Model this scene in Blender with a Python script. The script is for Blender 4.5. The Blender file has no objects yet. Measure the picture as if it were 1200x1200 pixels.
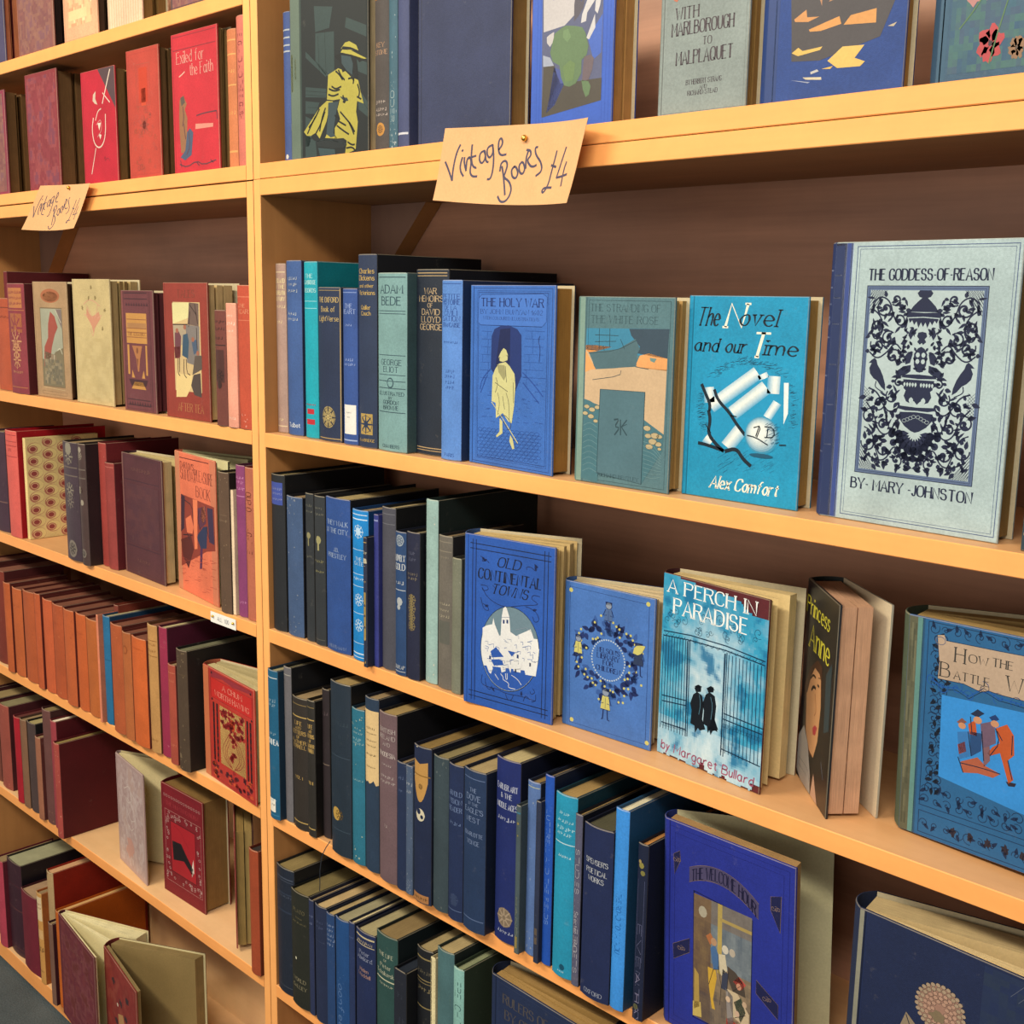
# A second-hand book shop's shelves: four stacked bookcase units, their books and two price signs.
import bpy, math, random
from mathutils import Vector, Matrix
from mathutils.geometry import tessellate_polygon
SC = bpy.context.scene
COL = SC.collection
random.seed(7)
PI = math.pi

# ------------------------------------------------------------------ colour and materials
def lin(c):
    c = c / 255.0
    return c / 12.92 if c <= 0.04045 else ((c + 0.055) / 1.055) ** 2.4
def hexc(h, k=1.0):
    if not isinstance(h, str):
        return h
    h = h.lstrip('#')
    return tuple(min(1.0, lin(int(h[i:i + 2], 16)) * k) for i in (0, 2, 4))
def mul(c, k):
    c = hexc(c)
    return tuple(min(1.0, v * k) for v in c)
def mixc(a, b, t):
    a, b = hexc(a), hexc(b)
    return tuple(a[i] * (1 - t) + b[i] * t for i in range(3))

def new_mat(name):
    m = bpy.data.materials.new(name)
    m.use_nodes = True
    nt = m.node_tree
    for n in list(nt.nodes):
        nt.nodes.remove(n)
    out = nt.nodes.new('ShaderNodeOutputMaterial')
    b = nt.nodes.new('ShaderNodeBsdfPrincipled')
    nt.links.new(b.outputs[0], out.inputs[0])
    return m, nt, b
def nd(nt, t, **kw):
    n = nt.nodes.new(t)
    for k, v in kw.items():
        setattr(n, k, v)
    return n
def mathn(nt, op, a, b):
    n = nd(nt, 'ShaderNodeMath', operation=op)
    for i, v in enumerate((a, b)):
        if isinstance(v, (int, float)):
            n.inputs[i].default_value = v
        else:
            nt.links.new(v, n.inputs[i])
    return n.outputs[0]
def scale_col(nt, col, fac):
    n = nd(nt, 'ShaderNodeVectorMath', operation='SCALE')
    nt.links.new(col, n.inputs[0])
    nt.links.new(fac, n.inputs['Scale'])
    return n.outputs[0]
def noise(nt, scale, detail=2.0, vec=None, rough=0.5):
    n = nd(nt, 'ShaderNodeTexNoise')
    n.inputs['Scale'].default_value = scale
    n.inputs['Detail'].default_value = detail
    n.inputs['Roughness'].default_value = rough
    if vec is not None:
        nt.links.new(vec, n.inputs['Vector'])
    return n.outputs['Fac']
def ramp(nt, fac, lo, hi, a, b):
    n = nd(nt, 'ShaderNodeMapRange')
    nt.links.new(fac, n.inputs[0])
    for i, v in enumerate((lo, hi, a, b)):
        n.inputs[i + 1].default_value = v
    return n.outputs[0]
def bump(nt, b, h, strength, dist=0.001):
    n = nd(nt, 'ShaderNodeBump')
    n.inputs['Strength'].default_value = strength
    n.inputs['Distance'].default_value = dist
    nt.links.new(h, n.inputs['Height'])
    nt.links.new(n.outputs[0], b.inputs['Normal'])

def coloured(name, rough, weave, wear, spec=0.3, tone=0.77):
    m, nt, b = new_mat(name)
    at = nd(nt, 'ShaderNodeAttribute', attribute_name='Col')
    geo = nd(nt, 'ShaderNodeNewGeometry')
    pos = geo.outputs['Position']
    f = ramp(nt, noise(nt, 22, 4, pos, 0.6), 0.3, 0.7, 1 - wear, 1 + wear)
    g = ramp(nt, noise(nt, 420, 2, pos, 0.6), 0.3, 0.7, 1 - wear * 0.8, 1 + wear * 0.8)
    c = scale_col(nt, at.outputs['Color'], mathn(nt, 'MULTIPLY', f, g))
    # rubbed, dusty patches
    patch = ramp(nt, noise(nt, 60, 6, pos, 0.75), 0.62, 0.75, 0.0, wear)
    mx = nd(nt, 'ShaderNodeMix', data_type='RGBA')
    dim = scale_col(nt, c, mathn(nt, 'ADD', tone, 0.0))
    nt.links.new(patch, mx.inputs[0])
    hs = nd(nt, 'ShaderNodeHueSaturation')
    hs.inputs['Saturation'].default_value = 1.02
    nt.links.new(dim, hs.inputs['Color'])
    nt.links.new(hs.outputs[0], mx.inputs[6])
    mx.inputs[7].default_value = (0.36, 0.32, 0.26, 1)
    nt.links.new(mx.outputs[2], b.inputs['Base Color'])
    b.inputs['Roughness'].default_value = rough
    b.inputs['Specular IOR Level'].default_value = spec
    if weave:
        bump(nt, b, noise(nt, 1500, 2, pos), weave, 0.0006)
    return m
CLOTH = coloured('book_cloth', 0.62, 0.35, 0.12)
LEATHER = coloured('rubbed_leather', 0.45, 0.25, 0.14, 0.5)
INK = coloured('stamped_ink', 0.5, 0.0, 0.07)
JACKET = coloured('glossy_dust_jacket', 0.32, 0.0, 0.05, 0.5)

def paper_mat():
    m, nt, b = new_mat('page_edges')
    at = nd(nt, 'ShaderNodeAttribute', attribute_name='Col')
    uv = nd(nt, 'ShaderNodeUVMap')
    mp = nd(nt, 'ShaderNodeMapping')
    mp.inputs['Scale'].default_value = (1.0, 0.012, 1.0)
    nt.links.new(uv.outputs[0], mp.inputs[0])
    n1 = noise(nt, 1500, 3, mp.outputs[0], 0.7)
    n2 = noise(nt, 260, 2, mp.outputs[0], 0.6)
    f = mathn(nt, 'MULTIPLY', ramp(nt, n1, 0.3, 0.7, 0.72, 1.12), ramp(nt, n2, 0.3, 0.7, 0.78, 1.14))
    geo = nd(nt, 'ShaderNodeNewGeometry')
    st = ramp(nt, noise(nt, 40, 4, geo.outputs['Position']), 0.3, 0.7, 0.88, 1.08)
    c = scale_col(nt, at.outputs['Color'], mathn(nt, 'MULTIPLY', f, st))
    nt.links.new(c, b.inputs['Base Color'])
    b.inputs['Roughness'].default_value = 0.8
    b.inputs['Specular IOR Level'].default_value = 0.15
    bump(nt, b, n1, 0.5, 0.0008)
    return m
PAPER = paper_mat()

def wood(name, base, dark, axis, scale=1.0, rough=0.5, strength=0.5):
    """axis: 0 grain along X, 1 along Y, 2 along Z"""
    m, nt, b = new_mat(name)
    geo = nd(nt, 'ShaderNodeNewGeometry')
    mp = nd(nt, 'ShaderNodeMapping')
    s = [38.0, 38.0, 38.0]
    s[axis] = 1.6
    mp.inputs['Scale'].default_value = [v * scale for v in s]
    nt.links.new(geo.outputs['Position'], mp.inputs[0])
    n1 = noise(nt, 1.0, 5, mp.outputs[0], 0.65)
    mp2 = nd(nt, 'ShaderNodeMapping')
    s2 = [7.0, 7.0, 7.0]
    s2[axis] = 1.0
    mp2.inputs['Scale'].default_value = s2
    nt.links.new(geo.outputs['Position'], mp2.inputs[0])
    n2 = noise(nt, 1.0, 3, mp2.outputs[0], 0.5)
    n3 = noise(nt, 14.0, 5, geo.outputs['Position'], 0.7)
    f = mathn(nt, 'ADD', mathn(nt, 'MULTIPLY', n1, 0.55), mathn(nt, 'MULTIPLY', n2, 0.45))
    cr = nd(nt, 'ShaderNodeValToRGB')
    cr.color_ramp.elements[0].position = 0.5 - strength * 0.22
    cr.color_ramp.elements[1].position = 0.5 + strength * 0.22
    cr.color_ramp.elements[0].color = (*hexc(dark), 1)
    cr.color_ramp.elements[1].color = (*hexc(base), 1)
    nt.links.new(f, cr.inputs[0])
    c = scale_col(nt, cr.outputs[0], ramp(nt, n3, 0.3, 0.7, 0.93, 1.05))
    nt.links.new(c, b.inputs['Base Color'])
    b.inputs['Roughness'].default_value = rough
    b.inputs['Specular IOR Level'].default_value = 0.35
    bump(nt, b, n1, 0.12, 0.001)
    return m

# ------------------------------------------------------------------ mesh builder
class MB:
    def __init__(s):
        s.v, s.f, s.c, s.m, s.uv, s.mats = [], [], [], [], [], []
    def mi(s, mat):
        if mat not in s.mats:
            s.mats.append(mat)
        return s.mats.index(mat)
    def face(s, pts, col, mat, uv=None):
        i = len(s.v)
        s.v.extend(tuple(p) for p in pts)
        s.f.append(tuple(range(i, i + len(pts))))
        s.c.append(hexc(col))
        s.m.append(s.mi(mat))
        s.uv.append(uv or [(0, 0)] * len(pts))
    def build(s, name, parent=None, smooth=False):
        me = bpy.data.meshes.new(name)
        # merge identical vertices inside this mesh so surfaces stay connected
        key, idx, vs = {}, [], []
        for p in s.v:
            k = (round(p[0], 6), round(p[1], 6), round(p[2], 6))
            if k not in key:
                key[k] = len(vs)
                vs.append(p)
            idx.append(key[k])
        fs, keep = [], []
        for n, f in enumerate(s.f):
            g = []
            for i in f:
                j = idx[i]
                if not g or g[-1] != j:
                    g.append(j)
            if len(g) > 1 and g[0] == g[-1]:
                g.pop()
            if len(g) >= 3 and len(set(g)) == len(g):
                fs.append(g)
                keep.append((n, [idx[i] for i in f]))
        me.from_pydata(vs, [], fs)
        ca = me.color_attributes.new('Col', 'FLOAT_COLOR', 'CORNER')
        uvl = me.uv_layers.new(name='UVMap')
        li = 0
        for (n, orig), f in zip(keep, fs):
            for j in f:
                ca.data[li].color = (*s.c[n], 1.0)
                uvl.data[li].uv = s.uv[n][orig.index(j)]
                li += 1
        for p, (n, _) in zip(me.polygons, keep):
            p.material_index = s.m[n]
            p.use_smooth = smooth
        for mt in s.mats:
            me.materials.append(mt)
        me.update()
        o = bpy.data.objects.new(name, me)
        COL.objects.link(o)
        if parent:
            o.parent = parent
        return o

def box(mb, x0, y0, z0, x1, y1, z1, col, mat):
    P = [(x, y, z) for z in (z0, z1) for y in (y0, y1) for x in (x0, x1)]
    for f in ((0, 2, 3, 1), (4, 5, 7, 6), (0, 1, 5, 4), (2, 6, 7, 3), (0, 4, 6, 2), (1, 3, 7, 5)):
        mb.face([P[i] for i in f], col, mat)

# ------------------------------------------------------------------ lettering (a small drawn alphabet)
GL = {
 'A': '00 49 80|13 73', 'B': '00 09|~09 49 68 66 45 05|~05 55 74 71 50 00', 'C': '~77 69 29 07 02 20 60 72',
 'D': '00 09|~09 59 87 82 50 00', 'E': '00 09|09 69|05 55|00 60', 'F': '00 09|09 69|05 55',
 'G': '~77 69 29 07 02 20 60 72|74 71|54 74', 'H': '00 09|70 79|05 75', 'I': '10 19', 'J': '~49 42 30 10 02',
 'K': '00 09|69 04|25 70', 'L': '09 00 60', 'M': '00 09 43 89 80', 'N': '00 09 70 79',
 'O': '@29 07 02 20 60 82 87 69', 'P': '00 09|~09 59 78 65 45 05', 'Q': '@29 07 02 20 60 82 87 69|52 80',
 'R': '00 09|~09 59 78 65 45 05|45 70', 'S': '~67 59 19 07 15 55 73 60 20 02', 'T': '40 49|09 89',
 'U': '~09 02 20 50 72 79', 'V': '09 40 89', 'W': '09 20 47 70 99', 'X': '00 79|09 70', 'Y': '09 44 89|44 40',
 'Z': '09 79 00 70', '&': '~70 17 29 48 14 02 20 50 74', '.': '00 01', ',': '00 0a', "'": '09 07', '-': '04 34', '*': '04 05',
 'a': '@26 04 02 20 40 52 54 46|~56 52 60', 'b': '09 00|@26 04 02 20 40 52 54 46', 'c': '~55 36 16 04 02 20 40 51',
 'd': '@26 04 02 20 40 52 54 46|59 50', 'e': '~03 53 54 36 16 04 02 20 40 51', 'f': '~59 39 27 26 20|06 46',
 'g': '@26 04 02 20 40 52 54 46|~56 50 5b 3c 1b', 'h': '09 00|~04 26 46 54 50', 'i': '06 00|09 08', 'j': '~36 30 2b 0c',
 'k': '09 00|46 03|13 50', 'l': '09 00', 'm': '06 00|~04 16 36 44 40|~44 56 76 84 80', 'n': '06 00|~04 26 46 54 50',
 'o': '@26 04 02 20 40 52 54 46', 'p': '06 0c|@26 04 02 20 40 52 54 46', 'q': '@26 04 02 20 40 52 54 46|56 5c',
 'r': '06 00|~04 26 46', 's': '~45 36 16 05 13 43 41 30 10 01', 't': '~28 22 30 41|06 46', 'u': '~06 02 10 30 42|46 40',
 'v': '06 20 46', 'w': '06 20 35 50 76', 'x': '06 50|56 00', 'y': '06 20|46 0c', 'z': '06 46 00 40',
 '4': '50 59 03 73', '1': '06 29 20', '0': '@29 07 02 20 40 62 67 49', '2': '~07 29 59 66 00|00 60', '3': '~08 49 65 25|~25 64 50 01',
 '5': '69 19 05|~05 65 60 01', '6': '~59 04 10 50 53 04', '7': '09 69 20', '8': '@29 05 20 50 65 59', '9': '~10 69 19 05 65',
 '"': '09 07|29 27', ':': '00 01|05 06',
}
YD = {'a': -1.0, 'b': -2.2, 'c': -3.0}
def chaikin(p, closed, n=2):
    for _ in range(n):
        q = [] if closed else [p[0]]
        m = len(p)
        for i in range(m if closed else m - 1):
            a, b = p[i], p[(i + 1) % m]
            q.append((a[0] * .75 + b[0] * .25, a[1] * .75 + b[1] * .25))
            q.append((a[0] * .25 + b[0] * .75, a[1] * .25 + b[1] * .75))
        if not closed:
            q.append(p[-1])
        p = q
    return p
def glyph(ch):
    out, w = [], 0
    for part in GL.get(ch, '').split('|'):
        if not part:
            continue
        sm = part[0] in '~@'
        cl = part[0] == '@'
        pts = []
        for tk in (part[1:] if sm else part).split():
            pts.append((float(tk[0]), YD[tk[1]] if tk[1] in YD else float(tk[1])))
        w = max(w, max(p[0] for p in pts))
        if sm:
            pts = chaikin(pts, cl, 2)
        out.append((pts, cl, sm))
    return out, (w if out else 2.5)

class Art:
    """Draws flat stamped shapes onto a surface. Canvas units are scaled by sx, sy into metres."""
    LIFT = 3.5e-5
    def __init__(s, mb, mapf, sx, sy, mat=None):
        s.mb, s.mapf, s.sx, s.sy, s.k, s.mat = mb, mapf, sx, sy, 1, mat or INK
        s.curved = False
        s.clip = None
        f0 = mapf
        def clipped(x, y, l):
            if s.clip:
                x = min(max(x, s.clip[0] * s.sx), s.clip[1] * s.sx)
                y = min(max(y, s.clip[2] * s.sy), s.clip[3] * s.sy)
            return f0(x, y, l)
        s.mapf = clipped
    def up(s, n=1):
        s.k += n
        return s
    def m(s, x, y):
        return s.mapf(x * s.sx, y * s.sy, s.k * s.LIFT)
    def poly(s, pts, col):
        vs = [Vector((p[0], p[1], 0)) for p in pts]
        if len(pts) <= 4:
            s.mb.face([s.m(*p) for p in pts], col, s.mat)
            return
        for t in tessellate_polygon([vs]):
            s.mb.face([s.m(*pts[i]) for i in t], col, s.mat)
    def rect(s, x0, y0, x1, y1, col, nx=1):
        for i in range(nx):
            a, b = x0 + (x1 - x0) * i / nx, x0 + (x1 - x0) * (i + 1) / nx
            s.mb.face([s.m(a, y0), s.m(b, y0), s.m(b, y1), s.m(a, y1)], col, s.mat)
    def line(s, pts, w, col, closed=False, taper=None, pen=None):
        """w in metres; pen=(thin, thick) widths by direction"""
        P = [(p[0] * s.sx, p[1] * s.sy) for p in pts]
        n = len(P)
        if n < 2:
            return
        L = []
        for i in range(n):
            a = P[i - 1] if (i > 0 or closed) else P[i]
            b = P[(i + 1) % n] if (i < n - 1 or closed) else P[i]
            dx, dy = b[0] - a[0], b[1] - a[1]
            l = math.hypot(dx, dy) or 1e-9
            dx, dy = dx / l, dy / l
            if pen:
                ww = pen[0] + (pen[1] - pen[0]) * abs(dy) ** 1.5
                if dx * dy > 0.2:
                    ww = pen[0] + (ww - pen[0]) * 0.45
            else:
                ww = w
            if taper:
                t = i / (n - 1)
                ww *= taper[0] + (taper[1] - taper[0]) * t
            L.append(((P[i][0] - dy * ww / 2, P[i][1] + dx * ww / 2), (P[i][0] + dy * ww / 2, P[i][1] - dx * ww / 2)))
        lift = s.k * s.LIFT
        for i in range(n if closed else n - 1):
            a, b = L[i], L[(i + 1) % n]
            s.mb.face([s.mapf(*a[0], lift), s.mapf(*a[1], lift), s.mapf(*b[1], lift), s.mapf(*b[0], lift)], col, s.mat)
    def curve(s, pts, w, col, closed=False, taper=None, n=2):
        s.line(chaikin(pts, closed, n), w, col, closed, taper)
    def frame(s, x0, y0, x1, y1, w, col):
        hx, hy = w / s.sx / 2, w / s.sy / 2
        s.rect(x0 - hx, y0 - hy, x1 + hx, y0 + hy, col, 6)
        s.rect(x0 - hx, y1 - hy, x1 + hx, y1 + hy, col, 6)
        s.rect(x0 - hx, y0 + hy, x0 + hx, y1 - hy, col)
        s.rect(x1 - hx, y0 + hy, x1 + hx, y1 - hy, col)
    def disc(s, cx, cy, rx, ry, col, n=20, a0=0.0, a1=2 * PI):
        if s.curved:
            m_ = 8
            for i in range(m_):
                t0, t1 = -1 + 2 * i / m_, -1 + 2 * (i + 1) / m_
                h0, h1 = ry * math.sqrt(max(0, 1 - t0 * t0)), ry * math.sqrt(max(0, 1 - t1 * t1))
                s.mb.face([s.m(cx + rx * t0, cy - h0), s.m(cx + rx * t1, cy - h1), s.m(cx + rx * t1, cy + h1), s.m(cx + rx * t0, cy + h0)], col, s.mat)
            return
        full = abs(a1 - a0 - 2 * PI) < 1e-6
        pts = [(cx + rx * math.cos(a0 + (a1 - a0) * i / n), cy + ry * math.sin(a0 + (a1 - a0) * i / n)) for i in range(n if full else n + 1)]
        if full:
            s.mb.face([s.m(*p) for p in pts], col, s.mat)
        else:
            s.poly(pts + ([] if full else [(cx, cy)]), col)
    def ring(s, cx, cy, rx, ry, w, col, n=24):
        s.line([(cx + rx * math.cos(2 * PI * i / n), cy + ry * math.sin(2 * PI * i / n)) for i in range(n)], w, col, True)
    def blob(s, cx, cy, rx, ry, col, seed=0, jag=0.25, n=14):
        r = random.Random(seed)
        pts = []
        for i in range(n):
            k = 1 + r.uniform(-jag, jag)
            a = 2 * PI * i / n
            pts.append((cx + rx * k * math.cos(a), cy + ry * k * math.sin(a)))
        s.poly(pts, col)
    def spiral(s, cx, cy, r, a0, turns, w, col, grow=0.12, tail=None):
        n = max(8, int(14 * abs(turns)))
        pts = []
        for i in range(n + 1):
            t = i / n
            rr = r * (grow + (1 - grow) * t)
            a = a0 + 2 * PI * turns * (t - 1)
            pts.append((cx + rr * math.cos(a), cy + rr * math.sin(a) * s.sx / s.sy))
        if tail:
            pts += tail
        s.line(pts, w, col, taper=(1.3, 0.8))
    def leaf(s, x, y, a, l, w, col):
        if s.curved:
            s.line([(x, y), (x + l * .5 * math.cos(a), y + l * .5 * math.sin(a) * s.sx / s.sy), (x + l * math.cos(a), y + l * math.sin(a) * s.sx / s.sy)], w * s.sx * .7, col, taper=(1, .5))
            return
        pts = []
        ca, sa = math.cos(a), math.sin(a)
        for t, q in ((0, 0), (.25, .45), (.5, .5), (.8, .25), (1, 0), (.8, -.25), (.5, -.5), (.25, -.45)):
            px, py = t * l, q * w
            pts.append((x + px * ca - py * sa, y + (px * sa + py * ca) * s.sx / s.sy))
        s.mb.face([s.m(*p) for p in pts], col, s.mat)
    def text(s, txt, cx, cy, h, col, maxw=None, fixw=None, thick=None, serif=True, shear=0.0, gap=2.2, curve=None, rot=False, space=1.0, thin=0.42, aspect=0.82, align='c'):
        """cx, cy centre, h cap height (canvas units); maxw/fixw in canvas units. curve(t)->dy canvas offset. rot: read top to bottom"""
        gl, x = [], 0.0
        for ch in txt:
            g, w = glyph(ch)
            gl.append((g, x))
            x += w + gap * space
        tot = x - gap * space
        if tot <= 0:
            return
        if rot:
            hm = h * s.sx           # h measured across
            sc = hm / 9.0
            lim = (maxw or fixw or 1e9) * s.sy
        else:
            hm = h * s.sy
            sc = hm / 9.0
            lim = (maxw or fixw or 1e9) * s.sx
        kx = sc * aspect
        if fixw or tot * kx > lim:
            kx = lim / tot
        th = thick if thick else hm * 0.15
        ox = cx * s.sx
        oy = cy * s.sy
        lift = s.k * s.LIFT
        def tr(px, py):
            X, Y = (px - (0 if align == 'l' else tot / 2)) * kx + py * sc * shear, (py - 4.5) * sc
            if curve:
                Y += curve((px / tot) * 2 - 1) * s.sy
            if rot:
                return ox + Y, oy - X
            return ox + X, oy + Y
        ssx, ssy = s.sx, s.sy
        for g, x0 in gl:
            for pts, cl, sm in g:
                P = [tr(x0 + p[0], p[1]) for p in pts]
                Q = [(p[0] / ssx, p[1] / ssy) for p in P]
                if rot:
                    s.line(Q, th, col, cl)
                else:
                    s.line(Q, th, col, cl, pen=(th * thin, th) if serif else None)
                if serif and not rot and not cl and hm > 0.0022:
                    for e, nb in ((0, 1), (-1, -2)):
                        a, b = pts[e], pts[nb]
                        if a[1] in (0.0, 9.0, 6.0) and abs(b[1] - a[1]) > abs(b[0] - a[0]) * 0.7 and not sm:
                            c1, c2 = tr(x0 + a[0] - 1.25, a[1]), tr(x0 + a[0] + 1.25, a[1])
                            s.line([(c1[0] / ssx, c1[1] / ssy), (c2[0] / ssx, c2[1] / ssy)], th * 0.45, col)
    def marks(s, cx, cy, h, w, col, seed=0):
        """a line of lettering too worn or too small to read"""
        r = random.Random(seed)
        x = cx - w / 2
        while x < cx + w / 2:
            l = h * s.sy / s.sx * r.uniform(0.25, 0.7)
            y0 = cy - h / 2 * r.uniform(.5, 1)
            y1 = cy + h / 2 * r.uniform(.5, 1)
            if r.random() < .5:
                s.rect(x, y0, x + l * .35, y1, col)
                s.rect(x, cy, x + l, cy + h * .18, col)
            else:
                s.rect(x, y0, x + l, y0 + h * .2, col)
                s.rect(x + l * .6, y0, x + l, y1, col)
            x += l + h * s.sy / s.sx * 0.28

# ------------------------------------------------------------------ things
def empty(name, loc, rz, label, cat, group=None, rx=0.0, ry=0.0):
    o = bpy.data.objects.new(name, None)
    COL.objects.link(o)
    o.location = loc
    o.rotation_euler = (rx, ry, rz)
    o.empty_display_size = 0.03
    o['label'] = label
    o['category'] = cat
    if group:
        o['group'] = group
    return o

def slab(mb, P, d, n, w, t, h, col, mat, z0=0.0, inner=None):
    """board standing upright; outer face towards n, chamfered and rubbed at its outer edges"""
    P, d, n = Vector(P), Vector(d), Vector(n)
    e = min(0.0007, t * .4)
    def q(x, z, o):
        p = P + d * x + n * o
        return (p.x, p.y, z0 + z)
    A = [q(e, e, 0), q(w - e, e, 0), q(w - e, h - e, 0), q(e, h - e, 0)]
    B = [q(0, 0, -e), q(w, 0, -e), q(w, h, -e), q(0, h, -e)]
    Cc = [q(0, 0, -t), q(w, 0, -t), q(w, h, -t), q(0, h, -t)]
    mb.face(A, col, mat)
    rub = mixc(col, '#b8a98c', 0.33)
    for i in range(4):
        j = (i + 1) % 4
        mb.face([B[i], B[j], A[j], A[i]], rub if i != 3 else mixc(col, rub, .3), mat)
        mb.face([Cc[i], Cc[j], B[j], B[i]], col, mat)
    mb.face(Cc[::-1], inner or col, INK if inner else mat)
    return lambda x, z, l: q(x, z, l)

def arc2(P0, P1, b, n=10):
    P0, P1 = Vector(P0), Vector(P1)
    m = (P1 - P0)
    L = m.length
    out = Vector((-m.y, m.x)).normalized() if L else Vector((0, -1))
    return [P0 + m * (i / n) + out * (b * (1 - (2 * i / n - 1) ** 2)) for i in range(n + 1)], out

def spine_part(mb, PL, PR, b, h, col, mat, t=0.0016, n=10, caps=True):
    """cloth spine from PL (left as read) to PR; bulges outward. returns map(x,z,lift)"""
    ap, out = arc2(PR, PL, b, n)
    ap = ap[::-1]
    # outward must face away from the pages
    L = (Vector(PR) - Vector(PL)).length
    e = 0.0011
    inn = [p - out * t for p in ap]
    for i in range(n):
        a, c, ai, ci = ap[i], ap[i + 1], inn[i], inn[i + 1]
        u0, u1 = i / n, (i + 1) / n
        mb.face([(a.x, a.y, e), (c.x, c.y, e), (c.x, c.y, h - e), (a.x, a.y, h - e)], col, mat)
        rub = mixc(col, '#b8a98c', 0.35)
        for z, zz in ((e, 0), (h - e, h)):
            s2, s3 = a - out * e * .6, c - out * e * .6
            mb.face([(a.x, a.y, z), (c.x, c.y, z), (s3.x, s3.y, zz), (s2.x, s2.y, zz)], rub, mat)
            mb.face([(s2.x, s2.y, zz), (s3.x, s3.y, zz), (ci.x, ci.y, zz), (ai.x, ai.y, zz)], mul(col, .8), mat)
        mb.face([(ai.x, ai.y, 0), (ci.x, ci.y, 0), (ci.x, ci.y, h), (ai.x, ai.y, h)], mul(col, .6), mat)
    for k in (0, n):
        a, ai = ap[k], inn[k]
        mb.face([(a.x, a.y, 0), (ai.x, ai.y, 0), (ai.x, ai.y, h), (a.x, a.y, h)], mul(col, .8), mat)
    def mp(x, z, l):
        u = max(0.0, min(1.0, x / L)) * n
        i = min(n - 1, int(u))
        p = ap[i].lerp(ap[i + 1], u - i) + out * (l + 0.00003)
        return (p.x, p.y, z)
    return mp, L

def pages(mb, S0, S1, E0, E1, z0, z1, col, nseg=1, bow=0.0):
    """one clump of leaves: cross-section quad spine(S0,S1) fore-edge(E0,E1)"""
    S0, S1, E0, E1 = map(Vector, (S0, S1, E0, E1))
    T = max((S1 - S0).length, (E1 - E0).length, 1e-4)
    def f(pl, us, c):
        mb.face(pl, c, PAPER, us)
    a, b, c, d = S0, E0, E1, S1
    def P(p, z):
        return (p.x, p.y, z)
    ue = [(0, 0), (0, 1), (T * 8, 1), (T * 8, 0)]
    for z, k in ((z1, 1.0), (z0, .7)):
        f([P(a, z), P(b, z), P(c, z), P(d, z)], [(0, 0), (0, 1), (T * 8, 1), (T * 8, 0)], mul(col, k))
    f([P(b, z0), P(c, z0), P(c, z1), P(b, z1)], [(0, 0), (T * 8, 0), (T * 8, 1), (0, 1)], mul(col, .97))
    # outer leaves' faces and back
    for p, q in ((a, b), (d, c)):
        mb.face([P(p, z0), P(q, z0), P(q, z1), P(p, z1)], mul(col, 1.12), INK)
    mb.face([P(a, z0), P(d, z0), P(d, z1), P(a, z1)], mul(col, .8), INK)

def spine_art(a, items, seed):
    n = 0
    a.curved = True
    a.clip = (.5, 99.5, .8, 99.2)
    a.LIFT = 8e-5
    for it in items:
        n += 1
        k = it[0]
        if k == 'T':
            w = it[5] if len(it) > 5 else 84
            a.text(it[1], 50, it[2], it[3], it[4], maxw=w, aspect=1.0, thick=it[3] * a.sy * .17, thin=.6)
        elif k == 'V':
            a.text(it[1], 50, it[2], it[5] if len(it) > 5 else 42, it[4], fixw=it[3], rot=True, serif=False, thick=a.sx * 5)
        elif k == 'I':
            a.marks(50, it[1], it[2], it[4] if len(it) > 4 else 70, it[3], seed * 31 + n)
        elif k == 'B':
            a.rect(4, it[1] - it[2] / 2, 96, it[1] + it[2] / 2, it[3], 10)
        elif k == 'P':
            a.rect(*it[1:5], it[5], 8)
            a.up()
        elif k == 'D':
            a.disc(it[1], it[2], it[3], it[3] * a.sx / a.sy, it[4], 18)
            a.up()
        elif k == 'M':      # ornament
            cy, r, c = it[1], it[2], it[3]
            rr = random.Random(seed + n)
            q = rr.randint(0, 2)
            a.ring(50, cy, r, r * a.sx / a.sy, .0006, c, 14)
            for i in range(8):
                an = PI * i / 4
                a.leaf(50 + 0.25 * r * math.cos(an), cy + .25 * r * math.sin(an) * a.sx / a.sy, an, r * .9, r * .35, c)
        elif k == 'L':      # paper label, torn lower edge
            x0, y0, x1, y1, c = it[1:6]
            rr = random.Random(seed)
            st = [(x1, y1), (x0, y1)] + [(x0 + (x1 - x0) * i / 7, y0 + rr.uniform(-1.5, 1.5)) for i in range(8)]
            N = 8
            for i in range(7):
                xa, xb = st[2 + i][0], st[3 + i][0]
                a.poly([(xa, st[2 + i][1]), (xb, st[3 + i][1]), (xb, y1), (xa, y1)], c)
            a.up()
        elif k == 'W':      # worn speckles
            rr = random.Random(seed + 5)
            for i in range(it[1]):
                x, y = rr.uniform(8, 92), rr.choice((rr.uniform(0, 12), rr.uniform(86, 100), rr.uniform(0, 100)))
                a.blob(x, y, rr.uniform(1.5, 6), rr.uniform(.2, .8), it[2], seed + i, .5, 7)
        elif k == 'S':      # shield
            cx, cy, w, h, c = it[1:6]
            lo = lambda t: cy - h * (1 - abs(t) ** 2.2)
            for i in range(8):
                t0, t1 = -1 + i / 4, -.75 + i / 4
                a.poly([(cx + w * t0, lo(t0)), (cx + w * t1, lo(t1)), (cx + w * t1, cy + h * (.85 + .15 * abs(t1))), (cx + w * t0, cy + h * (.85 + .15 * abs(t0)))], c)
            a.up()
        elif k == 'Z':      # slanting strokes
            for i in range(int(it[3])):
                y = it[1] + (it[2] - it[1]) * i / it[3]
                a.line([(18, y), (84, y + (it[2] - it[1]) / it[3] * .5)], .0007, it[4])
        elif k == 'X':      # zigzag edge
            for i in range(26):
                y = 100 * i / 26
                a.poly([(8, y), (92, y + 1.9), (8, y + 3.8)], it[1])

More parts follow.
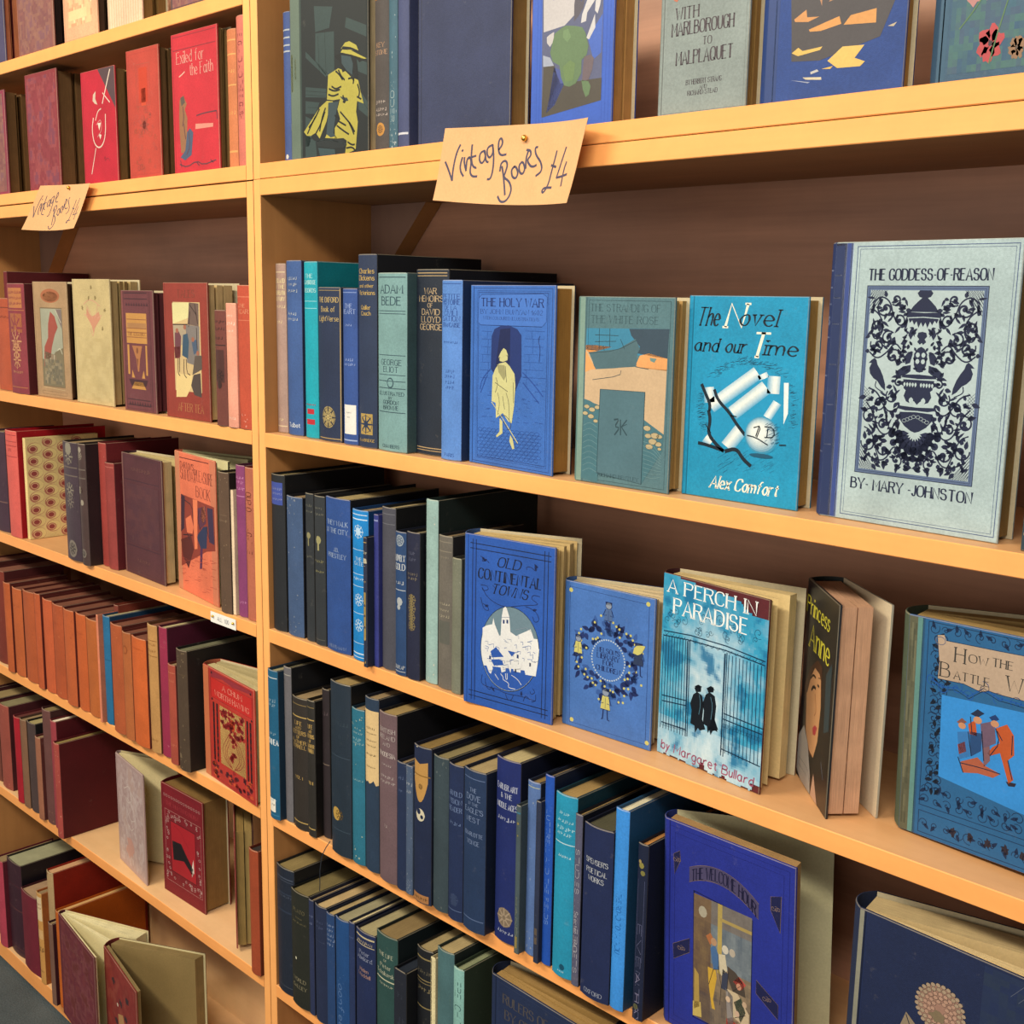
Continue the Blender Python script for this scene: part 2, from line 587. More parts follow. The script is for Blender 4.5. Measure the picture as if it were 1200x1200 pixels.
BOOKS = []
def S(x, y, z, T, h, d, col, label, group, art=(), cov=None, pg='#9c8460', b=None, rz=0.0, leather=False, ry=0.0, name='book', side=None):
    """a closed book standing spine outwards; (x,y,z) its near left bottom corner"""
    n = len(BOOKS)
    rd = random.Random(n * 17 + 3)
    root = empty(name, (x, y, z), rz, label, 'book', group, 0.0, ry)
    BOOKS.append(root)
    cov = cov or mul(col, .75)
    mat = LEATHER if leather else CLOTH
    bt = min(0.0026, T * .16)
    if b is None:
        b = min(0.004, T * .13)
    j = b + 0.0006
    mb = MB()
    q = slab(mb, (T, j), (0, 1), (1, 0), d - j, bt, h, cov, mat)
    if side:
        a = Art(mb, q, (d - j) / 100, h / 150)
        a.clip = (.4, 99.6, .6, 149.4)
        ART[side](a)
    mb.build('front_cover', root)
    mb = MB()
    slab(mb, (0, j), (0, 1), (-1, 0), d - j, bt, h, cov, mat)
    mb.build('back_cover', root)
    mb = MB()
    mp, L = spine_part(mb, (0.0002, j), (T - 0.0002, j), b, h, col, mat)
    a = Art(mb, mp, L / 100, h / 100)
    spine_art(a, art, n)
    mb.build('spine', root)
    mb = MB()
    ins = 0.0032
    pages(mb, (bt + .0001, j + .0022), (T - bt - .0001, j + .0022), (bt + .0001, d - .004), (T - bt - .0001, d - .004), ins, h - ins - rd.uniform(0, .001), pg)
    mb.build('page_block', root)
    return root

def rot2(v, a):
    return Vector((v[0] * math.cos(a) - v[1] * math.sin(a), v[0] * math.sin(a) + v[1] * math.cos(a)))

def O(x, y, z, yaw, w, h, T, th, col, label, group, art=None, spcol=None, spart=(), pg='#cdb88f', clumps=None, b=None,
      leather=False, lean=0.0, inner='#c9bb98', jacket=False, backcol=None, ry=0.0, jk=None):
    """a book standing with its front cover towards the room, opened by th degrees; (x,y,z) the front cover's spine corner"""
    n = len(BOOKS)
    root = empty('book', (x, y, z), math.radians(yaw), label, 'book', group, -math.radians(lean), ry)
    BOOKS.append(root)
    th = math.radians(th)
    mat = JACKET if jacket else (LEATHER if leather else CLOTH)
    bt = 0.0026
    if b is None:
        b = min(0.004, T * .13)
    spcol = spcol or col
    backcol = backcol or col
    P0 = Vector((0, 0))
    half = th / 2
    P1 = rot2((0, T), half)
    dA = Vector((1, 0))
    dB = rot2((1, 0), th)
    nA = Vector((0, -1))
    nB = rot2((0, 1), th)
    g = 0.003
    mb = MB()
    q = slab(mb, P0 + dA * g, dA, nA, w - g, bt, h, col, mat, inner=inner)
    if art:
        a = Art(mb, q, (w - g) / 100, h / 150, INK if not jacket else JACKET)
        a.clip = (.4, 99.6, .6, 149.4)
        # hinge groove, painted: dark strip for shade, pale strip for its lit edge
        a.rect(3.2, 0.4, 4.4, 149.6, mul(col, .55))
        a.rect(4.4, 0.4, 5.0, 149.6, mul(col, 1.25))
        a.up()
        ART[art](a)
    mb.build('front_cover', root)
    if jk:
        mb = MB()
        a = Art(mb, lambda x, z, l: q(x, z, l + .0007), (w - g + .001) / 100, h / 150, JACKET)
        a.clip = (0, 100, .3, 150)
        globals()[jk](a)
        mb.build('dust_jacket', root)
    mb = MB()
    slab(mb, P1 + dB * g, dB, nB, w - g, bt, h, backcol, mat, inner=inner)
    mb.build('back_cover', root)
    mb = MB()
    back = rot2((1, 0), half)
    mp, L = spine_part(mb, P1 + back * g * .9, P0 + back * g * .9 + Vector((0, 0.0003)), b + g * .9, h, spcol, mat)
    a = Art(mb, mp, L / 100, h / 100)
    spine_art(a, spart, n)
    mb.build('spine', root)
    # leaves
    Q0 = P0 + Vector((0.004, bt + .0002))
    Q1 = P1 + rot2((0.004, -bt - .0002), th)
    if clumps is None:
        clumps = [(0, 1, 0, 0)] if th < .02 else [(0, .55, 0, .0), (.55, .6, .3, .34), (.6, 1, .97, 1)]
    ins = 0.0032
    for c in clumps:
        t0, t1, a0, a1 = c[:4]
        k = c[4] if len(c) > 4 else 1.0
        S0, S1 = Q0.lerp(Q1, t0), Q0.lerp(Q1, t1)
        if k != 1.0:
            S0 = S0 + rot2((0.001, 0), th * a0)
        Lf = (w - 0.008)
        E0 = S0 + rot2((Lf, 0), th * a0)
        E1 = S1 + rot2((Lf * (1 if t1 - t0 > .1 else .97), 0), th * a1)
        mb = MB()
        pages(mb, S0, S1, E0, E1, ins, h - ins, mul(pg, k))
        mb.build('page_block' if t1 - t0 > .08 else 'loose_page', root)
    return root


# ------------------------------------------------------------------ cover designs (canvas 100 x 150, x from the spine)
ART = {}
def cover(f):
    ART[f.__name__] = f
    return f
def quad(TL, TR, BR, BL, W=100.0, H=150.0):
    """bilinear chart of a drawn rectangle: sketch coordinates -> canvas"""
    def one(p):
        u = v = 0.5
        for _ in range(8):
            x = (TL[0] * (1 - u) + TR[0] * u) * v + (BL[0] * (1 - u) + BR[0] * u) * (1 - v)
            y = (TL[1] * (1 - u) + TR[1] * u) * v + (BL[1] * (1 - u) + BR[1] * u) * (1 - v)
            xu = (TR[0] - TL[0]) * v + (BR[0] - BL[0]) * (1 - v)
            yu = (TR[1] - TL[1]) * v + (BR[1] - BL[1]) * (1 - v)
            xv = TL[0] * (1 - u) + TR[0] * u - BL[0] * (1 - u) - BR[0] * u
            yv = TL[1] * (1 - u) + TR[1] * u - BL[1] * (1 - u) - BR[1] * u
            D = xu * yv - xv * yu
            ex, ey = p[0] - x, p[1] - y
            u += (ex * yv - xv * ey) / D
            v += (xu * ey - ex * yu) / D
        return (u * W, v * H)
    def f(*pts):
        r = [one(p) for p in pts]
        return r[0] if len(r) == 1 else r
    return f
def P(s):
    """'12,34 56,78' -> points"""
    return [tuple(float(v) for v in t.split(',')) for t in s.split()]
def paint(a, x0, y0, x1, y1, nx, ny, fn):
    for i in range(nx):
        for j in range(ny):
            c = fn((i + .5) / nx, (j + .5) / ny)
            if c is not None:
                X0, X1 = x0 + (x1 - x0) * i / nx, x0 + (x1 - x0) * (i + 1) / nx
                Y0, Y1 = y0 + (y1 - y0) * j / ny, y0 + (y1 - y0) * (j + 1) / ny
                a.rect(X0, Y0, X1, Y1, c)
    a.up()
from mathutils import noise as mnoise
def nz(x, y, s=1.0, seed=0.0):
    return mnoise.fractal(Vector((x * s, y * s, seed)), 0.8, 2.0, 4) * .5 + .5
def shape(a, q, s, col):
    a.poly(q(*P(s)), col)
def stroke(a, q, s, w, col, sm=2, cl=False):
    pts = q(*P(s))
    a.line(chaikin(pts, cl, sm) if sm else pts, w, col, cl)
def mottle(a, x0, y0, x1, y1, n, cols, seed, r=(2, 6)):
    """cloudy wear: a fine patchwork blended smoothly between the given tones"""
    def fn(u, v):
        t = nz(u * 3 + seed, v * 4.2, 1.3, seed) * 2.2 - .6
        t = max(0, min(.999, t)) * (len(cols) - 1)
        k = int(t)
        c = mixc(cols[k], cols[min(k + 1, len(cols) - 1)], t - k)
        return c
    nx = max(4, int((x1 - x0) / 4))
    paint(a, x0, y0, x1, y1, nx, max(6, int((y1 - y0) / 4)), fn)

@cover
def plainnavy(a):
    a.frame(7, 4, 96, 146, .0004, '#3d4460')
@cover
def plainwine(a): pass

@cover
def lady(a):
    q = quad((100, -240), (690, -400), (672, 1050), (125, 1115))
    a.rect(0, 0, 12, 150, '#5f6e62'); a.rect(0, 60, 2.4, 92, '#a5a257'); a.rect(5, 70, 7, 88, '#7e8a72')
    a.rect(12, 0, 14.5, 150, '#34423e'); a.up()
    a.rect(15, 3, 98, 148, '#1d2325'); a.up()
    for s in ('300,100 405,65 430,-100 290,-100', '300,110 440,90 440,430 380,440 300,330', '225,250 380,420 380,450 225,300', '225,530 380,540 380,610 225,610', '225,640 330,650 300,740 225,740', '225,760 300,800 250,1000 225,1000', '520,60 672,130 672,40 530,-20', '600,520 672,640 672,760 610,700', '225,900 300,960 310,1090 225,1095', '600,300 672,330 672,430 610,400'):
        shape(a, q, s, '#324242')
    a.up()
    for s in ('320,130 330,420', '370,100 380,430', '225,560 380,570', '225,590 370,600', '225,250 400,430', '240,690 320,690', '600,560 672,700'):
        stroke(a, q, s, .0004, '#151a1b', 0)
    a.up()
    D = '#a89e48'
    shape(a, q, '395,430 470,378 520,400 560,445 610,470 625,560 645,655 600,635 592,720 603,800 585,1020 510,1065 525,950 500,930 440,935 440,850 480,780 460,700 480,620 430,630 385,625', D)
    shape(a, q, '385,635 430,640 400,700 380,800 330,935 300,890 265,915 235,915 213,885 330,690', D)
    shape(a, q, '370,930 385,890 440,905 460,935', D)
    a.up()
    K = '#171b1d'
    shape(a, q, '490,225 520,178 550,166 600,195 618,245', D)
    a.up()
    shape(a, q, '484,262 500,232 560,236 620,270 672,300 640,306 560,272 500,256', D)
    shape(a, q, '495,222 505,206 560,212 615,238 618,252 560,232 500,230', K)
    shape(a, q, '440,285 490,255 560,270 660,305 620,330 600,300 610,450 590,460 575,400 560,300 500,270 500,330 520,400 500,410 480,330', K)
    a.up()
    shape(a, q, '492,275 560,285 575,340 570,430 530,395 495,340', '#35454a')
    shape(a, q, '395,650 470,640 450,740 430,890 445,915 410,925 380,900 390,780', '#35454a')
    shape(a, q, '480,600 530,610 540,632 510,640', '#2c3a3d')
    a.up()
    for s in ('470,390 490,440 515,470', '400,540 440,560 480,545', '395,585 430,600 470,580', '540,460 570,450 580,480', '480,720 510,760 555,820 580,880', '460,790 520,830', '440,750 470,770', '330,700 290,790 250,850', '370,720 340,820 300,900', '375,690 350,760 330,880', '600,600 630,620', '520,1010 560,1000 585,1030', '500,590 520,650 500,640', '580,450 575,500', '450,400 480,430 500,470', '420,520 450,545 490,520', '300,760 260,850 240,900', '540,800 560,850 575,900', '530,960 560,985 580,980', '455,830 500,870 540,900', '605,500 620,560 612,600'):
        stroke(a, q, s, .0021, K)
    shape(a, q, '300,955 370,935 500,945 525,985 500,1010 420,1015 320,1000', '#22292b')
    shape(a, q, '320,1010 440,1020 445,1085 335,1092', '#33464a')
    stroke(a, q, '300,960 400,940 520,980', .0006, '#556a6c')

@cover
def alpine(a):
    q = quad((180, -280), (850, -360), (760, 945), (128, 1000))
    a.rect(0, 0, 100, 150, '#3c5fb8'); a.up()
    for x in (7, 11, 15, 88, 92, 96): a.line([(x, 2), (x, 148)], .0004, '#2f4da0')
    a.up()
    p = q(*P('255,-250 760,-330 690,805 222,908'))
    a.poly(p, '#565b78'); a.up()
    shape(a, q, '258,-240 740,-300 700,20 620,100 540,60 500,290 420,350 250,385', '#b9b4b4')
    shape(a, q, '245,590 330,580 350,640 380,700 700,670 690,805 222,908', '#4b463f')
    shape(a, q, '330,600 390,620 410,700 330,830 260,880 290,780', '#4a5690')
    shape(a, q, '600,430 720,290 700,520 640,560', '#4664b4')
    a.up()
    shape(a, q, '520,120 560,52 600,65 630,110 590,180 570,250 530,300 495,330 500,230', '#54505a')
    shape(a, q, '540,160 590,130 580,180 555,215', '#4a5c9c')
    shape(a, q, '640,150 690,135 715,170 700,240 680,290 660,270 670,200 600,280 590,330 550,340 560,290 600,210', '#c2bfc0')
    shape(a, q, '275,415 300,400 335,385 330,440 300,475 275,450', '#b9b4b4')
    shape(a, q, '242,525 300,540 330,590 242,595', '#9aa0b0')
    shape(a, q, '590,430 640,330 660,290 660,370 610,440', '#c2bfc0')
    shape(a, q, '262,20 320,0 330,120 350,190 330,195 300,130', '#7f88b4')
    a.up()
    shape(a, q, '570,540 620,530 645,550 630,620 600,680 550,690 560,600', '#675a60')
    shape(a, q, '340,395 400,362 430,350 500,355 560,365 585,400 605,480 590,530 550,560 545,640 500,700 450,720 410,712 385,660 375,590 320,565 300,510', '#5f7756')
    shape(a, q, '545,680 600,690 615,720 600,770 575,785 555,740', '#5f7756')
    a.up()
    shape(a, q, '410,380 450,370 470,420 440,450 405,420', '#6c8660')
    shape(a, q, '400,600 460,560 500,580 480,680 420,690', '#667e52')

@cover
def marlb(a):
    q = quad((50, -200), (355, -260), (345, 320), (68, 355))
    T = '#463c42'
    shape(a, q, '62,0 120,40 160,20 200,10 290,-10 300,-90 60,-60', '#b8a894'); a.up()
    for i, (x, y, c) in enumerate([(85, 25, '#e0d8c4'), (130, 30, '#8c5648'), (115, 45, '#b86a50'), (175, 0, '#5a4440'), (210, 5, '#8a4a44'), (240, 3, '#4c3c40'), (275, 5, '#9c6a54'), (300, 8, '#5a4848'), (150, -20, '#d8ccb4'), (230, -40, '#7c5a50'), (110, -40, '#8c6a5a')]):
        cx, cy = q((x, y)); a.blob(cx, cy, 7, 5, c, i, .5)
    a.up()
    def t(s, x, y, h, w):
        cx, cy = q((x, y)); a.text(s, cx, cy, h, T, fixw=w, thick=h / 5.2e3)
    t('WITH', 148, 90, 7.6, 26); t('MARLBOROUGH', 200, 120, 8.4, 70); t('TO', 218, 155, 5, 10); t('MALPLAQUET', 210, 192, 8.6, 64)
    t('BY HERBERT STRANG', 212, 255, 3.2, 40); t('AND', 212, 270, 2.4, 8); t('RICHARD STEAD', 210, 283, 3, 34)
    a.frame(3, 2, 97, 148, .0003, '#767c76')

@cover
def ships(a):
    q = quad((60, -380), (690, -520), (662, 378), (45, 452))
    a.rect(0, 0, 9, 150, '#2c4276'); a.rect(6, 0, 7, 150, '#5a72a8'); a.up()
    shape(a, q, '135,-200 640,-260 625,60 560,200 300,290 170,300 165,200', '#4a4648'); a.up()
    rr = random.Random(3)
    for s, c in (('165,0 255,-10 250,40 170,75', '#c07a58'), ('430,0 565,-15 545,55 440,40', '#c07a58'), ('270,0 320,0 300,30 265,35', '#a86a50'), ('560,50 600,10 625,50 600,60', '#a07060'),
                 ('175,160 230,125 235,150 290,145 240,165 180,168', '#c78e5a'), ('245,190 380,140 390,165 300,192 250,197', '#cf9458'), ('430,135 540,108 540,155 400,168', '#cf9458'),
                 ('170,272 200,252 220,262 310,243 300,255 200,280', '#d6b060'), ('335,290 400,240 495,230 455,275 500,285 480,302 380,312', '#d8b466'), ('310,318 360,306 350,316', '#d6b060'),
                 ('260,330 290,320 298,326 262,338', '#b8b4b0'), ('225,350 310,345 312,354 240,357', '#c8bca0'), ('170,362 260,364 250,368', '#9aa0b4'), ('590,165 628,150 615,165', '#b8a890'), ('330,95 352,70 360,85', '#b08060'), ('285,80 300,60 300,110', '#b08060')):
        shape(a, q, s, c)
    shape(a, q, '300,-60 400,-90 420,-260 300,-220', '#c07a58'); shape(a, q, '180,-60 260,-60 250,-200', '#c07a58'); shape(a, q, '450,-60 560,-80 520,-330', '#b87452')

@cover
def floral(a):
    q = quad((810, -420), (1400, -520), (1395, 290), (790, 368))
    a.rect(0, 0, 8, 150, '#38586e'); a.rect(3, 0, 4, 150, '#6f8c9c'); a.up()
    mottle(a, 10, 5, 95, 145, 40, ['#3c5f70', '#41566c', '#456a66', '#37566e'], 9, (5, 12)); a.up()
    def fl(x, y, r, c, c2, s):
        cx, cy = q((x, y))
        for i in range(6):
            an = i * PI / 3 + .3
            a.blob(cx + r * .6 * math.cos(an), cy + r * .6 * math.sin(an), r * .5, r * .5, c, s + i, .3)
        a.up(); a.blob(cx, cy, r * .17, r * .17, c2, s, .3)
    fl(985, 50, 13, '#b07c78', '#c89a6a', 1); fl(1060, 230, 9.5, '#b0484c', '#3a3038', 2); fl(1190, 235, 6, '#8a6a50', '#5a4a40', 5); fl(1180, -60, 12, '#b0484c', '#7a3038', 7)
    stroke(a, q, '900,200 960,150 1010,100', .001, '#56744e'); stroke(a, q, '1060,290 1100,180 1150,60', .001, '#56744e')

@cover
def holy(a):
    q = quad((10, 75), (505, 82), (525, 1190), (40, 1115))
    K = '#1f3068'
    a.frame(4, 2.5, 97, 147.5, .0005, K); a.frame(10, 7, 92, 144, .0005, K)
    a.frame(8.6, 5.5, 93.6, 145.4, .0003, K); a.up()
    p = q(*P('62,150 80,130 440,130 462,150 462,290 440,318 80,305 62,290'))
    a.poly(p, '#4a76c4'); a.line(p, .0006, K, True); a.up()
    def t(s, x, y, h, w, **k):
        cx, cy = q((x, y)); a.text(s, cx, cy, h, K, fixw=w, **k)
    t('THE HOLY WAR', 260, 178, 6.4, 74, thick=.0017); t('BY JOHN BUNYAN 1682', 258, 232, 3.6, 74); t('WITH COLOURED ILLUSTRATIONS', 258, 270, 2.5, 66)
    shape(a, q, '152,560 150,370 165,330 200,312 250,308 300,330 325,365 335,600 300,700 180,600', '#23356e'); a.up()
    shape(a, q, '200,330 260,325 265,560 180,560', '#1b2550'); a.up()
    rr = random.Random(5)
    for y in range(340, 620, 45):
        for x0, x1 in ((88, 150), (345, 455)):
            stroke(a, q, f'{x0},{y} {x1},{y + 4}', .0003, '#305098', 0)
            x = x0 + rr.uniform(10, 50); stroke(a, q, f'{x:.0f},{y} {x:.0f},{y + 44}', .0003, '#305098', 0)
    for s in ('150,560 100,620 90,680', '340,580 400,640 460,720', '130,600 95,700', '345,640 440,760'):
        stroke(a, q, s, .0012, '#2c4c98')
    for i in range(90):
        y = rr.uniform(600, 880); x = rr.uniform(95, 460)
        if 170 < x < 300: continue
        stroke(a, q, f'{x:.0f},{y:.0f} {x + rr.uniform(8, 30):.0f},{y + rr.uniform(0, 6):.0f}', .0004, rr.choice(['#2c4c98', '#28448c', '#5682cc']), 0)
    for i in range(9):
        y = 915 + i * 20
        for j in range(13):
            x = 100 + j * 28 + (14 if i % 2 else 0)
            cx, cy = q((x, y + (x - 100) * .08)); a.ring(cx, cy, 2.6, 1.4, .0003, '#28448c', 8)
    stroke(a, q, '430,370 422,400 436,440 432,520', .0008, K); a.up()
    C = '#c9c58c'
    shape(a, q, '200,530 240,520 265,545 295,590 303,660 300,780 290,880 270,870 235,820 210,840 195,850 190,760 165,750 165,600 180,560', C)
    shape(a, q, '210,460 225,440 240,450 252,480 250,510 225,520 205,515 198,490', C)
    shape(a, q, '218,850 235,870 238,940 205,965 200,955 220,930', C); shape(a, q, '285,950 300,975 312,1030 300,1035 280,985', C)
    a.up()
    G = '#4c4c44'
    shape(a, q, '190,535 235,540 245,600 235,630 200,580', '#9a966c')
    for s in ('182,640 210,660 260,695', '185,610 200,650 185,700', '240,545 250,640', '250,700 270,760 275,860', '200,700 215,760 205,830', '230,720 245,800', '290,640 296,760', '245,480 252,490', '205,490 200,515 215,520', '215,850 235,830 260,840 290,885 275,930 240,870'):
        stroke(a, q, s, .0007, G)
    stroke(a, q, '165,755 240,860 330,998', .0011, '#d8d4a0', 0); stroke(a, q, '168,760 242,866 328,1000', .0004, G, 0)

@cover
def whiterose(a):
    q = quad((55, 65), (495, 72), (465, 968), (45, 890))
    K = '#2f4850'
    a.rect(0, 0, 6, 150, '#7d988c'); a.rect(6, 0, 8, 150, '#46646a'); a.up()
    a.frame(10, 3, 96, 147, .0004, K)
    def t(s, x, y, h, w):
        cx, cy = q((x, y)); a.text(s, cx, cy, h, K, fixw=w, thick=.0006)
    t('THE STRANDING OF', 268, 118, 5.6, 74); t('THE WHITE ROSE', 265, 170, 5.6, 72)
    shape(a, q, '88,205 470,212 462,345 85,300', '#3f82a0'); shape(a, q, '85,280 130,280 210,290 120,312 85,315', '#d8904e'); a.up()
    shape(a, q, '290,210 470,212 462,345 400,335 330,320 340,290 300,240', '#384a58')
    shape(a, q, '340,330 380,320 462,345 460,400 340,385 320,375', '#e0a066')
    shape(a, q, '85,300 110,320 130,388 320,380 460,395 448,690 82,520', '#c8ab88'); a.up()
    shape(a, q, '82,520 110,530 160,560 160,620 150,905 70,880', '#47707a')
    shape(a, q, '360,620 448,690 440,770 350,920', '#47707a'); a.up()
    shape(a, q, '100,312 240,300 320,255 340,300 325,330 325,375 230,385 135,388', '#4e6a72')
    shape(a, q, '85,305 135,388 110,390 84,400', '#e0a066'); a.up()
    for s in ('150,205 150,300', '200,207 200,290', '130,235 240,240', '130,265 230,265', '100,315 230,308 325,262', '170,290 175,305', '255,395 250,420 120,435', '320,380 380,392', '250,255 270,300'):
        stroke(a, q, s, .0006, K, 1)
    shape(a, q, '385,340 415,345 405,362 388,355', '#6c8a86')
    for x, y, r in ((95, 555, 14), (120, 570, 16), (145, 560, 14), (88, 585, 14), (115, 600, 16), (138, 622, 12), (375, 660, 18), (380, 695, 16), (410, 695, 20), (430, 700, 14), (400, 722, 20), (385, 745, 18), (425, 735, 16), (430, 757, 10)):
        cx, cy = q((x, y)); a.disc(cx, cy, r / 4.6, r / 8.5, '#b8a680', 10); a.ring(cx, cy, r / 4.6, r / 8.5, .0004, K, 10)
    for i in range(9):
        stroke(a, q, f'{78},{640 + i * 26} {110},{625 + i * 26} {146},{650 + i * 26}', .0003, '#7a9a9c')
        stroke(a, q, f'{358},{720 + i * 20} {400},{735 + i * 20} {436},{790 + i * 12}', .0003, '#7a9a9c')
    a.up()
    p = q(*P('158,478 365,495 350,918 146,860')); a.poly(p, '#50707a'); a.line(p, .0008, K, True); a.up()
    stroke(a, q, '225,618 250,615 228,650 252,655 228,688', .0016, K, 1); stroke(a, q, '255,618 256,690', .0015, K, 0); stroke(a, q, '285,620 260,652 285,692', .0015, K, 0); stroke(a, q, '262,650 285,640', .0008, K, 0)
    t('RICHARD BENTLEY', 245, 882, 2.8, 44)

@cover
def novel(a):
    q = quad((560, 58), (1108, 65), (1062, 1042), (525, 962))
    K, Wt = '#10222e', '#efe9d4'
    rr = random.Random(2)
    def t(s, x, y, h, w, c, sh=.28, th=.0011, ser=True):
        cx, cy = q((x, y)); a.text(s, cx, cy, h, c, fixw=w, shear=sh, thick=th, serif=ser)
    t('The', 645, 152, 13, 19, K, th=.0026); t('N', 772, 148, 17, 14, Wt, th=.0044); t('ovel', 882, 158, 11.5, 31, K, th=.0026)
    t('and our', 705, 282, 9.4, 45, K, th=.0024); t('T', 882, 280, 17, 12, Wt, th=.0046); t('ime', 985, 295, 10, 26, K, th=.0026)
    t('Alex Comfort', 820, 925, 9, 58, Wt, th=.0021)
    # shaded hatching round the sculpture
    for i in range(260):
        an = rr.uniform(-.5, 3.7); R = rr.uniform(1.0, 1.17)
        x, y = 830 + 205 * R * math.cos(an), 560 - 190 * R * math.sin(an)
        if x > 1045: continue
        stroke(a, q, f'{x:.0f},{y:.0f} {x + rr.uniform(8, 26):.0f},{y - rr.uniform(-4, 10):.0f}', .0003, '#17405a', 0)
    for i in range(60):
        x, y = rr.uniform(690, 950), rr.uniform(760, 870); stroke(a, q, f'{x:.0f},{y:.0f} {x + 20:.0f},{y - 12:.0f}', .00025, '#1f5f80', 0)
    a.up()
    shape(a, q, '630,425 735,428 840,380 900,400 940,410 1022,450 1015,640 990,640 985,740 860,830 830,690 725,765 610,730 650,650 655,580 620,470', '#2792bc'); a.up()
    def roll(x0, y0, x1, y1, w, n=14):
        L = math.hypot(x1 - x0, y1 - y0); nx, ny = -(y1 - y0) / L, (x1 - x0) / L
        for i in range(n):
            t0 = i / n; k = abs(t0 - .35) * 1.5
            c = mixc('#eef0e6', '#2b98c2', min(1, k)); b0, b1 = (t0 - .5) * w, (t0 + 1 / n - .5) * w
            a.poly(q((x0 + nx * b0, y0 + ny * b0), (x1 + nx * b0, y1 + ny * b0), (x1 + nx * b1, y1 + ny * b1), (x0 + nx * b1, y0 + ny * b1)), c)
    roll(665, 560, 885, 405, 62); roll(770, 590, 925, 470, 66); roll(745, 745, 810, 665, 66); roll(905, 410, 915, 432, 46, 8); roll(960, 420, 955, 500, 56, 10); roll(930, 610, 975, 540, 40, 8); roll(655, 470, 660, 540, 50, 10); roll(640, 700, 670, 725, 46, 8)
    shape(a, q, '1003,450 1024,450 1022,590 1003,640', '#dfeae6'); a.up()
    for s, w in (('620,455 640,500 662,545 660,578', .0034), ('682,480 700,530 755,585 790,640 830,690', .0032), ('655,575 665,620 652,680 690,730 730,765', .0036), ('735,765 790,750 820,800 858,834', .0036), ('605,725 650,735 730,762', .0032), ('640,640 668,680', .0008), ('760,600 790,605', .0010)):
        stroke(a, q, s, w, K)
    a.up()
    cx, cy = q((905, 690))
    for i in range(12):
        r = 1 - i / 12
        a.disc(cx - .5 * (1 - r) * 8, cy + (1 - r) * 4, 14.3 * r, 13.6 * r, mixc('#3f8fb0', '#f2f2e6', 1 - r * r), 24); a.up()
    for s in ('840,690 880,700 935,735', '870,655 905,645 885,700', '920,650 960,655 965,700 920,700', '880,695 895,650', '935,660 930,700', '985,735 1015,735'):
        stroke(a, q, s, .0011, '#152836', 1)
    for i in range(40):
        x, y = rr.uniform(920, 975), rr.uniform(640, 740); stroke(a, q, f'{x:.0f},{y:.0f} {x + 12:.0f},{y - 8:.0f}', .0003, '#2b6280', 0)
    cx, cy = q((905, 785)); a.disc(cx, cy, 10, 1.6, '#1c5570', 14)

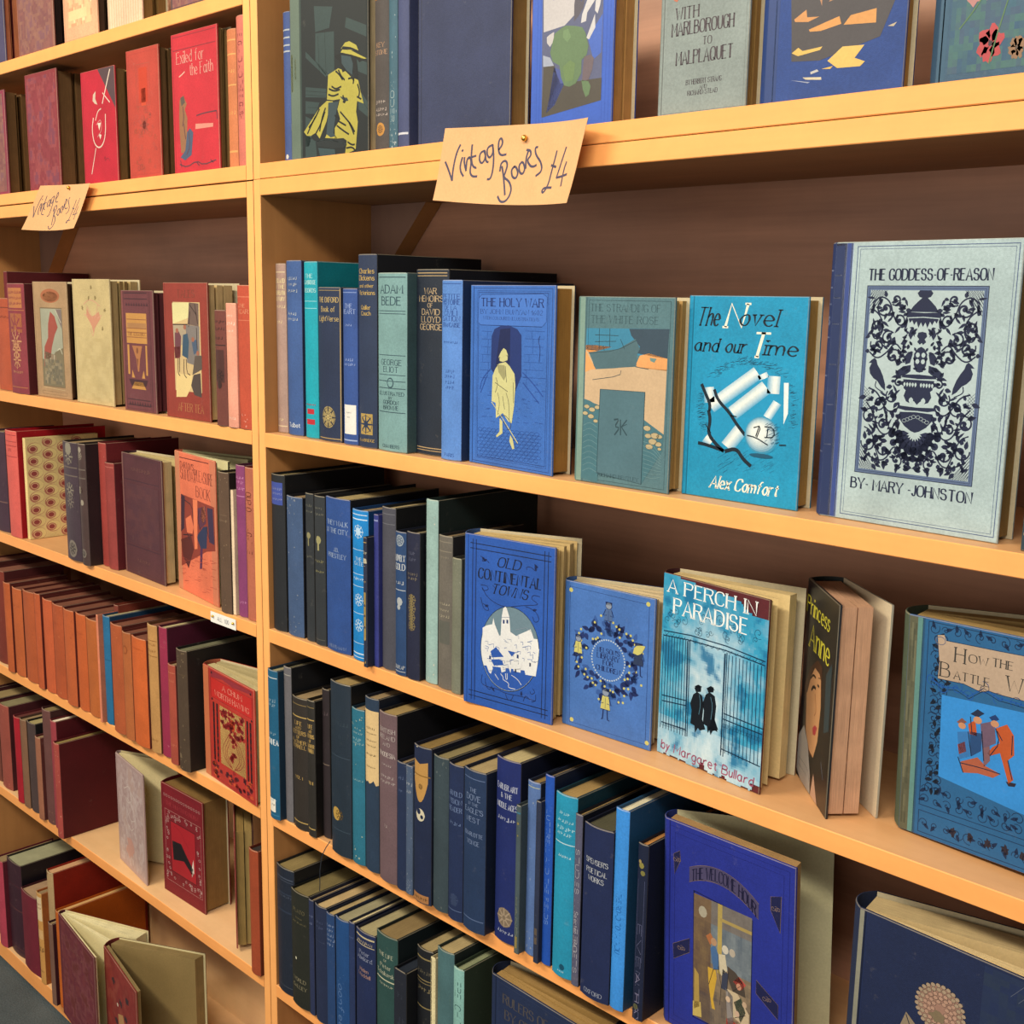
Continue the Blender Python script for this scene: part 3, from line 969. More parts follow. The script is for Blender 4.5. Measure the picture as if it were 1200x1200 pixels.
@cover
def goddess(a):
    q = quad((96, 45), (818, 30), (722, 1160), (42, 1050))
    K = '#1c2440'
    a.rect(0, 0, 6.5, 150, '#26345c'); a.rect(6.5, 0, 10, 150, '#3a4c88'); a.rect(9.2, 0, 10.4, 150, '#8c9cc0'); a.rect(5.4, 0, 6.8, 150, '#7c84a0')
    for y in (132, 120, 106, 84, 62, 40): a.rect(.4, y, 4.6, y + .8, '#8f98b8')
    a.rect(0, 148, 6, 150, '#6a5a4c'); a.up()
    for d, w in ((0, .0006), (1.6, .0003)):
        a.frame(13 + d, 3 + d * .9, 98 - d, 147.5 - d * .9, w, '#46567e')
    def t(s, x, y, h, w):
        cx, cy = q((x, y)); a.text(s, cx, cy, h, K, fixw=w, thick=.0016, thin=.55)
    t('THE GODDESS-OF-REASON', 472, 160, 5.6, 66); t('BY- MARY -JOHNSTON', 406, 956, 5.6, 67)
    pa, pb, pc, pd = q((233, 201), (698, 202), (632, 943), (188, 884))
    x0, x1, y0, y1 = (pa[0] + pd[0]) / 2, (pb[0] + pc[0]) / 2, (pc[1] + pd[1]) / 2, (pa[1] + pb[1]) / 2
    a.rect(x0, y0, x1, y1, '#5a6c8c'); a.up(); a.frame(x0, y0, x1, y1, .0006, K); a.frame(x0 + 1.2, y0 + 1.2, x1 - 1.2, y1 - 1.2, .0003, K); a.up()
    a.rect(x0 + 2.2, y0 + 2.2, x1 - 2.2, y1 - 2.2, '#aebfc0'); a.up()
    cx, hw, hh = (x0 + x1) / 2, (x1 - x0) / 2 - 2.2, (y1 - y0) - 4.4
    yb = y0 + 2.2
    def M(s, t): return (cx + s * hw, yb + t * hh)
    def both(fn):
        for sg in (-1, 1): fn(sg)
    def lf(s, t, an, l, w):
        for sg in (-1, 1):
            X, Y = M(s * sg, t); a.leaf(X, Y, an if sg > 0 else PI - an, l, w, K)
    def pl(s):
        for sg in (-1, 1):
            a.poly([M(p[0] * sg, p[1]) for p in P(s)], K)
    def cv(s, w=.0012):
        for sg in (-1, 1):
            a.curve([M(p[0] * sg, p[1]) for p in P(s)], w, K)
    def sp(s, t, r, a0, tn, w=.0015):
        for sg in (-1, 1):
            X, Y = M(s * sg, t)
            pts = []
            for i in range(22):
                k = i / 21; rr_ = r * (.1 + .9 * k); an = a0 + 2 * PI * tn * (k - 1)
                pts.append((X + sg * rr_ * math.cos(an), Y + rr_ * math.sin(an)))
            a.line(pts, w, K, taper=(1.5, .8))
            a.disc(X, Y, r * .24, r * .24, K, 8)
    # canopy
    pl('0,1.0 .10,1.0 .14,.985 .10,.965 .05,.96 .12,.94 .20,.915 .26,.885 0,.885'); pl('0,.88 .30,.885 .33,.87 .30,.855 0,.86')
    pl('.30,.86 .34,.83 .33,.79 .29,.80 .27,.84'); pl('0,.855 .27,.85 .24,.825 .20,.84 .16,.815 .12,.835 .08,.80 .04,.83 0,.805')
    # mask and drapery below the canopy
    pl('0,.78 .07,.775 .09,.755 .05,.74 .08,.725 .03,.71 0,.72'); pl('.16,.80 .22,.79 .25,.76 .20,.735 .16,.76 .13,.75'); pl('.25,.73 .32,.74 .38,.71 .30,.70')
    pl('0,.70 .06,.69 .12,.66 .11,.60 .06,.565 0,.56')
    pl('.14,.66 .22,.67 .30,.64 .26,.60 .18,.61'); pl('.16,.60 .30,.59 .42,.56 .36,.53 .22,.55 .16,.565')
    pl('0,.55 .30,.545 .31,.53 0,.525'); pl('0,.52 .28,.52 .26,.47 .22,.46 .25,.43 .20,.40 .12,.39 .06,.405 0,.385')
    pl('0,.37 .34,.375 .36,.36 .20,.35 0,.352'); pl('0,.345 .30,.34 .29,.30 .20,.265 .08,.24 0,.232')
    a.up()
    for sg in (-1, 1):
        for s, t in ((.05, .655), (.05, .62)):
            X, Y = M(s * sg, t); a.disc(X, Y, 1.1, 1.3, '#aebfc0', 8)
        for k in range(5):
            X, Y = M(.05 * sg + k * .05 * sg, .505); a.leaf(X, Y, -PI / 2, 2.4, 1.2, '#aebfc0')
        X, Y = M(.11 * sg, .425); a.leaf(X, Y, -PI / 2, 4, 2.4, '#aebfc0')
        for k in range(4):
            X, Y = M(.04 * sg + .055 * k * sg, .318 - .008 * k); a.ring(X, Y, 1.1, .9, .0003, '#aebfc0', 8)
    a.k -= 1
    # fan of petals
    for k in range(5):
        an = -PI / 2 + k * .36
        for sg in ((1,) if k == 0 else (-1, 1)):
            X, Y = M(0, .23); aa = -PI / 2 + (an + PI / 2) * sg
            dx, dy = math.cos(aa), math.sin(aa)
            L = 13.5 - k * .2
            a.leaf(X + dx * 3, Y + dy * 3, aa, L - 2, 3.4, K)
            a.disc(X + dx * L, Y + dy * L, 2.0, 2.0, K, 9); a.disc(X + dx * (L - 4), Y + dy * (L - 4), 2.3, 2.3, K, 9)
    # birds
    pl('.84,.628 .90,.615 .95,.598 .89,.598 .93,.57 .91,.54 .84,.515 .76,.50 .68,.468 .60,.45 .61,.485 .66,.53 .72,.565 .78,.592 .80,.615')
    cv('.78,.50 .80,.47 .74,.455 .64,.44', .0009)
    # scrolls
    for v in ((.70, .90, 5.2, 1.2, 1.3), (.86, .80, 4.4, -1.6, 1.2), (.62, .74, 4.0, 2.4, 1.3), (.80, .70, 4.4, .4, 1.2), (.50, .64, 4.4, 3.0, 1.2), (.44, .84, 3.4, 4.0, 1.2), 
              (.70, .38, 4.0, 5.0, 1.3), (.46, .42, 3.8, .8, 1.2), (.86, .30, 4.6, 2.2, 1.3), (.60, .26, 3.8, 3.8, 1.2), (.84, .15, 4.6, .2, 1.2), (.55, .12, 4.2, 1.7, 1.3), (.30, .07, 3.4, 4.4, 1.2), (.52, .95, 3.2, 5.4, 1.1), (.36, .50, 2.6, 2.0, 1.1)):
        sp(*v)
    cv('.30,.84 .42,.80 .55,.86 .62,.94 .80,.97 .95,.93', .0013); cv('.95,.90 .78,.86 .70,.78 .86,.72 .95,.78', .0013); cv('.95,.66 .80,.62 .62,.66 .48,.72 .36,.68', .0013)
    cv('.34,.36 .48,.33 .60,.36 .74,.44 .92,.46', .0014); cv('.36,.28 .50,.20 .68,.22 .78,.32 .94,.38', .0013); cv('.20,.10 .36,.16 .50,.06 .72,.06 .94,.10', .0013); cv('.95,.24 .80,.22 .70,.12 .60,.04', .0011)
    rr = random.Random(12)
    for i in range(230):
        s, t = rr.uniform(.28, .96), rr.uniform(.03, .97)
        if .54 < s and .43 < t < .65: continue
        lf(s, t, rr.uniform(0, 2 * PI), rr.uniform(2.4, 5.0), rr.uniform(1.2, 2.4))
    for i in range(26):
        lf(rr.uniform(.0, .3), rr.uniform(.02, .12), rr.uniform(0, 2 * PI), 3.4, 1.8)
        lf(rr.uniform(.12, .35), rr.uniform(.56, .80), rr.uniform(0, 2 * PI), 2.6, 1.3)
    # corner trellis
    for k in range(6):
        d = .05 * k
        for t0, sg2 in ((1, -1), (0, 1)):
            for sg in (-1, 1):
                a.line([M(sg * 1.0, t0 + sg2 * (.03 + d * .4)), M(sg * (.94 - d), t0)], .0004, K)
                a.line([M(sg * (.72 + d), t0), M(sg * 1.0, t0 + sg2 * (.13 - d * .4))], .0004, K)
    for k in range(7):
        for sg in (-1, 1):
            a.line([M(sg * 1.0, .36 + k * .018), M(sg * .88, .32 + k * .018)], .0003, K); a.line([M(sg * 1.0, .32 + k * .018), M(sg * .88, .36 + k * .018)], .0003, K)

@cover
def oldtowns(a):
    q = quad((35, 95), (485, 175), (478, 1035), (32, 895))
    K = '#141c34'
    for x in (9, 13, 89, 93): a.rect(x - .35, 4, x + .35, 146, K)
    for y in (7.5, 12, 138, 142.5): a.rect(6, y - .35, 96, y + .35, K)
    a.rect(9.4, 4, 12.6, 146, '#2c54a6'); a.up()
    def t(s, x, y, h, w, sh=.2):
        cx, cy = q((x, y)); a.text(s, cx, cy, h, K, fixw=w, thick=.0021, shear=sh)
    t('OLD', 258, 245, 8.4, 25, .3); t('CONTINENTAL', 262, 315, 8.8, 70, .1); t('TOWNS', 262, 377, 8.2, 40, .35)
    for s in ('115,205 135,215 120,232 150,225 160,240', '405,265 385,255 392,285 370,262 345,262 350,275', '118,340 150,345 160,365 130,370 122,345 150,400 210,440 250,450', '118,400 135,460 165,465 150,440 130,430', '415,405 380,395 372,415 395,430 410,445 330,445 270,450', '345,450 370,460 400,480 415,520 390,530 380,500', '130,770 122,810 150,830 210,845 250,870 330,885 400,912', '145,790 150,830 170,850 180,830', '250,870 260,900 280,905 290,880', '340,910 350,880 372,905', '385,850 400,870 378,880 372,862', '400,880 402,912 380,915', '180,345 195,360 190,375'):
        stroke(a, q, s, .0008, '#1c2c5c')
    for x, y in ((122, 212), (130, 228), (400, 270), (392, 285), (160, 440), (380, 470), (180, 835), (330, 885)):
        cx, cy = q((x, y)); a.leaf(cx, cy, x * .1, 5, 2.4, '#1c2c5c')
    a.up()
    def E(x, y, k=1.0):
        return (268 + (x) * 147 * k, 655 + y * 205 * k + x * 18)
    c = [q(E(math.cos(2 * PI * i / 40), math.sin(2 * PI * i / 40))) for i in range(40)]
    a.poly(c, '#6c8490'); a.line(c, .0007, K, True); a.up()
    low = [q(E(math.cos(an), math.sin(an), .985)) for an in [PI * i / 20 for i in range(21)]]
    Wt = '#e2e2e0'
    # lower half, blue lines on white
    lw = [q(E(math.cos(an), math.sin(an), .985)) for an in [-.32 + (PI + .64) * i / 30 for i in range(31)]]
    a.poly(lw, Wt); a.up()
    shape(a, q, '130,545 150,535 180,530 185,500 192,530 205,560 222,600 228,490 235,455 245,448 252,456 266,498 272,570 300,590 350,570 372,560 400,640 415,660 410,700 130,700', Wt); a.up()
    wl = [q(E(math.cos(an), math.sin(an), .98)) for an in [.50 + (PI - .95) * i / 24 for i in range(25)]]
    a.poly(wl, '#3058aa'); a.up()
    for s in ('172,660 200,640 240,690 180,690', '175,700 230,700 240,730 190,730', '260,660 300,670 280,690'): shape(a, q, s, '#3058aa')
    a.up()
    rr = random.Random(8)
    for s in ('185,745 175,770 165,760 150,720 180,715', '290,700 330,720 325,770 290,760', '330,700 410,720 400,790 350,780', '222,730 250,735 250,760 230,765', '262,735 280,740 275,770', '215,700 255,705 290,730'):
        shape(a, q, s, Wt)
    for s in ('225,770 240,790 236,800 270,820 262,840 300,850', '280,780 310,800 330,830', '195,770 215,800', '250,770 252,800 260,800 258,770'):
        stroke(a, q, s, .0007, Wt)
    for i in range(46):
        x, y = rr.uniform(140, 400), rr.uniform(585, 760); w_ = rr.uniform(8, 26)
        stroke(a, q, f'{x:.0f},{y:.0f} {x + w_:.0f},{y + rr.uniform(-6, 8):.0f}' + (f' {x + w_:.0f},{y + 16:.0f}' if i % 3 else ''), .0006, '#4a69a8' if y > 620 else '#8c98b0', 0)
    for x, y in ((238, 520), (256, 520), (310, 690), (372, 732), (300, 760), (170, 690)):
        cx, cy = q((x, y)); a.rect(cx - 1, cy - 1.6, cx + 1, cy + 1.6, '#24386c')
    stroke(a, q, '300,560 350,552 380,575 392,600', .0004, '#8890a0', 0); stroke(a, q, '226,498 270,500', .0004, '#5a6a90', 0)

@cover
def nelson(a):
    q = quad((532, 320), (945, 425), (945, 1150), (525, 1020))
    K, Yl = '#1c2a5c', '#c8c070'
    p = q(*P('552,350 920,450 925,1118 560,1010')); a.line(p, .0006, K, True)
    a.rect(0, 0, 4, 150, '#3d649e'); a.line([(5.5, 2), (5.5, 148)], .0003, K); a.up()
    for x, y in ((558, 368), (915, 447), (932, 1110), (572, 1000)):
        cx, cy = q((x, y)); a.disc(cx, cy, 2.3, 2.3, Yl, 9)
    cx, cy = q((742, 712))
    # leaves and berries round the ring
    rr = random.Random(4)
    for i in range(110):
        an = 2 * PI * i / 110; R = rr.uniform(21, 36)
        a.leaf(cx + R * math.cos(an), cy + R * 1.12 * math.sin(an), rr.uniform(0, 6.3), rr.uniform(7, 10), rr.uniform(4, 5.6), rr.choice([K, '#24366c', '#3a5c9c']))
    a.up()
    for i in range(52):
        an = 2 * PI * i / 52; R = rr.uniform(21, 40)
        x, y = cx + R * math.cos(an), cy + R * 1.12 * math.sin(an)
        a.disc(x, y, 1.3, 1.3, Yl, 8)
    a.up()
    a.disc(cx, cy, 20, 21.5, '#4a74b8', 28)
    a.up()
    for i in range(44):
        an = 2 * PI * i / 44; a.disc(cx + 18.6 * math.cos(an), cy + 20.3 * math.sin(an), .9, .9, '#b9c4cc', 6)
    for s, y, w in (("NELSON'S", 9, 25), ('LIBRARY', 3, 25), ('FOR', -3, 11), ('CHILDREN', -9.4, 27)):
        a.text(s, cx, cy + y, 4.8, K, fixw=w, thick=.0011)
    a.up()
    def fig(x, y, col, h=1.0, fl=1):
        X, Y = q((x, y))
        a.disc(X, Y + 13 * h, 3.6 * h, 3.6 * h, '#8a95a8', 12); a.ring(X, Y + 13 * h, 3.6 * h, 3.6 * h, .0007, K, 12)
        a.poly([(X - 3.4 * h, Y + 9.6 * h), (X + 3.4 * h, Y + 9.6 * h), (X + 5 * h, Y - 3 * h), (X - 5 * h, Y - 3 * h)], col)
        a.poly([(X - 4 * h, Y + 17 * h), (X + 4 * h, Y + 17 * h), (X + 3.6 * h, Y + 14 * h), (X - 3.6 * h, Y + 14 * h)], K)
        a.up()
        a.line([(X - 3.4 * h, Y + 9 * h), (X - 6.4 * h, Y + 2 * h), (X - 2 * h, Y + 3 * h)], .0009, K); a.line([(X + 3.4 * h, Y + 9 * h), (X + 6 * h, Y + 2 * h), (X + 2, Y + 3 * h)], .0009, K)
        a.line([(X - 2 * h, Y - 3 * h), (X - 2.6 * h, Y - 12 * h), (X - 4 * h, Y - 12.5 * h)], .0012, K); a.line([(X + 2 * h, Y - 3 * h), (X + 2.6 * h, Y - 12 * h), (X + 4.6 * h, Y - 12.5 * h)], .0012, K)
        a.line([(X - 5 * h, Y - 3 * h), (X + 5 * h, Y - 3 * h)], .0006, K); a.line([(X, Y + 8 * h), (X, Y - 2 * h)], .0004, K)
    fig(738, 510, '#4f6a98', .95); fig(598, 660, Yl, .95); fig(880, 720, '#2c3a58', 1.1); fig(735, 935, Yl, 1.1)
    X, Y = q((880, 665)); a.leaf(X - 6, Y - 4, .6, 16, 8, Yl)

@cover
def perch(a):
    pass
def perch_jacket(a):
    """torn dust jacket; drawn on its own sheet"""
    q = quad((78, 78), (548, 185), (512, 1050), (68, 870))
    W_ = '#dfe6e6'
    def bg(u, v):
        n1 = nz(u * 3, v * 4, 1.5, 3); n2 = nz(u * 9, v * 9, 1.6, 7)
        d = math.hypot((u - .52) * 1.6, (v - .46) * 1.0)
        k = max(0, .75 - d * 1.3) + (n1 - .5) * .9 + (n2 - .5) * .35
        if v < .22: k += .45 - v
        c = mixc('#3f9fc4', '#d6e6ea', max(0, min(1, k)))
        if v > .82: c = mixc(c, '#3a96bc', .5)
        if u < .25 and .25 < v < .7: c = mixc(c, '#5aaecb', .4)
        if n1 < .42: c = mixc(c, '#1d6a98', min(.8, (.42 - n1) * 5))
        # torn top right corner
        if v > .90 and u > .86 - (v - .90) * 2.2 + (n2 - .5) * .05: return None
        if v > .985 - .05 * u * (1 + n2 * .5) + .02: return None
        if v < .004 + .05 * max(0, n2 - .45): return None
        if u > .955 - v and v < .045: return None
        if .42 < u < .50 and v < .045 - abs(u - .46) * .9: return None
        return c
    paint(a, 0, 0, 100, 150, 60, 90, bg)
    K = '#12324c'
    def t(s, x, y, h, w, c, sh=0, th=.0010, **k):
        cx, cy = q((x, y)); a.text(s, cx, cy, h, c, fixw=w, thick=th, shear=sh, **k)
    for x in list(range(84, 205, 13)): stroke(a, q, f'{x},{345 + (x - 84) * .25:.0f} {x - 4},{760 + (x - 84) * .35:.0f}', .0009, K, 0)
    for x in list(range(366, 535, 15)): stroke(a, q, f'{x},{425 + (x - 366) * .3:.0f} {x - 12},{865 + (x - 366) * .35:.0f}', .0009, K, 0)
    for s in ('84,350 210,372 370,412 532,470', '84,330 210,350 370,392 532,452', '84,615 200,640', '84,640 198,662', '84,735 196,770', '362,690 525,750', '360,715 522,775', '355,850 515,920', '196,375 196,800', '208,372 204,800', '362,425 352,880', '372,420 362,885'):
        stroke(a, q, s, .0012, K, 0)
    for i, x in enumerate(range(90, 530, 26)):
        y = 335 + (x - 84) * .27
        stroke(a, q, f'{x},{y:.0f} {x + 8},{y + 14:.0f} {x + 18},{y:.0f}', .0005, K, 1)
    rr = random.Random(6)
    for i in range(26):
        x = rr.uniform(100, 510); y = 250 + (x - 84) * .22 + rr.uniform(-35, 60)
        cx, cy = q((x, y)); a.spiral(cx, cy, rr.uniform(2, 4.4), rr.uniform(0, 6), 1.2, .0005, K)
    for i in range(14):
        cx, cy = q((90 + i * 8, 745 + i * 2)); a.ring(cx, cy, 1.3, 1.3, .0003, K, 7)
        cx, cy = q((365 + i * 11, 745 + i * 4)); a.ring(cx, cy, 1.6, 1.6, .0003, K, 7)
    a.up()
    t('A PERCH IN', 296, 178, 10.5, 84, '#f4f6f2', th=.0022); t('PARADISE', 292, 262, 12, 70, '#f4f6f2', th=.0025)
    t('by Margaret Bullard', 287, 912, 7.4, 90, '#96506e', sh=.12, th=.0014, serif=False)
    B_ = '#0e1620'
    for dx in (0, 55):
        shape(a, q, f'{232 + dx},580 {250 + dx},570 {263 + dx},578 {262 + dx},598 {240 + dx},600', B_)
        shape(a, q, f'{232 + dx},{574 + dx * .2} {250 + dx},{566 + dx * .2} {268 + dx},{576 + dx * .2} {250 + dx},{584 + dx * .2}', B_)
        shape(a, q, f'{228 + dx},610 {245 + dx},598 {268 + dx},615 {275 + dx},660 {270 + dx},720 {285 + dx},765 {260 + dx},772 {252 + dx},760 {240 + dx},782 {236 + dx},750 {218 + dx},740 {222 + dx},680 {215 + dx},650', B_)
    shape(a, q, '318,700 338,775 320,765 308,790 300,760', B_); a.up()
    stroke(a, q, '255,610 262,650 255,700', .0005, '#5a8aa0', 1); stroke(a, q, '305,620 315,660 308,720', .0005, '#5a8aa0', 1)

@cover
def anne(a):
    a.rect(0, 0, 100, 150, '#1b1c20'); a.up()
    q = quad((700, 120), (878, 290), (832, 1168), (678, 930))
    shape(a, q, '705,560 735,500 770,485 795,520 800,640 790,760 760,890 735,860 712,760 715,700', '#4a2c22'); a.up()
    shape(a, q, '718,580 745,505 775,500 793,560 797,690 785,830 765,892 742,850 722,760', '#d8a070'); a.up()
    shape(a, q, '735,500 775,486 798,520 800,600 785,545 760,512 740,540 722,600 712,600', '#4a2a1e')
    stroke(a, q, '738,548 752,536 766,556', .0022, '#2a1a16'); stroke(a, q, '744,600 756,586 768,602', .0030, '#1a1418'); stroke(a, q, '776,588 786,600', .0024, '#1a1418'); stroke(a, q, '780,560 790,566', .0009, '#2a1a16')
    stroke(a, q, '765,620 775,700 764,714', .0014, '#a86a48')
    shape(a, q, '757,762 770,755 782,770 772,800 760,790', '#b8404a')
    shape(a, q, '680,760 712,735 735,820 752,960 752,1080 700,975 678,900', '#b9b4ac')
    shape(a, q, '755,1060 770,960 790,1110 775,1090', '#c8a088')
    stroke(a, q, '690,860 740,930 750,990', .0008, '#6a6a70'); stroke(a, q, '690,890 735,960', .0008, '#6a6a70')
    stroke(a, q, '806,920 818,1000', .0006, '#8890a0', 0)
    shape(a, q, '820,560 850,520 840,800 815,800', '#27404a'); a.up()
    cx, cy = q((765, 285)); a.text('Princess', cx, cy, 12, '#e6dc4a', fixw=74, thick=.0026, shear=.1)
    cx, cy = q((778, 418)); a.text('Anne', cx, cy, 17, '#e6dc4a', fixw=64, thick=.0034, shear=.1)

@cover
def battle(a):
    q = quad((105, 130), (895, 304), (815, 1295), (32, 975))
    K = '#12294a'
    a.rect(0, 0, 5, 150, '#5c5c48'); a.rect(5, 0, 8, 150, '#5f8a84'); a.rect(7.6, 0, 9, 150, '#2a5070'); a.up()
    mottle(a, 1, 5, 4.6, 145, 14, ['#4a4c3c', '#6e6c54'], 4, (1.5, 3)); a.up()
    a.rect(9, 1, 99, 149, '#2b5f8c'); a.up()
    a.frame(11, 22, 98, 148, .0006, K); a.frame(11, 3, 98, 18, .0006, K)
    rr = random.Random(11)
    for x in list(range(14, 97, 6)):
        for y in (10, 27, 34, 144):
            a.spiral(x, y, rr.uniform(2, 3.4), rr.uniform(0, 6), 1.2, .0007, K); a.leaf(x, y, rr.uniform(0, 6), 4, 1.8, K)
    for y in range(36, 142, 6):
        for x in (16, 20, 94):
            a.spiral(x, y, rr.uniform(1.8, 3.2), rr.uniform(0, 6), 1.2, .0008, K); a.leaf(x + 1, y, rr.uniform(0, 6), 4, 2, '#101c2c')
    for x in range(30, 97, 9): a.blob(x, 11, 1.8, 3, '#2a2430', x, .4)
    a.up()
    def QP(t): return q(*P(t))
    a.poly(QP('238,450 700,560 690,1010 215,775'), '#3b8ad0'); a.up()
    rib = QP('195,385 240,420 300,425 350,460 410,430 470,470 540,490 620,520 700,560')
    for i, (x, y) in enumerate(rib): a.spiral(x, y, 3.4, rr.uniform(0, 6), 1.2, .0008, '#2458a0')
    a.line(rib, .0012, '#2458a0'); a.line([(x, y - 1.6) for x, y in rib], .0006, K)
    a.poly(QP('225,215 255,215 262,238 480,285 780,345 785,560 560,480 470,455 430,440 400,445 330,410 222,385 230,320'), '#b39c86'); a.up()
    a.line(QP('225,215 255,215 262,238 480,285 780,345 785,560 560,480 470,455 430,440 400,445 330,410 222,385 230,320'), .0005, K, True)
    c = q((238, 238)); a.ring(c[0], c[1], 2.6, 2.6, .0007, '#6a6a78', 12)
    T = '#3a3834'
    for t_, x, y, h, w_, th in (('H', 318, 298, 9.5, 5, .0015), ('OW', 392, 318, 5.2, 9.5, .0011), ('THE', 487, 335, 5.2, 10, .0011), ('B', 254, 352, 9.5, 4.8, .0015), ('ATTLE', 362, 390, 5.4, 18, .0011), ('W', 532, 418, 9.5, 7.5, .0015), ('AS WON', 640, 445, 5.4, 16, .0011)):
        c = q((x, y)); a.text(t_, c[0], c[1], h, T, fixw=w_, thick=th)
    a.up()
    O_, Bn = '#b4552f', '#7c5048'
    def Q(s, c): a.poly(q(*P(s)), c)
    Q('455,590 500,575 525,620 525,700 500,720 520,800 500,815 480,730 470,690 430,700 420,690 440,665 470,650', O_)
    Q('345,570 375,555 380,620 350,610', O_); Q('350,600 400,610 395,680 355,700', '#284a78'); Q('395,570 450,560 455,650 400,670', '#6a5468')
    Q('310,720 380,705 410,740 470,775 440,790 380,770 320,765', '#a85c44'); Q('300,600 345,600 350,700 305,710', '#3a74b0'); Q('300,650 330,640 335,680 305,690', O_)
    Q('298,560 320,545 340,562 320,575', Bn); Q('355,530 385,512 412,530 385,545', '#1e2a44'); Q('430,545 455,535 470,555 445,565', '#1e3a6c')
    Q('400,670 430,660 430,720 405,745', '#7c5a60'); Q('490,805 530,815 525,828 500,825', '#2a2430'); a.up()
    for x, y, r in ((320, 576, 15), (384, 556, 17), (452, 572, 16)):
        c = q((x, y)); a.disc(c[0], c[1], r / 7.6, r / 7.0, '#c08a68', 10)
    a.up()
    for s in ('455,590 470,650 430,700', '500,720 515,800', '310,725 400,750 470,775', '345,600 355,700', '400,600 405,720', '460,600 480,640', '520,620 515,700', '355,540 360,610', '300,700 320,765'):
        a.line(chaikin(q(*P(s)), False, 1), .0008, '#1a2238')

@cover
def welcome(a):
    q = quad((55, 115), (795, 490), (795, 1475), (60, 1060))
    K, G = '#141848', '#8a7264'
    for d in (4, 8): a.line([(d, d), (100 - d, d), (100 - d, 150 - d), (d, 150 - d)], .0006, '#1b2068', closed=True)
    a.up()
    p = q(*P('235,485 570,680 570,1240 240,1070'))
    a.line(p, .0022, K, True); a.up()
    x0, x1 = min(v[0] for v in p), max(v[0] for v in p); y0, y1 = (p[2][1] + p[3][1]) / 2, (p[0][1] + p[1][1]) / 2
    def bg(u, v):
        n1 = nz(u * 4, v * 5, 2, 1)
        c = '#6c5a50'
        if u < .3: c = mixc('#5c4a40', '#7a6448', n1)
        elif v > .5: c = mixc('#5c6670', '#7c8488', n1)
        else: c = mixc('#5a5048', '#9a8468', n1)
        if v > .82: c = mixc(c, '#7c644c', .5)
        if .44 < u < .50 and v > .45: c = '#b09a58'
        if u > .46 and .86 < v < .9: c = '#a89258'
        if v < .25: c = mixc(c, '#4a4448', .4)
        return c
    paint(a, x0, y0, x1, y1, 26, 38, bg)
    def X(s): return [(x0 + (x1 - x0) * p[0], y0 + (y1 - y0) * p[1]) for p in P(s)]
    for s, c in (('.30,.62 .38,.66 .44,.60 .46,.48 .36,.46', '#4a6a94'), ('.26,.46 .40,.46 .42,.40 .36,.22 .40,.14 .34,.14 .28,.32', '#c8a040'), ('.44,.60 .56,.62 .60,.50 .50,.44 .44,.50', '#c8bca0'), ('.52,.50 .62,.48 .60,.34 .50,.34', '#3a3e50'),
                 ('.60,.54 .74,.52 .88,.46 .92,.36 .70,.36 .62,.44', '#4a4038'), ('.70,.44 .80,.50 .92,.46 .84,.40', '#b85048'), ('.60,.36 .78,.36 .98,.24 .98,.10 .72,.12', '#c4b090'), ('.72,.28 .84,.34 .92,.24 .84,.14', '#3c4a3c'), ('.58,.36 .70,.32 .72,.10 .62,.06 .60,.20', '#8c8480'),
                 ('.60,.12 .72,.16 .92,.12 .96,.0 .60,.0', '#a83028'), ('.02,.40 .10,.36 .12,.10 .02,.06', '#a88c4c'), ('.0,.12 .14,.14 .16,.02 .0,.0', '#c0a860'), ('.22,.70 .30,.74 .36,.70 .30,.64', '#a86a44')):
        a.poly(X(s), c)
    a.up()
    for cx, cy, r, c in ((.36, .68, 2.4, '#b08a6a'), (.56, .66, 2.6, '#c8c0b0'), (.68, .66, 2.4, '#b0a494'), (.80, .42, 2.0, '#c08a70'), (.62, .28, 1.8, '#d0b498'), (.78, .20, 1.8, '#c8a890'), (.16, .88, 3.4, '#a8a08c'), (.90, .30, 1.8, '#c0a488')):
        a.disc(x0 + (x1 - x0) * cx, y0 + (y1 - y0) * cy, r, r * 1.2, c, 10)
    for s in ('.36,.46 .46,.48 .44,.60', '.28,.32 .36,.46', '.60,.34 .62,.50', '.70,.36 .84,.44', '.44,.50 .50,.36 .48,.20', '.74,.16 .92,.22'):
        a.line(X(s), .0006, '#2c2428')
    a.up()
    # arched title ribbon
    A, B2 = q((205, 380)), q((605, 620))
    def arc(t, dy): 
        x = A[0] + (B2[0] - A[0]) * t
        return (x, A[1] - 4 + (B2[1] - A[1]) * t + 9.5 * (1 - (2 * t - 1) ** 2) + dy)
    for i in range(12):
        t0, t1 = i / 12, (i + 1) / 12
        a.poly([arc(t0, -5.2), arc(t1, -5.2), arc(t1, 5.2), arc(t0, 5.2)], '#4a4464')
    for dy in (-5.2, 5.2): a.line([arc(i / 12, dy) for i in range(13)], .0005, G)
    a.up()
    a.text('THE WELCOME HOUR', (A[0] + B2[0]) / 2, (A[1] + B2[1]) / 2 - 4, 8, '#1a1838', fixw=abs(B2[0] - A[0]) - 4, thick=.0015, curve=lambda t: (B2[1] - A[1]) / 2 * t + 9.5 * (1 - t * t))
    for s in ('108,290 145,285 150,330 115,385', '668,590 725,600 722,760 670,650', '110,705 212,700 212,765 115,775', '600,950 720,1080 720,1145 600,1010'):
        pp = q(*P(s)); a.poly(pp, '#1c1f48'); a.line(pp, .0005, G, True); a.up()
        c = (sum(p[0] for p in pp) / 4, sum(p[1] for p in pp) / 4)
        for k in range(3): a.spiral(c[0] + (k - 1) * 2, c[1], 1.8, k * 2, 1.1, .0004, G)

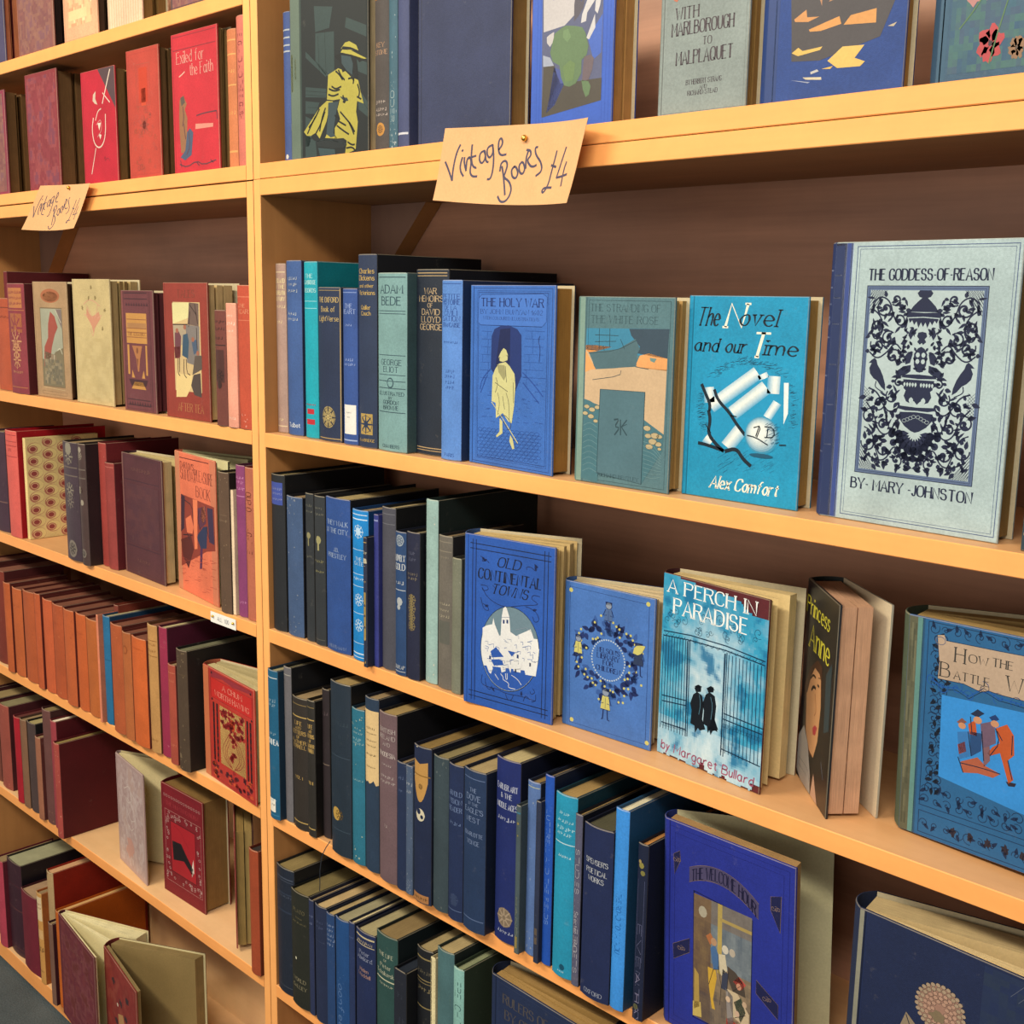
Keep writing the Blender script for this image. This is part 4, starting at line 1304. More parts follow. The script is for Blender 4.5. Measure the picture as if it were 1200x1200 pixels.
@cover
def mum(a):
    q = quad((170, 420), (1055, 760), (1000, 1720), (130, 1350))
    G, D = '#a48f78', '#4a3e38'
    a.rect(0, 0, 3, 150, '#8a8878')
    mottle(a, 70, 100, 100, 148, 10, ['#28344c', '#232f50'], 2, (4, 9))
    for x, y in ((96, 146), (98, 130), (92, 148)): a.line([(x, y), (x - 8, y - 12)], .0004, '#5a6070')
    a.up()
    cx, cy = q((592, 850))
    a.disc(cx, cy, 12.5, 14.5, '#9c7868', 24); a.up()
    for R in (13.4, 11, 8.6, 6.4, 4.2):
        n = int(R * 2.1)
        for i in range(n):
            an = 2 * PI * i / n + R
            x, y = cx + R * .95 * math.cos(an), cy + R * 1.1 * math.sin(an)
            a.disc(x, y, 1.35, 1.35, G if R > 9 else '#b08c78', 7); a.ring(x, y, 1.35, 1.35, .00035, D, 7)
        a.up()
    a.blob(cx - 1, cy - 5, 4.4, 3.4, '#7c6c54', 3, .3); a.up()
    for s in ('485,920 430,860 405,910 385,940 395,975 335,970 370,1010 390,1040 470,1040 500,1050 540,1010 490,960', '690,970 660,1010 640,1060 650,1100 760,1100 735,1070 720,1010', '500,950 540,940 640,990 640,1100 540,1100 490,1010', '470,1070 500,1060 520,1100 480,1100'):
        shape(a, q, s, '#8c7c66')
    a.up()
    for s in ('500,960 470,980 510,990', '540,1000 560,1080', '590,1000 600,1090', '560,1000 580,1060', '620,1000 625,1080', '400,930 450,990 500,1010', '385,1000 480,1020', '430,870 470,960', '690,985 670,1080', '715,1020 690,1090'):
        stroke(a, q, s, .0009, '#2a2c3c', 1)
    stroke(a, q, '580,1100 560,1300 600,1450', .003, '#8c7c66'); 
    X_, Y_ = q((380, 1078)); a.line([(X_ - 7, Y_ + 3.4), (X_ + 8, Y_ - 1)], .0022, '#8c7c66'); a.line([(X_ - 7, Y_ + 1), (X_ + 8, Y_ - 3.4)], .0005, G)

@cover
def dense(a):
    G = '#4f4a4a'
    a.frame(6, 4, 96, 146, .0004, '#35405c')
    for s, y, w, h in (('RULERS OF THE SEA', 134, 78, 8), ('BY GEORGE HENTY', 121, 74, 8), ('WITH COLOURED', 108, 72, 8), ('PLATES AND MAPS', 95, 76, 8)):
        a.text(s, 50, y, h, G, fixw=w, thick=.0020)

# -- left bay
@cover
def rosecov(a):
    mottle(a, 6, 5, 95, 145, 40, ['#8a5a54', '#7c4e50', '#94685a', '#80565c'], 21, (4, 12)); a.up()
    a.blob(28, 116, 8, 9, '#b88a54', 3, .5); a.blob(30, 104, 5, 8, '#a87a50', 5, .5)
@cover
def salmon(a):
    a.frame(6, 4, 95, 146, .0005, '#d08a64')
    mottle(a, 14, 20, 85, 140, 26, ['#e8c090', '#e6b48c', '#d89470', '#efd0a0'], 31, (4, 12)); a.up()
    a.blob(40, 100, 20, 30, '#efd8a0', 3, .4); a.rect(18, 28, 70, 40, '#eaca98')
    for p in ('30,120 40,110 44,96', '60,80 70,86 66,96', '24,60 30,70 26,80'): a.curve(P(p), .001, '#c46c4c')
@cover
def stripes(a):
    for i in range(26): a.rect(5 + i * 3.5, 2, 6.2 + i * 3.5, 148, '#eed0b4' if i % 2 else '#e2b090')
@cover
def wine(a):
    mottle(a, 5, 5, 95, 145, 46, ['#8c3c44', '#80343c', '#984a4c', '#7c4050'], 41, (4, 14))
@cover
def emblem(a):
    a.poly([(52, 150), (100, 150), (100, 96)], '#544044'); a.up()
    Wt = '#dcc8b8'
    a.curve(P('34,88 28,72 34,52 52,46 68,60 70,90'), .0022, Wt); a.line(P('88,146 62,104'), .0024, Wt); a.line(P('64,118 84,104'), .0018, Wt); a.line(P('38,48 22,14'), .0018, Wt)
    a.poly(P('36,118 44,122 42,112 48,104 40,106 34,110'), '#c8b4a0'); a.curve(P('40,84 48,96 58,98'), .0018, Wt); a.curve(P('42,78 56,86 58,70 44,62'), .0012, '#c89890')
    for p in ('46,80 56,80 50,70', '48,66 56,64 52,58'): a.poly(P(p), '#e0d0c0')
    a.curve(P('60,32 66,36 62,28 72,34 78,28'), .0008, '#6a2830')
@cover
def ornate(a):
    c, d = '#a84038', '#c8644c'
    a.frame(8, 5, 94, 145, .0006, c); a.rect(38, 88, 64, 128, '#c04430'); a.rect(44, 84, 58, 104, '#cc5038'); a.up()
    rr = random.Random(3)
    for i in range(34):
        a.spiral(rr.uniform(18, 86), rr.uniform(10, 82), rr.uniform(3, 7), rr.uniform(0, 6), 1.2, .0007, rr.choice(['#8c4440', '#96503c', '#a8544c']))
    for i in range(8): a.leaf(51, 62, i * PI / 4, 16, 6, '#a0483c')
    a.disc(51, 62, 5, 5, '#8c4440', 12); a.frame(30, 84, 72, 132, .0005, '#a05848')
@cover
def exiled(a):
    q = quad((92, 130), (405, 32), (470, 1062), (140, 1105))
    G = '#d8a898'
    a.rect(3, 132, 97, 133, '#8c3038'); a.rect(3, 146, 97, 146.8, '#8c3038')
    def t(s, x, y, h, w):
        cx, cy = q((x, y)); a.text(s, cx, cy, h, G, fixw=w, thick=.0012)
    t('Exiled for', 232, 262, 12, 60); t('the Faith', 312, 340, 12, 50)
    stroke(a, q, '158,415 180,395 198,375', .0018, G)
    shape(a, q, '165,580 190,540 218,600 205,640 225,700 225,940 185,950 170,800 165,700', '#94684a'); a.up()
    shape(a, q, '170,560 195,545 205,590 180,620', '#5c5048'); shape(a, q, '225,800 245,770 270,800 262,960 215,1000 180,980 215,930', '#4c5870')
    shape(a, q, '285,738 410,728 410,755 285,776', '#d88c7c'); a.up()
    for s in ('190,620 200,700 190,760', '200,740 215,850', '235,790 250,900 225,960', '175,1030 230,1050 300,1000 350,1030 440,990', '290,680 340,660 430,640', '180,1000 190,1050', '300,1010 320,1035', '400,990 420,1010', '430,640 438,700'):
        stroke(a, q, s, .0016, '#5a3a44', 1)
@cover
def womanred(a):
    q = quad((240, 370), (555, 368), (655, 1460), (330, 1400))
    a.disc(51, 132, 28, 9, '#a86848', 22); a.disc(51, 131, 22, 6.5, '#b07450', 20); a.up()
    p = q(*P('305,605 525,615 585,1250 375,1230'))
    a.rect(19, 14, 84, 117, '#7c6a50'); a.up(); a.rect(20.5, 15.5, 82.5, 115.5, '#a0a08c'); a.up()
    a.poly(P('20.5,15.5 82.5,15.5 82.5,66 60,60 40,46 20.5,50'), '#7a7058'); a.up()
    a.poly(P('50,112 62,106 70,92 60,82 50,66 44,50 24,40 28,66 40,78 42,96'), '#9c5044'); a.poly(P('66,115 82,115 82,90 74,100'), '#7c6c68'); a.poly(P('28,60 60,56 66,40 44,24 30,34'), '#8c7a64'); a.up()
    for s in ('66,114 74,104 80,98', '44,52 40,36 36,30', '56,56 54,36 48,24', '66,62 74,66 80,58'): a.curve(P(s), .0016, '#c8c4ac')
    mottle(a, 26, 18, 78, 50, 16, ['#8a7c60', '#6a6454', '#94866c'], 7, (3, 7)); a.up()
    a.line(P('20,13 84,11'), .0008, '#c8b088'); a.frame(16, 4, 88, 8, .0004, '#8a7050')
@cover
def creamorn(a):
    c = '#c07c60'
    a.poly(P('50,94 44,100 36,106 38,116 46,108 52,106 60,108 70,112 74,104 66,98 58,92 54,84'), '#c48c70'); a.up()
    for s in ('38,118 46,112 52,104', '68,120 64,110 58,104', '30,108 40,106', '78,108 66,104', '46,92 52,80 56,92', '30,120 44,126 60,124 74,118'): a.curve(P(s), .0014, '#cc9a80')
    for x, y in ((44, 128), (62, 128), (52, 140), (78, 92), (26, 116), (86, 114)): a.blob(x, y, 2.4, 2.4, '#8c7a50', x, .4)
    mottle(a, 5, 5, 95, 80, 20, ['#c8b484', '#bca878'], 8, (5, 12))
@cover
def columns(a):
    q = quad((78, 135), (400, 140), (462, 1105), (130, 1060))
    K, Y = '#43262c', '#c08c4e'
    a.rect(0, 0, 5, 150, '#804c48'); a.up()
    for y in (146, 139, 7, 14): a.rect(10, y, 82, y + 1.2, K)
    a.frame(88, 2, 90, 148, .0006, K); a.frame(8, 3, 84, 148, .0005, K)
    for y0 in (131, 8):
        for i in range(9): a.poly([(14 + i * 8, y0), (20 + i * 8, y0), (17 + i * 8, y0 + 4.5)], K)
    a.rect(14, 85, 78, 122, Y); a.up()
    for y in (114, 103, 98, 92): a.rect(15, y, 77, y + .9, '#8c5a3c')
    a.rect(17, 104, 76, 110, '#a87a50'); a.text('THE ALHAMBRA', 46, 96.5, 4.4, '#7c4c34', fixw=54)
    for x0, x1 in ((15, 21), (72, 77)): a.rect(x0, 46, x1, 83, Y)
    a.poly(P('30,82 62,82 54,66 50,50 46,50 42,66'), '#a87048'); a.poly(P('16,40 76,40 70,32 24,32'), K); a.poly(P('24,28 70,28 60,37 34,37'), Y); a.poly(P('28,52 36,42 26,42'), Y); a.poly(P('64,52 58,42 68,42'), Y)
    a.up(); a.disc(46, 76, 3.4, 4, '#7c4c34', 10); a.poly(P('43,66 49,66 46,56'), '#7c4c34')
@cover
def tales(a):
    q = quad((405, 70), (805, 80), (855, 1190), (465, 1110))
    x = q(*P('495,228 740,235 780,985 548,965'))
    a.text('TALES', 52, 138, 8, '#6a3a2c', fixw=40, thick=.0014); a.text('AFTER TEA', 56, 13, 9, '#b0764c', fixw=58, thick=.0015)
    a.rect(22, 31, 83, 129, '#cbb080'); a.up()
    def S_(s, c): a.poly(q(*P(s)), c)
    S_('495,228 650,230 645,350 505,390', '#d8cf98'); S_('650,230 735,240 740,420 640,400 645,330', '#6c5850'); S_('505,390 620,400 620,560 520,560', '#a89880'); S_('620,400 745,420 755,740 640,700', '#7c7470'); a.up()
    for s, c in (('525,460 560,450 582,490 580,650 530,660', '#6c4048'), ('520,570 575,570 575,660 530,660', '#7c3c3c'), ('600,480 640,470 655,540 648,670 595,640', '#3c5468'), ('680,540 720,520 735,620 700,640', '#4a5a70'), ('710,650 770,650 775,760 690,800', '#5c5048'), ('700,800 760,790 775,985 710,960 680,880', '#4c403c'), ('545,780 690,800 680,900 640,970 548,965', '#dcc288')):
        S_(s, c)
    a.up()
    for s in ('558,660 560,780 580,800', '572,660 575,770', '612,670 612,790 640,820', '632,670 640,780 670,800', '505,395 640,400', '650,240 720,330', '660,300 650,420', '700,240 730,400', '720,430 730,600'):
        stroke(a, q, s, .0016, '#3c2c28', 1)
    for x_, y_ in ((545, 445), (615, 420), (690, 520), (735, 630)):
        cx, cy = q((x_, y_)); a.disc(cx, cy, 3.4, 2.8, '#9c6450', 9)
@cover
def roundels(a):
    for j in range(9):
        for i in range(6):
            x, y = 12 + i * 20, 8 + j * 18 + (9 if i % 2 else 0)
            if x > 100 or y > 150: continue
            a.disc(x, y, 10, 8.6, '#c0846c', 20); a.up(); a.disc(x + .6, y + .2, 9.2, 7.8, '#efd894', 18); a.up(); a.disc(x - 2.2, y - 1, 6.4, 5.6, '#b06c58', 16); a.up(); a.disc(x - 2.2, y - 1, 5.4, 4.6, '#dfb088', 14); a.up(); a.disc(x - 2.2, y - 1, 4, 3.4, '#9c4c48', 12)
            a.k -= 4
@cover
def panelled(a):
    K = '#3c2430'
    a.rect(0, 0, 4, 150, '#7a5450'); a.up()
    a.frame(5, 5, 92, 146, .0005, K)
    for y in (118, 36): a.line([(5, y), (92, y + 1)], .0010, K)
    a.poly(P('40,96 46,100 50,92 52,76 56,66 56,58 40,58 40,70 42,84'), '#84604e'); a.up(); a.line(P('46,96 48,62'), .0006, '#6a4840')
    a.marks(48, 132, 6, 46, '#6e4844', 4); a.marks(48, 20, 6, 30, '#6e4844', 7)
    mottle(a, 8, 40, 90, 114, 12, ['#5a3438', '#502e36'], 5, (5, 12))
@cover
def sunday(a):
    q = quad((402, 62), (712, 150), (708, 1085), (440, 938))
    K = '#6c2c28'
    a.rect(0, 0, 12, 150, '#c88464'); a.rect(88, 0, 100, 150, '#cc7a5c'); a.up()
    a.line(P('13,144 86,146'), .0014, K)
    def t(s, x, y, h, w): 
        cx, cy = q((x, y)); a.text(s, cx, cy, h, K, fixw=w, thick=.0016)
    t("DARTON'S", 502, 168, 6.4, 34); t('SUNDAY', 512, 228, 11, 40); t('PLEASURE', 628, 250, 11.5, 44); t('BOOK', 622, 350, 11, 34)
    def S_(s, c): a.poly(q(*P(s)), c)
    S_('455,340 700,440 700,720 640,720 460,800', '#8c3c30'); a.up()
    for s, c in (('455,340 485,360 480,560 455,580', '#3c2434'), ('545,380 580,390 575,700 555,700', '#e8825c'), ('490,500 530,480 550,560 540,600 500,590', '#e07a58'), ('455,630 530,610 550,700 510,820 470,740', '#5c2420'), ('580,440 640,430 640,540 590,580', '#5c3044'), ('610,440 632,430 640,500 620,540 600,500', '#e48a64'),
                 ('570,620 620,560 650,560 640,700 600,700', '#2c3454'), ('650,440 690,450 695,680 660,660', '#3c2c48'), ('596,700 612,700 605,830 590,830', '#54284c')): S_(s, c)
    a.up()
    rr = random.Random(2)
    for i in range(60):
        x, y = rr.uniform(455, 690), rr.uniform(740, 1040)
        if y > 900 + (x - 455) * .55: continue
        stroke(a, q, f'{x:.0f},{y:.0f} {x + rr.uniform(10, 34):.0f},{y + rr.uniform(2, 12):.0f}', .0006, '#a8483c', 0)
    for s in ('480,380 540,420 545,500', '590,450 580,520 600,580', '640,560 660,640', '500,590 520,640', '470,600 540,610'): stroke(a, q, s, .0016, '#2c1a24', 1)
@cover
def chum(a):
    q = quad((58, 120), (455, 265), (505, 1155), (90, 975))
    R_, K, C = '#8c2c2c', '#2c1820', '#dcae6c'
    a.rect(0, 0, 11, 150, '#c87450'); a.rect(11, 0, 13, 150, '#a03c30'); a.up()
    a.frame(15, 4, 97, 147, .0008, R_); a.rect(16, 112, 96, 138, '#c43430'); a.poly(P('16,138 40,142 60,139 96,143 96,147 16,147'), '#94343c'); a.frame(16, 112, 96, 138, .0007, R_); a.up()
    a.text('A CHUM', 58, 131, 6.6, '#e8a08c', fixw=38, thick=.0013); a.text('WORTH HAVING', 57, 119.5, 6.6, '#e8a08c', fixw=66, thick=.0013)
    for x, y in ((18, 144), (94, 143), (18, 109), (95, 109)): a.disc(x, y, 1.6, 1.6, K, 8)
    a.rect(16, 26, 96, 108, '#b83c30'); a.rect(33, 28, 82, 106, C); a.up()
    for x in (19, 26, 85, 91): a.rect(x, 27, x + 3.4, 106, K)
    for x in (21, 28, 87, 93): 
        for y in range(32, 104, 9): a.blob(x, y, 1.6, 2.6, '#a83830', x + y, .4)
    rr = random.Random(9)
    for i in range(44):
        a.blob(rr.uniform(36, 80), rr.uniform(74, 104), 3.4, 3.2, rr.choice(['#982c2c', '#7c2428', '#a83430']), i, .4)
    for i in range(18): a.blob(58 + rr.uniform(-6, 6), rr.uniform(40, 74), 2.8, 3, '#982c2c', i, .4)
    for sg in (-1, 1):
        for k in (6, 10, 15): a.curve([(58 + sg * 3, 80), (58 + sg * k, 62), (58 + sg * (k + 8), 48), (58 + sg * k * .9, 34), (58 + sg * 2, 30)], .0012, '#982c2c')
    a.disc(58, 88, 4.6, 8, '#cc5030', 14); a.up()
    for i in range(46): a.blob(rr.uniform(17, 95), rr.uniform(6, 26), 3, 2.6, rr.choice(['#982c2c', '#3c1c24', '#cc5838', '#5c2028']), i + 50, .4)
@cover
def palepink(a):
    mottle(a, 6, 6, 95, 145, 34, ['#c0a8a4', '#b09490', '#c8b4b0', '#bca098'], 61, (4, 12)); a.up()
    for s in ('30,110 50,120 60,104 44,92 30,100', '40,100 64,90 70,74', '52,120 56,96 46,80', '36,84 50,70 66,76', '30,70 50,56 60,64', '60,110 74,104 70,90'): a.curve(P(s), .0016, '#d8c8c0')
    a.blob(44, 30, 14, 12, '#c49488', 5, .4)
@cover
def horn(a):
    Wt, K = '#c8a8a0', '#1c1418'
    a.frame(4, 4, 96, 146, .0005, '#5c1c24')
    for i in range(15): a.ring(8 + i * 6, 135, 2, 1.6, .0005, Wt, 8)
    a.text('THE HUNTING HORN', 50, 125, 5, '#a83c44', fixw=78); a.up()
    a.frame(8, 18, 94, 116, .0006, '#b88880'); a.rect(22, 34, 80, 102, '#a82830'); a.frame(21, 33, 81, 103, .0008, '#4c1418'); a.up()
    rr = random.Random(3)
    for i in range(60):
        side = i % 4; k = rr.random()
        x, y = ((8 + 86 * k, rr.uniform(106, 114)), (8 + 86 * k, rr.uniform(20, 29)), (rr.uniform(10, 18), 20 + 94 * k), (rr.uniform(84, 92), 20 + 94 * k))[side]
        a.spiral(x, y, 2.6, rr.uniform(0, 6), 1.1, .0007, Wt)
    a.poly(P('24,76 46,78 58,66 74,52 70,44 52,56 26,50'), K); a.poly(P('22,34 80,34 80,46 52,52 24,46'), '#a82830'); a.poly(P('70,52 75,66 76,48 70,40'), '#dccfc0'); a.up()
    a.curve(P('30,98 44,96 52,88 64,78'), .0008, '#7c1c22')
@cover
def winewear(a):
    mottle(a, 6, 6, 95, 145, 40, ['#78383c', '#6c2c38', '#804448', '#6c3030'], 71, (5, 13)); a.up()
    a.frame(10, 7, 92, 143, .0005, '#8c5454'); a.marks(50, 122, 8, 40, '#8c5450', 6)
@cover
def redpic(a):
    mottle(a, 6, 6, 95, 145, 30, ['#903a34', '#84302e', '#94463c'], 81, (5, 13)); a.up()
    a.poly(P('40,84 56,92 66,70 60,40 64,4 40,2 44,40'), '#b88a5c'); a.up()
    for x, y in ((30, 122), (50, 104), (66, 92), (34, 70), (72, 120)): a.blob(x, y, 5, 4, '#3c2c30', x, .4)
    a.disc(40, 96, 2.4, 2.4, '#d8c8b0', 9)

# ------------------------------------------------------------------ the books
S(0.045, 0.018, 1.6029, 0.0152, 0.1854, 0.1224, '#3f5388', 'thin blue book at the left end of the top right shelf', 'books on the upper right shelf', [('B', 88, 1, '#a9aeb2'), ('B', 83, 1, '#a9aeb2'), ('B', 78, 1, '#a9aeb2'), ('B', 74, 1, '#a9aeb2'), ('D', 50, 4, 20, '#cfc4b8')])
O(0.074, 0.009, 1.6029, 3.51, 0.1469, 0.2088, 0.02, 0, '#232b2c', 'dark green book picturing a woman in a yellow dress and sun hat', 'books on the upper right shelf', 'lady', spcol='#66746c', spart=[('B', 60, 9, '#a8a860'), ('B', 20, 4, '#9aa27c')], b=0.006)
S(0.2354, 0.0126, 1.6029, 0.0257, 0.2052, 0.1354, '#4a4340', 'brown cloth spine with orange gilt sun near its foot', 'books on the upper right shelf', [('B', 93, 1.2, '#a5672f'), ('B', 89, 1.2, '#a5672f'), ('B', 83, 1.4, '#a5672f'), ('T', 'KEY', 58, 2.4, '#a98466'), ('T', 'STONE', 54, 2.4, '#a98466'), ('I', 27, 2.2, '#a89a90'), ('I', 23, 2.2, '#a89a90'), ('I', 20, 2, '#a89a90'), ('D', 50, 12, 30, '#b5813e'), ('M', 12, 16, '#5a4030')])
S(0.2626, 0.0126, 1.6029, 0.0152, 0.2034, 0.1342, '#3f6170', 'narrow worn teal spine beside brown spine on top right shelf', 'books on the upper right shelf', [('W', 40, '#a9b4b4'), ('V', 'MODERN', 24, 26, '#98a6a6')])
S(0.2803, 0.0108, 1.6029, 0.0193, 0.2034, 0.1342, '#454c70', 'slate blue spine with white band, left of plain navy cover', 'books on the upper right shelf', [('B', 96, 3, '#e0dccf'), ('D', 50, 88, 22, '#d8d4c8'), ('B', 8, 1.2, '#c9c9cf')])
O(0.3098, 0.0162, 1.6029, 0.0, 0.1496, 0.2025, 0.03, 0, '#333a58', 'plain navy blue book cover behind the larger price sign', 'books on the upper right shelf', 'plainnavy', pg='#94713f', spcol='#20222e')
O(0.4937, 0.009, 1.6029, 0.94, 0.1093, 0.2025, 0.036, 2, '#3a5cb4', 'bright blue book with green flower and snowy mountain picture', 'books on the upper right shelf', 'alpine', pg='#b98b52', spcol='#2a4a9c')
O(0.6556, 0.0126, 1.6029, 0.0, 0.0991, 0.198, 0.022, 3, '#86908c', 'grey green novel lettered With Marlborough to Malplaquet', 'books on the upper right shelf', 'marlb', pg='#a07c46')
O(0.7716, 0.0108, 1.6029, 3.23, 0.1276, 0.2052, 0.022, 0, '#2f4884', 'blue book with orange sailing ships on dark waves', 'books on the upper right shelf', 'ships', pg='#a9824a', spcol='#26407a', b=0.006)
O(0.9265, 0.0108, 1.6029, 0.0, 0.0959, 0.1998, 0.024, 0, '#3f5a70', 'teal blue book decorated with red and pink flowers', 'books on the upper right shelf', 'floral', spcol='#2d4a63', b=0.006)
S(0.0166, 0.018, 1.2483, 0.0236, 0.2266, 0.1496, '#a98c80', 'faded pinkish tan spine at left end under the right sign', 'books on the right bay shelf under the signs', [('B', 95, 0.5, '#d8c4a0'), ('T', 'ENGLAND', 90, 2.6, '#d9c69a'), ('T', 'IN THE', 86.5, 2.2, '#d9c69a'), ('T', 'EIGHTEENTH', 83, 2.4, '#d9c69a'), ('T', 'CENTURY', 79.5, 2.2, '#d9c69a'), ('I', 75, 2, '#d9c69a'), ('I', 66, 2.4, '#d9c69a', 50), ('I', 8, 2, '#d9c69a', 40), ('B', 4, 0.6, '#d8c4a0')])
S(0.0481, 0.0126, 1.2483, 0.0334, 0.2301, 0.1519, '#3f5b90', 'plain blue spine between tan and turquoise books', 'books on the right bay shelf under the signs', [('I', 90, 2.2, '#a9aeb2', 60), ('I', 86.5, 2, '#a9aeb2', 50), ('I', 83, 2, '#a9aeb2', 60), ('I', 70, 2, '#a9aeb2', 56), ('I', 67, 2, '#a9aeb2', 70), ('T', 'Talbot', 6, 2.4, '#d5dbe0', 70)], cov='#2a3450', pg='#3a5b88')
S(0.0905, 0.0108, 1.2483, 0.0285, 0.2282, 0.1506, '#1f9fb0', 'tall turquoise book with two red marks at spine foot', 'books on the right bay shelf under the signs', [('T', 'THE', 92, 2.2, '#a8d8d8'), ('T', 'CAMBRIDGE', 88.5, 2.2, '#a8d8d8'), ('T', 'RECORDS', 84, 2.2, '#a8d8d8'), ('B', 78, 0.4, '#88c8d0'), ('B', 74, 0.4, '#88c8d0'), ('P', 24, 14, 76, 17, '#b8323c'), ('P', 20, 8, 80, 11, '#b8323c'), ('I', 19.5, 1, '#b8323c')], cov='#0d7480', pg='#0d7480')
S(0.1226, 0.009, 1.2483, 0.0472, 0.196, 0.1294, '#232f4a', 'navy spine lettered Book of Light Verse with gilt crest', 'books on the right bay shelf under the signs', [('T', 'THE OXFORD', 92, 3.2, '#b39c68'), ('T', 'Book of', 86, 3.2, '#b39c68', 60), ('T', 'LightVerse', 80, 3.2, '#b39c68'), ('B', 98, 0.5, '#8d7b56'), ('P', 96, 1, 99, 99, '#a88f5e'), ('B', 2, 0.6, '#a88f5e'), ('D', 50, 16, 30, '#9c8a5c'), ('M', 16, 26, '#3b3a3c'), ('M', 16, 14, '#c0ab72')])
S(0.1765, 0.0072, 1.2483, 0.029, 0.1946, 0.1284, '#34508f', 'blue spine with long white library label, under the right sign', 'books on the right bay shelf under the signs', [('B', 97.5, 0.5, '#7f93c4'), ('T', 'THE', 89, 2.8, '#8fa0cc', 50), ('T', 'HEART', 85.5, 2.8, '#8fa0cc'), ('I', 77, 2, '#8fa0cc', 40), ('I', 55, 2, '#8fa0cc', 50), ('I', 52, 2, '#8fa0cc', 70), ('B', 3, 0.8, '#9fb0d4'), ('P', 14, 7, 92, 26, '#e6e2da'), ('I', 21, 1, '#555560', 30), ('I', 18, 1, '#555560', 20)])
S(0.2099, 0.0054, 1.2483, 0.0356, 0.2356, 0.18, '#27344f', 'tallest navy spine lettered Charles Dickens in gold', 'books on the right bay shelf under the signs', [('T', 'Charles', 91.5, 2.4, '#c2a35c'), ('T', 'Dickens', 88, 2.4, '#c2a35c'), ('T', 'and other', 84, 1.7, '#c2a35c'), ('T', 'Victorians', 80.5, 2, '#c2a35c'), ('T', 'Quiller', 73, 2, '#c2a35c', 60), ('T', 'Couch', 70, 2, '#c2a35c', 50), ('P', 18, 7, 82, 18, '#ad9152'), ('M', 12.5, 30, '#27344f'), ('D', 50, 12.5, 12, '#27344f'), ('T', 'CAMBRIDGE', 4, 1.4, '#c2a35c')], cov='#11161d', pg='#181a1e')
S(0.2479, 0.0054, 1.2483, 0.0534, 0.2135, 0.1409, '#789c9c', 'pale grey green spine lettered Adam Bede George Eliot', 'books on the right bay shelf under the signs', [('B', 97.5, 0.5, '#37505a'), ('T', 'ADAM', 91, 4.4, '#2f4a55'), ('T', 'BEDE', 84.5, 4.4, '#2f4a55'), ('B', 79, 0.4, '#37505a'), ('B', 77.5, 0.4, '#37505a'), ('B', 54.5, 0.4, '#37505a'), ('T', 'GEORGE', 50.5, 3, '#37505a'), ('T', 'ELIOT', 46.5, 3, '#37505a', 70), ('B', 43.5, 0.4, '#37505a'), ('D', 50, 39, 12, '#37505a'), ('D', 50, 39, 9, '#789c9c'), ('B', 40, 0.4, '#37505a'), ('B', 36, 0.4, '#37505a'), ('T', 'ILLUSTRATED', 33, 2, '#37505a'), ('T', 'BY', 30.5, 1.5, '#37505a', 20), ('T', 'GORDON', 28, 2.1, '#37505a'), ('T', 'BROWNE', 25, 2.1, '#37505a'), ('B', 22.5, 0.4, '#37505a'), ('T', 'CHAMBERS', 3, 1.8, '#37505a')], cov='#3b5356')
S(0.3017, 0.0198, 1.2483, 0.0564, 0.2177, 0.189, '#1f2836', 'black navy spine lettered War Memoirs of David Lloyd George', 'books on the right bay shelf under the signs', [('B', 98, 0.5, '#b59a70'), ('B', 96.5, 0.4, '#b59a70'), ('T', 'WAR', 88.5, 3, '#b8a07e', 50), ('T', 'MEMOIRS', 84.5, 3, '#b8a07e', 80), ('T', 'OF', 81, 2.2, '#b8a07e', 20), ('T', 'DAVID', 77.5, 3, '#b8a07e', 60), ('T', 'LLOYD', 73.5, 3, '#b8a07e', 62), ('T', 'GEORGE', 69.5, 3, '#b8a07e', 74), ('T', '*', 65, 2, '#b8a07e'), ('B', 4, 0.5, '#b59a70'), ('B', 2.6, 0.4, '#b59a70')], cov='#101319', pg='#1b1b1f')
S(0.3585, 0.009, 1.2483, 0.0338, 0.2052, 0.1935, '#5c88cc', 'light blue spine lettered Petite Histoire de la Civilisation', 'books on the right bay shelf under the signs', [('B', 98, 0.5, '#3c5fa0'), ('T', 'PETITE', 91, 2.6, '#2f4f92'), ('T', 'HISTOIRE', 88, 2.6, '#2f4f92'), ('T', 'DE LA', 85, 2.2, '#2f4f92', 60), ('T', 'CIVILI', 82, 2.6, '#2f4f92'), ('T', 'SATION', 79, 2.6, '#2f4f92'), ('T', 'FRANCAISE', 75.5, 2.3, '#2f4f92'), ('I', 66, 1.5, '#2f4f92'), ('I', 50, 2.4, '#3c5fa0', 40), ('I', 47, 2.4, '#3c5fa0', 50), ('I', 44, 2.4, '#3c5fa0', 40), ('I', 41, 2.4, '#3c5fa0', 36), ('T', 'PARIS', 3, 1.8, '#2f4f92', 70)], cov='#1d3054', pg='#2b4470')
O(0.3968, 0.0198, 1.2482, -4.39, 0.1409, 0.1999, 0.03, 0, '#3f6cb8', 'blue Holy War cover with a robed figure in cream', 'books on the right bay shelf under the signs', 'holy', pg='#a07438', spcol='#4a6fa8', backcol='#232a38')
O(0.5671, 0.0108, 1.2482, 0.43, 0.1213, 0.1892, 0.021, 3, '#52737a', 'slate green cover of The Stranding of the White Rose', 'books on the right bay shelf under the signs', 'whiterose', pg='#b48e55', spcol='#5e8480', b=0.005)
O(0.6915, 0.027, 1.2482, 0.0, 0.1304, 0.1915, 0.026, 0, '#2490b8', 'turquoise blue cover of The Novel and Our Time', 'books on the right bay shelf under the signs', 'novel', pg='#b08a4c')
